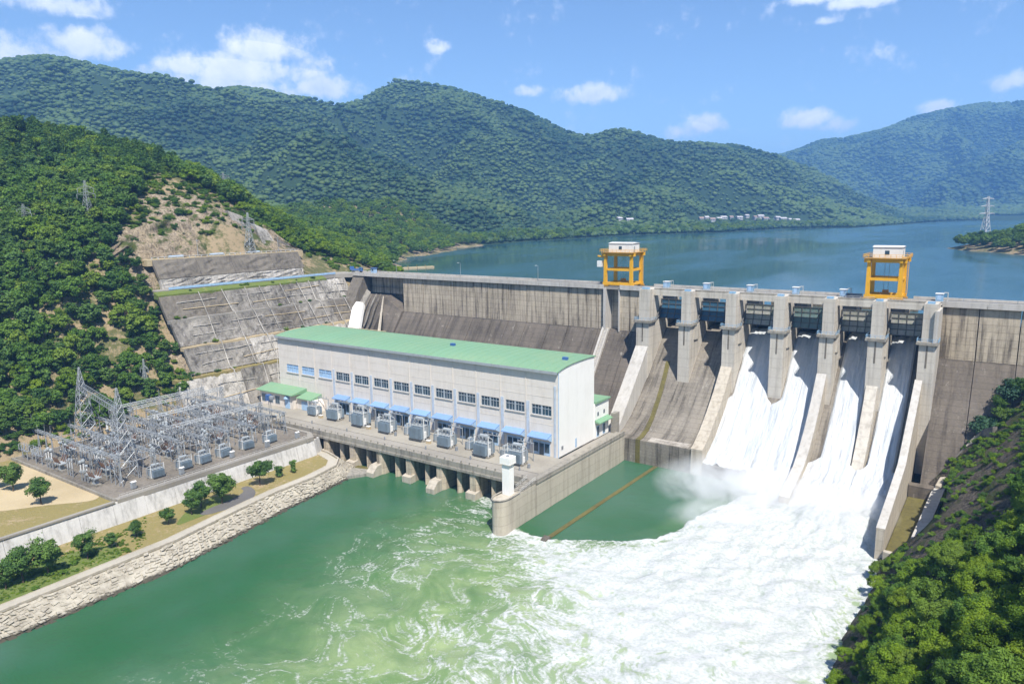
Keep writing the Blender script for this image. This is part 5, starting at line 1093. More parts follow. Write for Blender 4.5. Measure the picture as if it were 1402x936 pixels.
def make_division_wall():
    W = thing('division_wall', 'tall streaked concrete division wall between tailrace and spillway pool', 'wall')
    ys = [-59.5, -51.5, -43.5, -35.5, -27.5, -19.5, -11.5, -0.05]
    for a, b in zip(ys[:-1], ys[1:]): MB().box(-1.75, 1.0, a + .03, b - .03, -5, 8.6).build('wall_panel', MAT['divide'], W)
    MB().box(-3.9, -1.8, -32, -.2, 5, 8.8).build('side_path', MAT['road'], W); MB().box(-2.0, 1.2, -52, -.05, 8.6, 9.0).build('coping', MAT['deckside'], W)
    MB().box(.75, 1.1, -52, -.1, 9.0, 9.7).build('parapet', MAT['deckside'], W)
    # nose: rounded end, slightly lower, with open top
    pts = [(1.1, -59.5)] + [(-.9 + 2.2 * math.cos(t), -64.2 + 3.4 * math.sin(t)) for t in [-.1 - k * (math.pi - .2) / 12 for k in range(13)]] + [(-2.9, -59.5)]
    MB().prism_z(pts[::-1], -5, 8.6).build('wall_nose', MAT['divide'], W)
    m = MB()
    for a, b in zip(pts[:-1], pts[1:]):
        d = Vector((b[0] - a[0], b[1] - a[1], 0)); 
        if d.length > .01: m.tube((a[0], a[1], 9.0), (b[0], b[1], 9.0), .22, None, 4)
    m.build('nose_kerb', MAT['deckside'], W)
    m = MB()
    for (a, b) in (((1.0, -59.4, 8.7), (1.0, -52.2, 9.7)), ((-1.6, -57.4, 8.7), (-1.6, -52.2, 9.7))):
        a = Vector(a); b = Vector(b)
        for h in (.5, 1.0): m.tube(a + Vector((0, 0, h)), b + Vector((0, 0, h)), .05, None, 4)
        for k in range(6): q = a.lerp(b, k / 5); m.tube(q, q + Vector((0, 0, 1)), .05, None, 4)
    m.build('stair_rail', MAT['rail'], W)
    for k in range(7): MB().box(-1.7, .9, -59 + k, -58 + k - .02, 8.62, 8.75 + k * .12).build('step', MAT['deckside'], W)
    T = thing('gauge_tower', 'square white gauge tower standing on the division wall nose', 'tower', (-1.3, -61.2, 8.6))
    MB().box(-1.1, 1.1, -1.0, 1.0, 0.02, 8.2).build('shaft', MAT['white'], T); MB().box(-1.5, 1.5, -1.4, 1.4, 8.2, 9.9).build('head', MAT['white'], T); MB().lathe((0, 0, 9.9), [(.45, 0), (.45, .25), (.3, .3)], 8).build('vent', MAT['steeldark'], T); MB().box(-1.58, 1.58, -1.48, 1.48, 8.05, 8.2).build('head_lip', MAT['pale'], T)
make_division_wall()

# ------------------------------------------------------------------ transformers on the deck
def make_transformer(label, loc, rz, var=0):
    T = thing('transformer', label, 'transformer', loc, rz, 'deck transformers' if var < 2 else 'switchyard transformers'); s = 1.0
    MB().box(-2.1, 2.1, -1.15, 1.15, .45, 3.2).build('tank', MAT['tank'], T); MB().box(-2.5, 2.5, -1.4, 1.4, 0.02, .45).build('base', MAT['deckside'], T)
    MB().box(-2.2, 2.2, -1.25, 1.25, 3.2, 3.35).build('tank_cover', MAT['tank'], T)
    for side in (-1, 1):
        for k in range(4):
            x = -1.65 + k * 1.1; m = MB()
            for j in range(5): m.box(x - .42 + j * .2, x - .36 + j * .2, side * 1.2 if side > 0 else -2.15, 2.15 if side > 0 else -1.2, .7, 3.0)
            m.tube((x, side * 1.6, 3.05), (x, side * 1.1, 3.05), .12, None, 6); m.build('radiator', MAT['fin'], T)
    m = MB(); m.tube((-1.5, .5, 4.5), (1.3, .5, 4.5), .48, None, 10); m.bar((-1.2, .5, 3.3), (-1.2, .5, 4.3), .15); m.bar((1.0, .5, 3.3), (1.0, .5, 4.3), .15); m.build('conservator', MAT['tank'], T)
    for k in range(3):
        x = -1.3 + k * 1.3; b = MB().lathe((x, -.5, 3.35), [(.26, 0), (.26, .35), (.18, .4), (.27, .5), (.16, .58), (.26, .7), (.15, .78), (.24, .9), (.14, .98), (.22, 1.1), (.12, 1.2), (.08, 1.6)], 8).build('bushing', MAT['porcelain'], T)
    m = MB(); m.path([(2.1, .4, 1.0), (2.7, .4, 1.0), (2.7, .4, 4.2), (1.4, .4, 4.4)], .13, 6); m.build('oil_pipe', MAT['tank'], T)
    MB().box(2.15, 2.6, -1.0, -.2, .8, 2.2).build('control_box', MAT['offwhite'], T)
    m = MB(); m.path([(-2.3, 1.0, .3), (-2.9, 1.0, .6), (-3.0, 1.0, 3.4), (-2.6, 1.0, 4.0), (-1.4, .8, 4.2)], .13, 6); m.build('cable_duct', MAT['steel'], T)
    for side in (-1, 1): MB().box(side * 2.45 - .09, side * 2.45 + .09, -1.2, -1.0, .4, 5.0).build('post', MAT['offwhite'], T)
    m = MB(); m.tube((-2.45, -1.1, 4.9), (2.45, -1.1, 4.9), .08, None, 4); m.build('bus_bar', MAT['steel'], T)
    return T
TL = ['grey transformer beside the arched porch of the low office', 'grey transformer on deck, second from the low office', 'grey transformer on deck, third from the low office', 'grey transformer on deck, fourth from the low office', 'grey transformer on deck, fourth from the division wall', 'grey transformer on deck, third from the division wall', 'grey transformer on deck, second from the division wall', 'grey transformer on deck closest to the white gauge tower']
def transformers():
    P = [(-100.2, -38.9), (-89.5, -38.9), (-76.2, -39.6), (-63.5, -40.2), (-49.4, -40.5), (-37.8, -41.2), (-23.3, -42.0), (-11.4, -42.2)]
    rz = [0, .06, -.05, 0, .05, 0, -.04, .03]
    for i, (x, y) in enumerate(P):
        t = make_transformer(TL[i], (x, y, 9.0), rz[i]); k = [.85, 1.0, 1.1, 1.02, 1.1, 1.0, 1.06, 1.02][i]; t.scale = (k, k, k * 1.22 * [1, .98, 1.08, 1.0, 1.1, .95, 1, .96][i])
    for i in range(7):
        a, b = P[i], P[i + 1]; t = make_transformer('small auxiliary transformer between two of the large deck transformers', ((a[0] + b[0]) / 2, (a[1] + b[1]) / 2 + 2.6, 9.0), math.pi / 2, 0); t['group'] = 'auxiliary deck transformers'; t.scale = (.55, .55, .75)
    r = random.Random(8)
    # disconnector posts, walls and cable frames beside each transformer
    for i, (x, y) in enumerate(P):
        f = thing('cable_frame', 'cable frame with insulators behind the' + TL[i].replace('grey', '').replace(' on deck', ''), 'frame', (x, y + 4.2, 9.0), 0, 'cable frames behind the transformers')
        for s in (-1, 1): MB().bar((s * 2.6, 0, 0.02), (s * 2.6, 0, 5.2), .22).build('post', MAT['steel'], f)
        MB().bar((-2.8, 0, 5.2), (2.8, 0, 5.2), .22).build('crossbar', MAT['steel'], f)
        for k in range(3): MB().lathe((-1.6 + 1.6 * k, 0, 5.3), [(.1, 0), (.2, .1), (.1, .2), (.2, .3), (.1, .4), (.2, .5), (.1, .6), (.06, .9)], 6).build('insulator', MAT['porcelain'], f)
        if r.random() < .8:
            w = thing('oil_drum' if i % 2 else 'tool_crate', ('dark oil drum' if i % 2 else 'pale tool crate') + ' beside the' + TL[i].replace('grey', '').replace(' on deck', ''), 'drum' if i % 2 else 'crate', (x + 4.6, y - 1.2, 9.0))
            if i % 2: MB().lathe((0, 0, 0), [(.42, .01), (.45, .05), (.42, .1), (.42, .5), (.45, .55), (.42, .6), (.42, 1.05), (.45, 1.1), (.38, 1.12)], 10).build('barrel', MAT['steeldark'], w); 
            else: MB().box(-.7, .7, -.5, .5, .01, .9).build('box', MAT['sand'], w); MB().box(-.75, .75, -.55, .55, .9, 1.0).build('lid', MAT['offwhite'], w)
transformers()

# ------------------------------------------------------------------ lattice towers and switchyard
def lattice(name, T, base, w0, w1, h, n, bw, mat, parts=True):
    """tapered square lattice: four legs and the bracing of each side as parts of T"""
    def c(s, t, z): w = w0 + (w1 - w0) * z / h; return Vector((base[0] + s * w / 2, base[1] + t * w / 2, base[2] + z))
    for s in (-1, 1):
        for t in (-1, 1): MB().bar(c(s, t, 0), c(s, t, h), bw * 1.5).build('leg', mat, T)
    zs = [h * (1 - (1 - k / n) ** 1.25) for k in range(n + 1)]
    for (a, b) in (((-1, -1), (1, -1)), ((1, -1), (1, 1)), ((1, 1), (-1, 1)), ((-1, 1), (-1, -1))):
        m = MB()
        for z0, z1 in zip(zs[:-1], zs[1:]):
            m.bar(c(*a, z0), c(*b, z1), bw); m.bar(c(*b, z0), c(*a, z1), bw); m.bar(c(*a, z1), c(*b, z1), bw)
        m.build('bracing', mat, T)
def beam_truss(T, a, b, w, h, n, bw, mat, name='truss_beam'):
    a = Vector(a); b = Vector(b); d = (b - a).normalized(); s = Vector((-d.y, d.x, 0)) * w / 2; u = Vector((0, 0, h)); m = MB()
    for q in (s, -s):
        for v in (Vector(), u): m.bar(a + q + v, b + q + v, bw * 1.3)
    for k in range(n):
        p = a.lerp(b, k / n); r = a.lerp(b, (k + 1) / n)
        for q in (s, -s): m.bar(p + q, r + q + u, bw); m.bar(p + q, p + q + u, bw)
        m.bar(p + s + u, r - s + u, bw); m.bar(p + s, r - s, bw)
    return m.build(name, mat, T)
def pylon(label, loc, h, w0, mat, arms=3, rz=0.3, scale=1.0, bw=.16):
    T = thing('pylon', label, 'pylon', loc, rz); hb = h * .62
    lattice('pylon', T, (0, 0, -.5), w0, w0 * .3, hb + .5, 6, bw, mat); lattice('pylon', T, (0, 0, hb), w0 * .3, w0 * .12, h - hb, 5, bw * .8, mat)
    for k in range(arms):
        z = hb + (h - hb) * (.15 + .36 * k); L = w0 * (.95 - .12 * k); m = MB()
        for s in (-1, 1):
            for y in (-.35, .35): m.bar((0, y, z), (s * L, 0, z + .3), bw); m.bar((0, y, z + 1.3), (s * L, 0, z + .3), bw)
            for t in (.3, .6): m.bar((s * L * t, 0, z + .1), (s * L * t, 0, z + 1.3 * (1 - t) + .3 * t), bw * .7)
        m.build('crossarm', mat, T)
        for s in (-1, 1): MB().tube((s * L, 0, z + .25), (s * L, 0, z - 1.4), .12, .12, 5).build('insulator', MAT['porcelain'], T)
    return T
def wire(a, b, sag, label, grp, r=.045, n=10):
    a = Vector(a); b = Vector(b); m = MB(); pts = []
    for k in range(n + 1): t = k / n; p = a.lerp(b, t); p.z -= sag * 4 * t * (1 - t); pts.append(p)
    m.path(pts, r, 4); o = m.build('overhead_wire', MAT['wire']); tag(o, label, 'wire', grp); return o
def make_switchyard():
    Z = 9.0
    P = thing('portal_frame', 'tall grey lattice portal with two towers and a truss beam in the switchyard', 'portal frame')
    a = Vector((-131.5, -101.0, Z)); b = Vector((-94.0, -109.0, Z))
    for q in (a, b):
        lattice('portal', P, q, 5.6, 1.9, 18.5, 6, .1, MAT['steel']); lattice('portal', P, q + Vector((0, 0, 18.5)), 1.9, .25, 6.5, 4, .08, MAT['steel'])
    beam_truss(P, a + Vector((-1, .3, 18.2)), b + Vector((1, -.3, 18.2)), 1.5, 1.6, 18, .085, MAT['steel'])
    for k in range(3):
        t = .25 + .25 * k; p = a.lerp(b, t) + Vector((0, 0, 17.2)); MB().tube(p, p + Vector((0, 0, -2.2)), .12, None, 6).build('insulator', MAT['porcelain'], P)
    r = random.Random(21)
    # rows of low bus gantries across the yard
    gy = [-113, -104, -96, -88, -80.5, -73, -66, -59.5]; GW = []
    for i, y in enumerate(gy):
        x0, x1 = -135 + r.uniform(0, 2), -92 + r.uniform(0, 5); h = r.choice((6.2, 6.8, 7.4)); nc = 4
        G = thing('bus_gantry', 'low grey steel bus gantry spanning the switchyard on slim columns', 'gantry', (0, 0, 0), 0, 'low bus gantries in the switchyard')
        for k in range(nc):
            x = x0 + (x1 - x0) * k / (nc - 1); m = MB(); m.bar((x - .7, y - .1, Z), (x, y, Z + h), .17); m.bar((x + .7, y + .1, Z), (x, y, Z + h), .17); m.bar((x - .4, y, Z + h * .45), (x + .4, y, Z + h * .45), .12); m.build('column', MAT['steel'], G)
            MB().tube((x, y, Z + h), (x, y, Z + h + 2.2), .08, .03, 4).build('lightning_rod', MAT['steel'], G)
        beam_truss(G, (x0 - .8, y, Z + h), (x1 + .8, y, Z + h), .6, .6, 16, .09, MAT['steel'])
        for k in range(9): x = x0 + (x1 - x0) * (k + .5) / 9; MB().lathe((x, y, Z + h - 1.3), [(.05, 0), (.15, .1), (.07, .2), (.15, .3), (.07, .4), (.15, .5), (.07, .6), (.15, .7), (.07, .8), (.12, .9), (.05, 1.3)], 6).build('insulator', MAT['porcelain'], G)
        GW.append((x0, x1, y, h))
    for i, (g, k2) in enumerate(zip(GW[:-1], GW[1:])):
        for k in range(9):
            t = (k + .5) / 9; A = (g[0] + (g[1] - g[0]) * t, g[2], Z + g[3] - 1.3); B = (k2[0] + (k2[1] - k2[0]) * t, k2[2], Z + k2[3] - 1.3); wire(A, B, .55, 'slack busbar wire strung between low gantries in the switchyard', 'switchyard bus wires', .05, 5)
    # taller gantries standing lengthwise over the rows
    for i, x in enumerate((-132.5, -121, -110, -100)):
        h = (10.5, 12.0, 11.0, 9.5)[i]; G = thing('line_gantry', ['tall line gantry along the hill side of the switchyard', 'tall line gantry second from the hill in the switchyard', 'tall line gantry third from the hill in the switchyard', 'tall line gantry closest to the yard transformers'][i], 'gantry', (0, 0, 0), 0, 'tall line gantries in the switchyard')
        for y in (-92, -76.5, -61):
            lattice('line_gantry', G, (x, y, Z), 1.5, .8, h, 6, .06, MAT['steel']); MB().tube((x, y, Z + h), (x, y, Z + h + 2.6), .09, .03, 4).build('lightning_rod', MAT['steel'], G)
        beam_truss(G, (x, -93, Z + h - .9), (x, -60, Z + h - .9), .8, .8, 22, .06, MAT['steel'])
        for k in range(8): yy = -90.5 + k * 4; MB().lathe((x, yy, Z + h - 2.7), [(.05, 0), (.16, .12), (.08, .25), (.16, .4), (.08, .55), (.16, .7), (.08, .85), (.16, 1.0), (.08, 1.2), (.05, 1.8)], 6).build('insulator', MAT['porcelain'], G)
    for i, (x0, x1, h0, h1) in enumerate(((-132.5, -121, 10.5, 12), (-121, -110, 12, 11), (-110, -100, 11, 9.5))):
        for k in range(8): yy = -90.5 + k * 4; wire((x0, yy, Z + h0 - 2.7), (x1, yy, Z + h1 - 2.7), .8, 'slack wire strung between the tall line gantries in the switchyard', 'switchyard line gantry wires', .045, 6)
    # tall front gantry beam towards the left hill and line wires
    for k in range(3):
        t = .25 + .25 * k; p = a.lerp(b, t) + Vector((0, 0, 15)); wire(p, (-128 + 12 * k, -96, Z + 7.6), 1.2, 'line wire sloping down from the tall portal to a bus gantry', 'portal line wires', .05, 8)
    # equipment prototypes
    def column_ins(m, x, y, z, h, rr=.17):
        n = max(3, int(h / .22)); prof = [(rr * .6, 0)]
        for k in range(n): prof += [(rr, (k + .35) * h / n), (rr * .55, (k + .9) * h / n)]
        m.lathe((x, y, z), prof, 6)
    def disconnector():
        T = thing('disconnector', 'three pole disconnector switch on grey steel legs in the switchyard', 'switch', (0, 0, 0), 0, 'disconnectors in the switchyard')
        for s in (-1.6, 1.6): MB().bar((s, 0, 0.02), (s, 0, 2.6), .2).build('leg', MAT['steel'], T)
        MB().bar((-2.2, 0, 2.6), (2.2, 0, 2.6), .24).build('frame', MAT['steel'], T)
        for x in (-1.7, 0, 1.7):
            m = MB(); column_ins(m, x, -.7, 2.75, 1.5); m.build('insulator', MAT['porcelain'], T); m = MB(); column_ins(m, x, .7, 2.75, 1.5); m.build('insulator', MAT['porcelain'], T); MB().bar((x, -.8, 4.35), (x, .8, 4.45), .1).build('blade', MAT['steel'], T)
            MB().bar((x, -.8, 2.65), (x, .8, 2.65), .16).build('pole_base', MAT['steeldark'], T)
        return T
    def breaker():
        T = thing('circuit_breaker', 'grey dead tank circuit breaker with slanted bushings in the switchyard', 'breaker', (0, 0, 0), 0, 'circuit breakers in the switchyard')
        MB().box(-.7, .7, -1.4, 1.4, .02, .5).build('base', MAT['deckside'], T); MB().box(-.5, .5, -.6, .6, .5, 1.7).build('mechanism_box', MAT['tank'], T)
        for y in (-1.0, 0, 1.0):
            MB().tube((-.9, y, 2.1), (.9, y, 2.1), .34, None, 8).build('tank', MAT['tank'], T)
            for s in (-1, 1): MB().tube((s * .6, y, 2.3), (s * 1.4, y, 4.1), .2, .1, 7).build('bushing', MAT['porcebrown'], T)
        return T
    def instrument():
        T = thing('current_transformer', 'slim instrument transformer post with round head in the switchyard', 'transformer', (0, 0, 0), 0, 'instrument transformers in the switchyard')
        m = MB(); m.bar((-.25, 0, .02), (-.25, 0, 2.3), .12); m.bar((.25, 0, .02), (.25, 0, 2.3), .12); m.bar((-.3, 0, 1.2), (.3, 0, 1.2), .08); m.build('stand', MAT['steel'], T); MB().box(-.4, .4, -.35, .35, 2.3, 2.8).build('base_box', MAT['tank'], T)
        m = MB(); column_ins(m, 0, 0, 2.8, 1.9, .22); m.build('insulator', MAT['porcelain'], T); MB().lathe((0, 0, 4.7), [(.1, 0), (.4, .12), (.45, .4), (.38, .7), (.1, .85)], 8).build('head', MAT['tank'], T); return T
    def arrester():
        T = thing('surge_arrester', 'surge arrester column with grading ring in the switchyard', 'arrester', (0, 0, 0), 0, 'surge arresters in the switchyard')
        MB().bar((0, 0, .02), (0, 0, 2.2), .22).build('stand', MAT['steel'], T); m = MB(); column_ins(m, 0, 0, 2.2, 2.4, .2); m.build('insulator', MAT['porcelain'], T)
        m = MB(); pts = [(.55 * math.cos(t), .55 * math.sin(t), 4.4) for t in [k * math.pi / 5 for k in range(11)]]; m.path(pts, .05, 4); m.bar((0, 0, 4.6), (.55, 0, 4.4), .06); m.bar((0, 0, 4.6), (-.55, 0, 4.4), .06); m.build('grading_ring', MAT['steel'], T); return T
    def capbank():
        T = thing('marshalling_cabinet', 'grey marshalling cabinet with peaked lid in the switchyard', 'cabinet', (0, 0, 0), 0, 'marshalling cabinets in the switchyard')
        MB().box(-.6, .6, -.4, .4, .15, 1.9).build('body', MAT['tank'], T); MB().prism_x([(-.5, 1.9), (.5, 1.9), (0, 2.15)], -.7, .7).build('lid', MAT['offwhite'], T); MB().box(-.5, .5, -.46, -.4, .3, 1.8).build('door', MAT['steel'], T); MB().box(-.55, .55, -.35, .35, .01, .15).build('plinth', MAT['deckside'], T); return T
    protos = [disconnector(), breaker(), instrument(), arrester(), capbank()]; used = [False] * 5
    def put(i, x, y, rz, sc=1.0):
        o = protos[i] if not used[i] else copy_tree(protos[i]); used[i] = True; place(o, (x, y, Z), rz, sc)
    for j, y in enumerate([-116.4, -111, -108, -102, -98.6, -93.4, -90.4, -85.6, -82.6, -78.2, -75, -70.8, -67.8, -63.8, -61.4, -57.2]):
        x = -135
        while x < -95:
            i = [0, 2, 1, 3][(j + int((x + 130) / 5.4)) % 4]
            if abs(y + 106) < 6 and (abs(x + 131.5) < 4 or abs(x + 94) < 4): x += 3; continue
            put(i, x, y + r.uniform(-.5, .5), r.uniform(-.08, .08) + (math.pi / 2 if i == 1 else 0), r.uniform(.92, 1.15))
            if i in (2, 3):
                for k in (1, 2): put(i, x + 1.6 * k, y + r.uniform(-.2, .2), 0, r.uniform(.92, 1.15))
                x += 3.0
            x += r.uniform(3.6, 5.2)
    for y in (-112, -99, -83, -71, -60): put(4, -84.5 + r.uniform(-1, 1), y, r.uniform(-.1, .1) + math.pi / 2, 1.0)
    # posts with arched tubular busbars in the front row
    for k in range(9):
        y = -113 + k * 6.2; B = thing('arched_busbar', 'bent tubular busbar arching over insulator posts in the switchyard', 'busbar', (-93.6, y, Z), r.uniform(-.15, .15), 'arched busbars in the switchyard')
        for x in (-2.6, 0, 2.6):
            m = MB(); m.bar((x, 0, .02), (x, 0, 3.0), .16); m.build('post', MAT['steel'], B); m = MB(); column_ins(m, x, 0, 3.0, 1.2); m.build('insulator', MAT['porcelain'], B)
        m = MB()
        for x in (-2.6, 0): m.path([(x, 0, 4.3), (x + .2, 0, 5.2), (x + .8, 0, 5.8), (x + 1.8, 0, 5.8), (x + 2.4, 0, 5.2), (x + 2.6, 0, 4.3)], .08, 5)
        m.build('tube_bar', MAT['steel'], B)
    # big transformers along the front edge
    L2 = ['grey power transformer in switchyard close to its downstream corner', 'grey power transformer in switchyard, second from its downstream corner', 'grey power transformer in switchyard beside two joined radiator banks', 'grey power transformer in switchyard, middle of the front row', 'grey power transformer in switchyard, second from the deck end', 'grey power transformer in switchyard beside the deck end']
    for k, (x, y) in enumerate(((-87.6, -104), (-87.4, -96), (-87.4, -90.2), (-87.6, -83.6), (-88, -75.4), (-87.4, -67.5))):
        t = make_transformer(L2[k], (x, y, Z), math.pi / 2 + r.uniform(-.1, .1), 2); s = .74; t.scale = (s, s, s * 1.05)
    # posts standing along the road side
    for k, (px, py) in enumerate(((48, 612), (74, 630), (66, 628))):
        p = onz(px, py, Z); t = thing('steel_mast', 'slim grey steel mast at the downstream road corner of the switchyard', 'mast', (p[0], p[1], Z), 0, 'slim masts at the switchyard corner'); m = MB(); m.bar((-.7, 0, 0.01), (0, 0, 7.2), .16); m.bar((.7, 0, .01), (0, 0, 7.2), .16); m.build('leg', MAT['steel'], t); MB().tube((0, 0, 7.2), (0, 0, 10.5), .09, .04, 5).build('rod', MAT['steel'], t); MB().bar((-1, 0, 7.0), (1, 0, 7.0), .15).build('crossarm', MAT['steel'], t)
    t = thing('floodlight_mast', 'mast with blue floodlight box beside the low office', 'lamp post', tuple(onz(371, 575, Z)[:2]) + (Z,)); MB().bar((-.5, 0, .01), (-.5, 0, 7), .2).build('leg', MAT['steeldark'], t); MB().bar((.5, 0, .01), (.5, 0, 7), .2).build('leg', MAT['steeldark'], t); MB().box(-1.3, .4, -.7, .7, 7, 9).build('blue_box', MAT['bluedeep'], t); MB().lathe((1.1, 0, 7.2), [(.1, 0), (.8, .2), (.9, .9), (.8, 1.5), (.1, 1.7)], 10).build('reel', MAT['steeldark'], t)
make_switchyard()
def pylons():
    def ground(px, py, X): q = onx(px, py, X); return (q[0], q[1], float(left_h(np.array([q[0]]), np.array([q[1]]))[0]))
    pylon('grey lattice pylon rising from the upper bench in front of the concrete nose', (-176.2, float(onx(343, 347, -176)[1]), 62.4), 17.5, 4.0, MAT['pylonsteel'], 2, .2, bw=.13)
    pylon('grey green lattice pylon standing among trees on the left hillside', ground(127, 352, -204), 17, 4.4, MAT['pylonsteel'], 2, .4, bw=.075)
    pylon('pale lattice pylon half hidden by trees at the left edge of the hill', ground(38, 335, -214), 12, 3.6, MAT['pylonsteel'], 2, .4, bw=.06)
    pylon('short lattice mast at the foot of the hill behind the switchyard', (*onz(203, 585, 9)[:2], 9.0) if False else ground(203, 562, -147), 11, 2.0, MAT['pylonsteel'], 1, .2, bw=.09)
    p = onz(1348, 326, 52); z = float(isl_h(np.array([p[0]]), np.array([p[1]]))[0]); pylon('tall pale lattice pylon on the wooded point across the reservoir', (p[0], p[1], z), 46, 9, MAT['palesteel'], 3, .9, bw=.3)
    p = ground(308, 272, -235); pylon('small twin peaked lattice pylon on the ridge of the left hill', (p[0], p[1], p[2]), 11, 3.2, MAT['pylonsteel'], 2, .9, bw=.11)
pylons()

# ------------------------------------------------------------------ vegetation
def leaf_cloud(seed, centres, radii, per, leaf, flat=0.8, up=0.35, asp=0.6):
    """diamond leaf faces scattered over clumps; returns V, F"""
    g = np.random.default_rng(seed); C = np.repeat(np.asarray(centres, float), per, 0); Rr = np.repeat(np.asarray(radii, float), per)[:, None]; n = len(C)
    d = g.normal(size=(n, 3)); d /= np.linalg.norm(d, axis=1)[:, None]; d[:, 2] = np.abs(d[:, 2]) * np.where(g.random(n) < .72, 1, -1)
    AX = np.repeat(g.uniform(.6, 1.45, (len(centres), 3)) * np.array([1, 1, flat]), per, 0); rad = Rr * (0.45 + 0.55 * g.random((n, 1)) ** .7); rad = np.where(g.random((n, 1)) < .14, rad * g.uniform(1.1, 1.7, (n, 1)), rad); p = C + d * rad * AX
    nn = d * .75 + g.normal(size=(n, 3)) * .42; nn[:, 2] += up; nn /= np.linalg.norm(nn, axis=1)[:, None]
    t = np.cross(nn, g.normal(size=(n, 3))); t /= np.linalg.norm(t, axis=1)[:, None] + 1e-9; b = np.cross(nn, t); s = leaf * (.65 + .7 * g.random((n, 1)))
    V = np.stack([p - t * s, p + b * s * asp, p + t * s, p - b * s * asp], 1); V[:, 1::2, 2] -= 0.0
    return V.reshape(-1, 3), np.arange(4 * n).reshape(-1, 4)
def crown_points(seed, kind, h):
    g = np.random.default_rng(seed); pts = []; rad = []
    if kind == 'broad':
        k = 24
        while len(pts) < k:
            q = g.uniform(-1, 1, 3); l = np.linalg.norm(q)
            if l > 1 or l < .3: continue
            z = q[2]; w = 1.0 if z > -.3 else .7
            pts.append((q[0] * h * .36 * w, q[1] * h * .36 * w, h * .64 + z * h * .30)); rad.append(h * g.uniform(.10, .17))
    elif kind == 'wide':
        for k in range(30):
            a = g.uniform(0, 6.283); r_ = math.sqrt(g.random()) * h * .55; pts.append((r_ * math.cos(a), r_ * math.sin(a), h * (.80 - .42 * (r_ / (h * .55)) ** 2) + g.normal() * h * .06)); rad.append(h * g.uniform(.10, .17))
    elif kind == 'pine':
        for k in range(24):
            t = (k + .5) / 24; r_ = h * (.25 * (1 - t) + .05) * g.uniform(.3, 1.0); a = k * 2.4; pts.append((r_ * math.cos(a), r_ * math.sin(a), h * (.32 + .66 * t))); rad.append(h * (.12 * (1 - t) + .055))
    elif kind == 'bush':
        for k in range(16):
            a = g.uniform(0, 6.283); r_ = math.sqrt(g.random()) * h * .62; pts.append((r_ * math.cos(a), r_ * math.sin(a), h * g.uniform(.25, .72) * (1 - .3 * (r_ / (h * .62)) ** 2))); rad.append(h * g.uniform(.2, .32))
    elif kind == 'column':
        for k in range(12): pts.append((g.normal() * h * .07, g.normal() * h * .07, h * (.2 + .7 * k / 11))); rad.append(h * g.uniform(.13, .18))
    return np.array(pts), np.array(rad)
def trunk_mesh(seed, kind, h, pts):
    r = random.Random(seed); m = MB(); th = h * (.62 if kind in ('broad', 'wide') else (.92 if kind == 'pine' else .5)); r0 = h * .028
    segs = [Vector((0, 0, -.4))]
    for k in range(1, 5): segs.append(Vector((r.uniform(-.02, .02) * h, r.uniform(-.02, .02) * h, th * k / 4)))
    for k in range(4): m.tube(segs[k], segs[k + 1], r0 * (1 - k * .2), r0 * (1 - (k + 1) * .2), 6)
    for k in range(6):
        q = pts[r.randrange(len(pts))]; s = segs[2].lerp(segs[4], r.random() * .8); m.tube(s, Vector(q), r0 * .42, r0 * .12, 4)
    return m.mesh('trunk', MAT['bark'])
PROTO = {}
def proto(key, kind, h, per, leaf, mat, seed):
    pts, rad = crown_points(seed, kind, h); V, F = leaf_cloud(seed + 1, pts, rad, per, leaf)
    PROTO[key] = (np_mesh('crown', V, F, MAT[mat], False), trunk_mesh(seed, kind, h, pts), h)
LEAFM = ['leaf', 'leafdark', 'leaf', 'leafmid', 'leafdark', 'leafyel']
for k in range(6): proto(('hill', k), ['broad', 'broad', 'wide', 'broad', 'pine', 'wide'][k], 8.0, [90, 90, 80, 90, 80, 80][k], .4, LEAFM[k], 100 + k)
for k in range(4): proto(('bank', k), 'broad', 8.0, 250, .23, 'leafmid', 200 + k)
for k in range(3): proto(('near', k), ['broad', 'wide', 'broad'][k], 6.0, 360, .155, ['leaf', 'leafyel', 'leafdark'][k], 300 + k)
for k in range(4): proto(('bush', k), 'bush', 3.0, 260, .145, ['leaf', 'leafyel', 'leafdark', 'leafblue'][k], 400 + k)
proto(('bigyel', 0), 'wide', 7.0, 460, .155, 'leafyel', 500); proto(('bigyel', 1), 'wide', 7.0, 460, .155, 'leaf', 501); proto(('column', 0), 'column', 3.6, 110, .2, 'leafmid', 510); proto(('blue', 0), 'bush', 4.0, 190, .22, 'leafblue', 520)
def tree(key, name, label, cat, loc, rz, sc, group=None):
    cm, tm, h = PROTO[key]; T = bpy.data.objects.new(name, None); col.objects.link(T); T.location = loc; T.rotation_euler = (0, 0, rz); T.scale = sc if isinstance(sc, tuple) else (sc, sc, sc); tag(T, label, cat, group)
    for nm, me in (('trunk', tm), ('crown', cm)):
        o = bpy.data.objects.new(nm, me); col.objects.link(o); o.parent = T
    return T
def proj(x, y, z):
    q = (np.stack([x, y, z], -1) - CAM) @ RW; return CX + FPX * q[..., 0] / q[..., 2], CY + FPX * q[..., 1] / q[..., 2], q[..., 2]
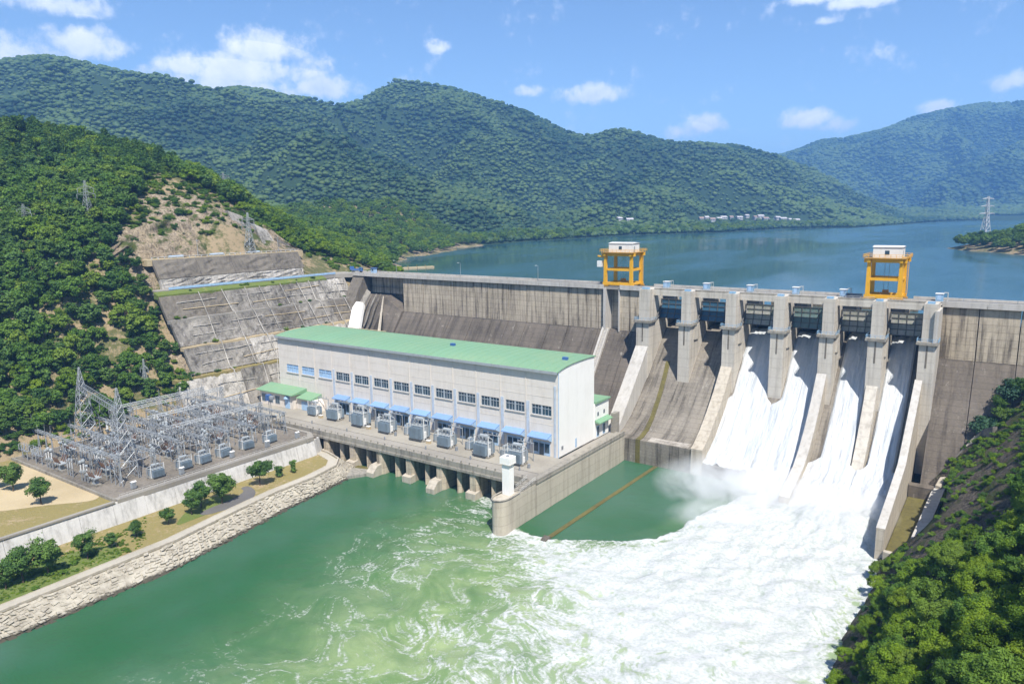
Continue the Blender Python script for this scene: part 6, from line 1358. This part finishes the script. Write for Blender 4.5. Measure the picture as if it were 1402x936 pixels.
def scatter_object(name, items, protos, label, cat, mats=None):
    """one 'stuff' object whose plants are instanced on points: items = (x,y,z,scale,rot,proto index)"""
    A = np.asarray(items, np.float32); me = bpy.data.meshes.new(name); me.vertices.add(len(A)); me.vertices.foreach_set('co', A[:, :3].ravel())
    for nm, c in (('sc', 3), ('rot', 4), ('pid', 5)):
        a = me.attributes.new(nm, 'FLOAT', 'POINT'); a.data.foreach_set('value', np.ascontiguousarray(A[:, c]))
    o = bpy.data.objects.new(name, me); col.objects.link(o); tag(o, label, cat, None, 'stuff')
    ng = bpy.data.node_groups.new(name + '_scatter', 'GeometryNodeTree'); ng.interface.new_socket('Geometry', in_out='INPUT', socket_type='NodeSocketGeometry'); ng.interface.new_socket('Geometry', in_out='OUTPUT', socket_type='NodeSocketGeometry')
    gi = ng.nodes.new('NodeGroupInput'); go = ng.nodes.new('NodeGroupOutput'); L = ng.links.new; jn = ng.nodes.new('GeometryNodeJoinGeometry')
    def at(n):
        q = ng.nodes.new('GeometryNodeInputNamedAttribute'); q.data_type = 'FLOAT'; q.inputs['Name'].default_value = n; return q.outputs[0]
    sc, rot, pid = at('sc'), at('rot'), at('pid'); cb = ng.nodes.new('ShaderNodeCombineXYZ'); L(rot, cb.inputs[2])
    for k, (pm) in enumerate(protos):
        po = bpy.data.objects.new(name + '_source', pm)
        oi = ng.nodes.new('GeometryNodeObjectInfo'); oi.inputs['Object'].default_value = po; oi.inputs['As Instance'].default_value = True
        cmpn = ng.nodes.new('FunctionNodeCompare'); cmpn.data_type = 'FLOAT'; cmpn.operation = 'EQUAL'; L(pid, cmpn.inputs[0]); cmpn.inputs[1].default_value = float(k); cmpn.inputs['Epsilon'].default_value = .1
        ip = ng.nodes.new('GeometryNodeInstanceOnPoints'); L(gi.outputs[0], ip.inputs['Points']); L(cmpn.outputs[0], ip.inputs['Selection']); L(oi.outputs['Geometry'], ip.inputs['Instance']); L(cb.outputs[0], ip.inputs['Rotation']); L(sc, ip.inputs['Scale']); L(ip.outputs[0], jn.inputs[0])
    L(jn.outputs[0], go.inputs[0]); md = o.modifiers.new('scatter', 'NODES'); md.node_group = ng
    return o
# --- left hill trees
def pin(px, py, poly): return in_poly(px, py, poly)
def hill_forest():
    g = np.random.default_rng(5); xs = np.arange(-345, -141, 4.0); ys = np.arange(-235, 150, 4.0); X, Y = np.meshgrid(xs, ys, indexing='ij'); X = X.ravel() + g.uniform(-2, 2, X.size); Y = Y.ravel() + g.uniform(-2, 2, Y.size)
    Z = left_h(X, Y); ok = ~((X > -186) & (Y > -57) & (Y < 40)) & (Z > ZR + .8 - 1e3 * (Y < 40)) & (Z > 9.3)
    ok &= ~((Y > 36) & (X > -186) & (Y < 62)); ok &= ~((X > -150) & (Y > -70) & (Y < -50))
    px, py, dp = proj(X, Y, Z); bare = pin(px, py, [(165, 330), (175, 290), (215, 228), (245, 244), (325, 288), (345, 350), (170, 350)]) | pin(px, py, [(165, 360), (215, 350), (262, 398), (170, 398)])
    ok &= ~(bare & (g.random(X.size) < .6)); ok &= (px > -260) & (px < 640)
    gap = (fbm(X / 18, Y / 18, 3, 70) > .36); ok &= ~(gap & (g.random(X.size) < .6))
    X, Y, Z, px, py, dp, bare = [a[ok] for a in (X, Y, Z, px, py, dp, bare)]; n = len(X)
    typ = g.integers(0, 4, n); ridge = (Z > 98) & (py < 235); typ = np.where(ridge & (g.random(n) < .75), 4, typ); typ = np.where((px > 340) & (g.random(n) < .5), 5, typ); typ = np.where(g.random(n) < .09, 5, typ)
    sc = g.uniform(.62, 1.15, n) * np.where(bare, .45, 1) * np.where(typ == 4, 1.05, 1) * np.where(px > 330, .7, 1); sc = np.where((X > -158) & (Y > -130), sc * .85, sc)
    infr = (px > -5) & (px < 560) & (py > 100) & (py < 640); vis = np.where(infr, sc * 8 / dp * 1000, 0); order = np.argsort(-vis); pick = set(order[:285].tolist())
    L6 = ['mid green broadleaf tree on the left hillside', 'dark broadleaf tree on the left hillside', 'spreading broadleaf tree on the left hillside', 'dense round broadleaf tree on the left hillside', 'tall dark pine on the ridge of the left hill', 'light yellow green spreading tree on the left hillside']
    rest = []
    ppy = {'pylon': (127, 330)}
    def zone(i):
        if py[i] < 225: return 'on the skyline ridge of the left hill'
        if bare[i]: return 'on the bare rocky shoulder of the left hill'
        if abs(px[i] - 127) < 38 and 285 < py[i] < 375: return 'around the pylon on the left hillside'
        if px[i] > 330: return 'on the slope behind the concrete nose'
        if px[i] > 205 and py[i] > 360: return 'beside the terraced concrete slope'
        if Z[i] < 22: return 'at the foot of the left hill by the switchyard'
        if Z[i] < 50: return 'on the lower slope of the left hill'
        if Z[i] < 80: return 'halfway up the left hillside'
        return 'high on the left hillside'
    K6 = ['mid green broadleaf tree', 'dark broadleaf tree', 'spreading broadleaf tree', 'dense round broadleaf tree', 'tall dark pine tree', 'light yellow green spreading tree']
    for i in range(n):
        LB = K6[typ[i]] + ' ' + zone(i); GR = LB.replace('tree', 'trees', 1)
        if i in pick and vis[i] > 0: tree(('hill', int(typ[i])), 'pine_tree' if typ[i] == 4 else 'hill_tree', LB, 'tree', (X[i], Y[i], Z[i] - .2), g.uniform(0, 6.28), (sc[i] * g.uniform(.9, 1.15), sc[i] * g.uniform(.9, 1.15), sc[i] * g.uniform(.85, 1.2)), GR)
        else: rest.append((X[i], Y[i], Z[i] - .2, sc[i], g.uniform(0, 6.28), typ[i]))
    scatter_object('hill_woods', rest, [PROTO[('hill', k)][0] for k in range(6)], 'further woods covering the left hill between the nearer trees', 'woods')
    # undergrowth
    m = 9500; X = g.uniform(-330, -140, m); Y = g.uniform(-230, 60, m); Z = left_h(X, Y); px, py, dp = proj(X, Y, Z); bare = pin(px, py, [(160, 305), (205, 218), (245, 238), (335, 285), (350, 350), (170, 350)])
    ok = ~((X > -184) & (Y > -58) & (Y < 40)) & (Z > 9.4) & (px > -40) & (px < 520) & ~(bare & (g.random(m) < .0)); k = np.where(ok)[0]
    scatter_object('undergrowth', [(X[i], Y[i], Z[i] - .25, g.uniform(.2, .8) * (.95 if bare[i] else 1), g.uniform(0, 6.28), [0, 1, 2, 0][g.integers(0, 4)]) for i in k], [PROTO[('bush', j)][0] for j in range(3)], 'low bushes and scrub on the left hill', 'scrub')
hill_forest()
# --- far forest
def ico(seed, sub=3):
    import bmesh
    bm = bmesh.new(); bmesh.ops.create_icosphere(bm, subdivisions=sub, radius=1.0); V = np.array([v.co[:] for v in bm.verts]); F = np.array([[v.index for v in f.verts] for f in bm.faces]); bm.free()
    g = np.random.default_rng(seed); C = g.normal(size=(22, 3)); C /= np.linalg.norm(C, axis=1)[:, None]; C[:, 2] = np.abs(C[:, 2]) * .9
    d = (V @ C.T).max(1); k = .70 + .42 * np.clip((d - .72) / .28, 0, 1) ** .8
    V = V * k[:, None]; V[:, 2] = V[:, 2] * .92 + .42; return V, F
def far_forest():
    g = np.random.default_rng(17); items = []
    def band(x0, x1, y0, y1, sp, hgt):
        xs = np.arange(x0, x1, sp); ys = np.arange(y0, y1, sp); X, Y = np.meshgrid(xs, ys, indexing='ij'); X = X.ravel() + g.uniform(-.45, .45, X.size) * sp; Y = Y.ravel() + g.uniform(-.45, .45, Y.size) * sp
        return X, Y
    X, Y = band(-1900, 10, 60, 2350, 5.2, 0); near = (X > -478) & (Y < 418)
    X, Y = X[~near], Y[~near]; dsh, _ = poly_dist(X, Y, SHORE); land = in_poly(X, Y, LANDPOLY); k = land & (dsh > 5); X, Y, dsh = X[k], Y[k], dsh[k]
    Z = mount_h(X, Y); e = 8.0; nx = -(mount_h(X + e, Y) - Z) / e; ny = -(mount_h(X, Y + e) - Z) / e
    vx, vy, vz = CAM[0] - X, CAM[1] - Y, CAM[2] - Z; face = nx * vx + ny * vy + vz; dist = np.sqrt(vx ** 2 + vy ** 2 + vz ** 2); px, py, dp = proj(X, Y, Z)
    ok = (face / dist > -.12) & (dp > 200) & (px > -40) & (px < 1440) & (py > 40) & (py < 420); thin = np.clip((dist - 1100) / 1600, 0, .4); ok &= g.random(X.size) > thin
    vill = (px > 940) & (px < 1110) & (py > 294) & (py < 304); ok &= ~vill
    clear = fbm(X / 90, Y / 90, 3, 33) > .5; ok &= ~(clear & (g.random(X.size) < .5))
    for i in np.where(ok)[0]:
        b = 1.0 + min(.45, max(0, (dist[i] - 900) / 2400))
        items.append((X[i], Y[i], Z[i] + .5, (1.5 + 3.4 * g.random() ** 2.0) * b, g.uniform(0, 6.28), g.integers(0, 4)))
    X = g.uniform(-1400, 900, 60000); Y = g.uniform(2390, 4400, 60000); Z = mount_h(X, Y); px, py, dp = proj(X, Y, Z); e = 20.0; nx = -(mount_h(X + e, Y) - Z) / e; ny = -(mount_h(X, Y + e) - Z) / e
    ok = (px > 900) & (px < 1440) & (py > 100) & (Z > ZR + 2) & (nx * (CAM[0] - X) + ny * (CAM[1] - Y) + CAM[2] - Z > -60)
    for i in np.where(ok)[0]: items.append((X[i], Y[i], Z[i], g.uniform(5, 10), g.uniform(0, 6.28), g.integers(0, 4)))
    print('far trees', len(items))
    protos = []
    for k in range(4):
        V, F = ico(600 + k); protos.append(np_mesh('canopy', V, F, MAT['canopy'], True))
    scatter_object('mountain_forest', items, protos, 'unbroken green forest covering the mountains beyond the reservoir', 'forest')
    # hillside between the left hill and the far shore: nearer, so built of leafy crowns
    it = []; X, Y = band(-478, -165, 40, 420, 7.0, 0); Z = left_h(X, Y); px, py, dp = proj(X, Y, Z); ok = (Z > ZR + .7) & (px > 280) & (px < 720) & ~((X > -345) & (Y < 150) & (px < 640)); ok &= ~((X > -190) & (Y < 75))
    for i in np.where(ok)[0]: it.append((X[i], Y[i], Z[i] - .3, g.uniform(.7, 1.2), g.uniform(0, 6.28), g.choice([0, 1, 2, 3, 3, 5])))
    X, Y = band(40, 300, 360, 690, 7.0, 0); Z = isl_h(X, Y); px, py, dp = proj(X, Y, Z); ok = (Z > ZR + .8) & (px < 1500)
    for i in np.where(ok)[0]: it.append((X[i], Y[i], Z[i] - .3, g.uniform(.75, 1.35), g.uniform(0, 6.28), g.choice([0, 1, 1, 3])))
    dsh = None
    X, Y = band(-520, -60, 420, 1250, 11, 0); d, _ = poly_dist(X, Y, SHORE); land = in_poly(X, Y, LANDPOLY); ok = land & (d > 3) & (d < 45); Z = mount_h(X, Y)
    for i in np.where(ok)[0]: it.append((X[i], Y[i], Z[i] - .3, g.uniform(.8, 1.35), g.uniform(0, 6.28), g.choice([0, 2, 3, 5])))
    scatter_object('shore_woods', it, [PROTO[('hill', k)][0] for k in range(6)], 'leafy woods along the reservoir shore', 'woods')
far_forest()
# --- planted trees along the lower bank
def bank_trees():
    r = random.Random(31)
    spec = [(57, 690, 8.85, 8.0, 'round green tree on the dry ground near the switchyard corner kerb'), (18, 672, 8.85, 8.5, 'round green tree on the dry ground beside the service road'), (-6, 668, 8.85, 8, 'tree at the outer edge of the dry ground'),
            (120, 765, 3.5, 7.2, 'small tree on green grass above the stone bank, beside a tiny clipped tree'), (152, 750, 3.5, 4.2, 'tiny clipped tree on a thin stem beside the riverside path'), (187, 735, 3.5, 4.7, 'compact round tree between path and white retaining wall'),
            (231, 718, 3.5, 5.2, 'compact dark tree beside the wall, next to two joined trees'), (263, 704, 3.5, 7.2, 'lower of two joined leafy trees at the retaining wall'), (276, 694, 3.5, 8.2, 'upper of two joined leafy trees at the retaining wall'), (304, 689, 3.5, 9.4, 'broad tree beside the dark asphalt turnout'),
            (356, 664, 3.5, 9.2, 'full round tree casting shade on the retaining wall end'), (66, 788, 3.5, 9.4, 'large tree on green grass leaning over the stone bank'), (32, 798, 3.5, 9.0, 'loose pale tree at the downstream end of the grass'), (8, 806, 3.5, 7.0, 'dark tree beside the loose pale tree on the grass')]
    for i, (px, py, z, h, lab) in enumerate(spec):
        p = onz(px, py, z); s = h / 8 * .88; tree(('bank', i % 4), 'bank_tree', lab, 'tree', (p[0], p[1], z), r.uniform(0, 6), (s * r.uniform(.92, 1.08), s * r.uniform(.92, 1.08), s))
    p = onz(383, 652, 3.5); tree(('column', 0), 'clipped_shrub', 'round clipped shrub on dry grass below the retaining wall end', 'shrub', (p[0], p[1], 3.5), 0, (1.35, 1.35, .85))
    p = onz(402, 647, 3.5); tree(('column', 0), 'clipped_shrub', 'columnar clipped shrub on dry grass below the retaining wall end', 'shrub', (p[0], p[1], 3.5), 1, (.95, .95, 1.05))
    for k in range(26):
        px = r.uniform(0, 180); py = 815 - px * .42 + r.uniform(-22, 14); p = onz(px, py, 3.5)
        if p[0] > -60 or p[0] < -77: continue
        tree(('bush', r.choice((0, 1, 0))), 'bank_shrub', 'small low shrub in the grass above the stone bank', 'shrub', (p[0], p[1], 3.5), r.uniform(0, 6), r.uniform(.18, .42), 'small shrubs in the bank grass')
    g = np.random.default_rng(3); it = []
    for k in range(900):
        px = g.uniform(-30, 200); py = 822 - px * .44 + g.uniform(-26, 18); p = onz(px, py, 3.5)
        if -77.5 < p[0] < -61 : it.append((p[0], p[1], 3.45, g.uniform(.06, .16), g.uniform(0, 6), g.integers(0, 2)))
    scatter_object('bank_grass', it, [PROTO[('bush', 0)][0], PROTO[('bush', 1)][0]], 'rough green grass above the stone bank', 'grass')
bank_trees()
# --- right bank
def right_plants():
    g = np.random.default_rng(23); r = random.Random(6)
    sp = 2.9; xs = np.arange(80.5, 128, sp); ys = np.arange(-176, 34, sp); X, Y = np.meshgrid(xs, ys, indexing='ij'); X = X.ravel() + g.uniform(-1.2, 1.2, X.size); Y = Y.ravel() + g.uniform(-1.2, 1.2, Y.size); Z = right_h(X, Y); px, py, dp = proj(X, Y, Z)
    rockp = [(1225, 775), (1285, 690), (1300, 655), (1345, 618), (1402, 585), (1402, 668), (1385, 715), (1360, 745), (1300, 748), (1262, 785)]
    rock2 = [(1350, 610), (1402, 560), (1402, 600), (1365, 630)]
    ok = (px > 1080) & (px < 1500) & (py > 560) & (py < 1080) & (dp > 20) & (Z > 1.4); ok &= ~(pin(px, py, rockp) | pin(px, py, rock2)) ; ok &= ~((Y > -34) & (X < 90)) & ~(Y > 12) & ~((X < 84) & (g.random(X.size) < .5)); ok &= (py > 690 - (px - 1290) * .55)
    # the bank drops bare and dark at the waterline
    L = {('bigyel', 0): 'broad sunlit yellow green tree on the right bank', ('bigyel', 1): 'broad green tree on the right bank', ('near', 0): 'leafy green tree on the right bank', ('near', 2): 'dark leafy tree on the right bank', ('near', 1): 'light green spreading tree on the right bank', ('bush', 0): 'green bush on the right bank', ('bush', 1): 'yellow green bush on the right bank', ('bush', 2): 'dark green bush on the right bank', ('bush', 3): 'bluish green bush on the right bank'}
    for i in np.where(ok)[0]:
        low = (py[i] > 800 and px[i] > 1230) or r.random() < .6
        key = r.choice([('bigyel', 0), ('bush', 1), ('near', 1), ('bush', 1), ('bush', 1), ('bush', 0), ('bigyel', 1)]) if low else r.choice([('near', 0), ('bush', 0), ('bush', 1), ('bush', 0), ('near', 1), ('bush', 2), ('bush', 3)])
        s = r.uniform(.55, .95) if key[0] in ('near', 'bigyel') else r.uniform(.6, 1.15)
        if X[i] < 88: s *= .62
        nm = 'bank_bush' if key[0] == 'bush' else 'bank_tree'; LB = L[key] + (' at the white water edge' if X[i] < 87.5 else (' beside the dark netted rock' if Y[i] > -48 else (' on the slope above the foam' if X[i] < 96 else ' high above the river')))
        tree(key, nm, LB, 'bush' if key[0] == 'bush' else 'tree', (X[i], Y[i], Z[i] - .3), r.uniform(0, 6.28), (s, s, s * r.uniform(.85, 1.15)), LB.replace('tree', 'trees').replace('bush', 'bushes'))
    for (x, y, z, k, s, lab) in ((95.6, 23.6, 19.0, ('blue', 0), 1.35, 'bluish green bush growing on the dark dam slope beside the broken walkway'), (98.6, 26.0, 23.5, ('near', 0), .9, 'leafy green tree beside the dark dam slope and bluish bush'), (101.6, 29.5, 28.0, ('blue', 0), 1.6, 'bluish tree at the right end of the dam wall'), (103.2, 27, 28.0, ('near', 2), 1.05, 'dark tree beside the right end of the dam wall'), (99.8, 24.0, 23.0, ('bush', 2), 1.3, 'dark bush between the bluish bush and dam wall tree')):
        tree(k, 'bank_tree', lab, 'tree', (x, y, z), 1.0, s)
    it = []
    X = g.uniform(81, 126, 7200); Y = g.uniform(-176, 24, 7200); Z = right_h(X, Y); px, py, dp = proj(X, Y, Z); ok = (px > 1080) & (px < 1480) & (Z > .8) & ~(pin(px, py, rockp) & (g.random(X.size) < .72)) & ~((Y > -34) & (X < 88)); ok &= ~((X < 83.4) & (g.random(X.size) < .7))
    for i in np.where(ok)[0]: it.append((X[i], Y[i], Z[i] - .15, g.uniform(.16, .42), g.uniform(0, 6), g.integers(0, 3)))
    scatter_object('bank_scrub', it, [PROTO[('bush', k)][0] for k in range(3)], 'low scrub and creepers covering the right bank', 'scrub')
right_plants()

def bench_shrubs():
    r = random.Random(77)
    for (x, z, y0, y1, n) in ((-140.4, 22.1, -64, 20, 9), (-147.7, 31.9, -56, 28, 7), (-154.6, 41.3, -56, 28, 6), (-161.6, 50.4, -55, 18, 9), (-178.2, 62.5, -50, 16, 7)):
        for k in range(n):
            y = r.uniform(y0, y1); tree(('bush', r.choice((0, 1, 2))), 'ledge_shrub', 'small shrub rooted on a ledge of the terraced concrete slope' if z < 60 else 'small shrub along the upper bench road', 'shrub', (x, y, z), r.uniform(0, 6), r.uniform(.2, .5), 'shrubs on the terrace ledges' if z < 60 else 'shrubs along the upper bench')
bench_shrubs()

def edge_trees():
    r = random.Random(91)
    for k in range(26):
        t = r.random(); x = -137 - t * 44; y = -60.5 - r.uniform(0, 7); z = float(left_h(np.array([x]), np.array([y]))[0]); s = r.uniform(.5, .85)
        tree(('hill', r.choice((0, 1, 3))), 'hill_tree', 'leafy tree crowding the forest edge of the terraced concrete slope', 'tree', (x, y, z - .2), r.uniform(0, 6), (s, s, s), 'trees at the forest edge of the terraces')
    for (x, y, z, s) in ((-175, -57, 58, .75), (-178, -60, 60, .7), (-171, -57.5, 53, .6), (-181, -56, 63, .5), (-167, -59, 48, .7)):
        tree(('hill', 1), 'hill_tree', 'dark tree at the broken forest end of the upper bench road', 'tree', (x, y, z), r.uniform(0, 6), (s, s, s), 'trees at the end of the upper bench road')
edge_trees()

# ------------------------------------------------------------------ small things in the distance and on the crest
def village():
    r = random.Random(14); n = 0
    walls = simple('village_wall', (0.38, 0.375, 0.36), .8); roofs = [simple('village_roof_red', (0.3, 0.22, 0.19), .8), simple('village_roof_grey', (0.42, 0.4, 0.4), .8)]
    for px in [960, 967, 975, 984, 990, 1001, 1012, 1022, 1034, 1041, 1048, 1056, 1064, 1072, 1081, 1090, 848, 862, 1168, 1180]:
        d = r.uniform(1330, 1480) if px < 1120 else 1560; 
        if px < 900: d = r.uniform(1060, 1120)
        ds = np.arange(700, 2400, 6.0); PP = np.array([atd(px, 301.5 + r.uniform(-2, 2), t) for t in ds]); hh = mount_h(PP[:, 0], PP[:, 1]); hit = np.where(PP[:, 2] < hh + 1)[0]
        if len(hit) == 0: continue
        p = PP[hit[0]]; z = float(hh[hit[0]]); w = r.uniform(3, 6.5); dd = r.uniform(3, 4.5); h = r.uniform(3.2, 5.5)
        H = thing('village_house', 'small white house in the distant shore village' if px < 1120 and px > 900 else ('small white house among shore trees' if px < 900 else 'small white house on the far shore past the village'), 'house', (p[0], p[1], z), .9 + r.uniform(-.2, .2), 'houses in the distant village' if 900 < px < 1120 else ('houses among shore trees' if px < 900 else 'houses past the village'))
        MB().box(-w, w, -dd, dd, -1, h).build('wall', walls, H); MB().prism_x([(-dd - .6, h), (dd + .6, h), (0, h + 2.4)], -w - .5, w + .5).build('roof', roofs[r.randrange(2)], H)
        for k in range(3): MB().box(-w + w * .35 + k * w * .65 - .7, -w + w * .35 + k * w * .65 + .7, -dd - .08, -dd - .01, 1.6, 3.4).build('window', MAT['glass'], H)
village()
def truck(label, loc, rz):
    T = thing('truck', label, 'truck', loc, rz, 'blue trucks at the dam end')
    MB().box(-2.6, .9, -1.0, 1.0, .75, 1.0).build('chassis', MAT['steeldark'], T)
    m = MB(); m.box(-2.7, .7, -1.05, 1.05, 1.0, 1.12); m.box(-2.7, .7, -1.05, -.97, 1.12, 1.7); m.box(-2.7, .7, .97, 1.05, 1.12, 1.7); m.box(-2.7, -2.62, -.97, .97, 1.12, 1.7); m.build('cargo_bed', MAT['bluedeep'], T)
    c = MB().prism_y([(.85, .6), (2.6, .6), (2.65, 1.3), (2.3, 2.2), (.85, 2.3)], -1.0, 1.0).build('cab', MAT['bluedeep'], T)
    MB().hexa([(2.66, -.85, 1.35), (2.68, .85, 1.35), (2.36, .85, 2.1), (2.34, -.85, 2.1), (2.7, -.85, 1.36), (2.7, .85, 1.36), (2.4, .85, 2.12), (2.4, -.85, 2.12)]).build('windscreen', MAT['glass'], c)
    for y in (-1.02, 1.02): MB().box(1.1, 2.1, y - .02, y + .02, 1.4, 2.05).build('side_window', MAT['glass'], c)
    for x in (-1.9, 1.7):
        for y in (-.95, .95): MB().tube((x, y - .13, .42), (x, y + .13, .42), .42, None, 12).build('wheel', MAT['dark'], T)
def crest_end():
    p = onz(475, 371, 51.4); truck('blue flatbed truck parked where the hill road meets the dam crest', (-160.5, 41.5, 51.4), .6); truck('blue truck standing on the junction behind the flatbed truck', (-168.5, 45.5, 51.4), 2.4)
    G = thing('guard_hut', 'small blue kiosk on the dam crest road close to the left end', 'kiosk', (-151.5, 43.5, 51.3)); MB().box(-1.1, 1.1, -.9, .9, .02, 2.2).build('wall', MAT['bluepaint'], G); MB().box(-1.4, 1.4, -1.2, 1.2, 2.2, 2.4).build('roof', MAT['bluedeep'], G); MB().box(-.5, .5, -.96, -.9, 1.0, 1.9).build('window', MAT['glass'], G)
    P = thing('pontoon', 'rusty brown floating pontoon moored by the left reservoir shore', 'pontoon'); a = onz(522, 369.5, ZR); b = onz(594, 366, ZR)
    a = Vector((a[0], max(a[1], 58), 0)); b = Vector((b[0], max(b[1], 58), 0)); d = (b - a) / 6; s = Vector((-d.y, d.x, 0)).normalized() * 1.6
    for k in range(6):
        q = a + d * k; e = a + d * (k + .94); MB().hexa([q - s + Vector((0, 0, ZR - .3)), e - s + Vector((0, 0, ZR - .3)), e + s + Vector((0, 0, ZR - .3)), q + s + Vector((0, 0, ZR - .3)), q - s + Vector((0, 0, ZR + .9)), e - s + Vector((0, 0, ZR + .9)), e + s + Vector((0, 0, ZR + .9)), q + s + Vector((0, 0, ZR + .9))]).build('float', MAT['sand'], P)
        MB().tube(q + Vector((0, 0, ZR + .9)), q + Vector((0, 0, ZR + 2.0)), .1, None, 5).build('post', MAT['yellowdark'], P)
crest_end()
# road sign pairs and utility poles on the upper bench
def bench_bits():
    for k, (y, z, x) in enumerate(((8, 62.4, -175), (-30, 62.4, -177.2))):
        t = thing('utility_pole', ['utility pole at the end of the upper bench road by the buttress', 'utility pole along the upper bench road below the rock face'][k], 'pole', (x, y, z)); MB().tube((0, 0, 0), (0, 0, 7), .14, .1, 6).build('pole', MAT['steel'], t); MB().bar((-.9, 0, 6.4), (.9, 0, 6.4), .12).build('crossarm', MAT['steel'], t)
    for k, y in enumerate((-40, -22, -4)):
        t = thing('pipe_stack', 'stack of blue grey pipes lying on the upper bench road', 'pipes', (-176.6, y, 62.45), math.pi / 2, 'pipe stacks on the upper bench')
        for j, (yy, zz) in enumerate(((-.5, .3), (0, .3), (.5, .3), (-.25, .72), (.25, .72))): MB().tube((-3, yy, zz), (3, yy, zz), .24, None, 7).build('pipe', MAT['bluepaint'] if j % 2 else MAT['tank'], t)
bench_bits()

# ------------------------------------------------------------------ spray and haze
def volume_mat(name, color, dens, aniso, noise=None):
    m = bpy.data.materials.new(name); m.use_nodes = True; nt = m.node_tree; nt.nodes.clear(); out = nt.nodes.new('ShaderNodeOutputMaterial'); v = nt.nodes.new('ShaderNodeVolumePrincipled')
    v.inputs['Color'].default_value = (*color, 1); v.inputs['Density'].default_value = dens; v.inputs['Anisotropy'].default_value = aniso; nt.links.new(v.outputs[0], out.inputs['Volume'])
    if noise: noise(nt, v)
    return m
def haze():
    m = volume_mat('haze_air', (0.25, 0.53, 1.0), 0.00019, 0.15)
    o = MB().box(-9500, 9500, -9200, 9500, -8, 590).build('haze', m); tag(o, 'thin blue summer haze filling the valley air', 'haze', None, 'stuff')
def spray():
    def nz(nt, v):
        tc = nt.nodes.new('ShaderNodeTexCoord'); g = nt.nodes.new('ShaderNodeNewGeometry'); n = nt.nodes.new('ShaderNodeTexNoise'); n.inputs['Scale'].default_value = .16; n.inputs['Detail'].default_value = 3; n.inputs['Distortion'].default_value = .6; nt.links.new(g.outputs['Position'], n.inputs['Vector'])
        le = nt.nodes.new('ShaderNodeVectorMath'); le.operation = 'LENGTH'; nt.links.new(tc.outputs['Object'], le.inputs[0])
        a = nt.nodes.new('ShaderNodeMapRange'); a.inputs['From Min'].default_value = 1.0; a.inputs['From Max'].default_value = .25; nt.links.new(le.outputs['Value'], a.inputs['Value'])
        b = nt.nodes.new('ShaderNodeMapRange'); b.inputs['From Min'].default_value = .36; b.inputs['From Max'].default_value = .72; nt.links.new(n.outputs['Fac'], b.inputs['Value'])
        mu = nt.nodes.new('ShaderNodeMath'); mu.operation = 'MULTIPLY'; nt.links.new(a.outputs[0], mu.inputs[0]); nt.links.new(b.outputs[0], mu.inputs[1]); m2 = nt.nodes.new('ShaderNodeMath'); m2.operation = 'MULTIPLY'; m2.inputs[1].default_value = .3; nt.links.new(mu.outputs[0], m2.inputs[0]); nt.links.new(m2.outputs[0], v.inputs['Density'])
    m = volume_mat('spray_mist', (0.99, 0.995, 1.0), .2, -.15, nz)
    for k, (c, s, lab) in enumerate((((37, -12, 2.0), (21, 15, 9), 'drifting white spray cloud below the third and fourth gates'), ((51, -10, 2.5), (13, 12, 8), 'white spray cloud at the end of the middle training wall'), ((43, -31, 0.5), (15, 9, 4.5), 'low thin spray drifting along the edge of the white water'), ((68, -14, 3), (14, 13, 6.5), 'spray cloud over the torrent beside the right basin wall'))):
        import bmesh
        bm = bmesh.new(); bmesh.ops.create_icosphere(bm, subdivisions=3, radius=1.0); me = bpy.data.meshes.new('spray_mist'); bm.to_mesh(me); bm.free(); me.materials.append(m)
        o = bpy.data.objects.new('spray_mist', me); col.objects.link(o); o.location = c; o.scale = s; tag(o, lab, 'spray', None, 'stuff')
spray()
haze()
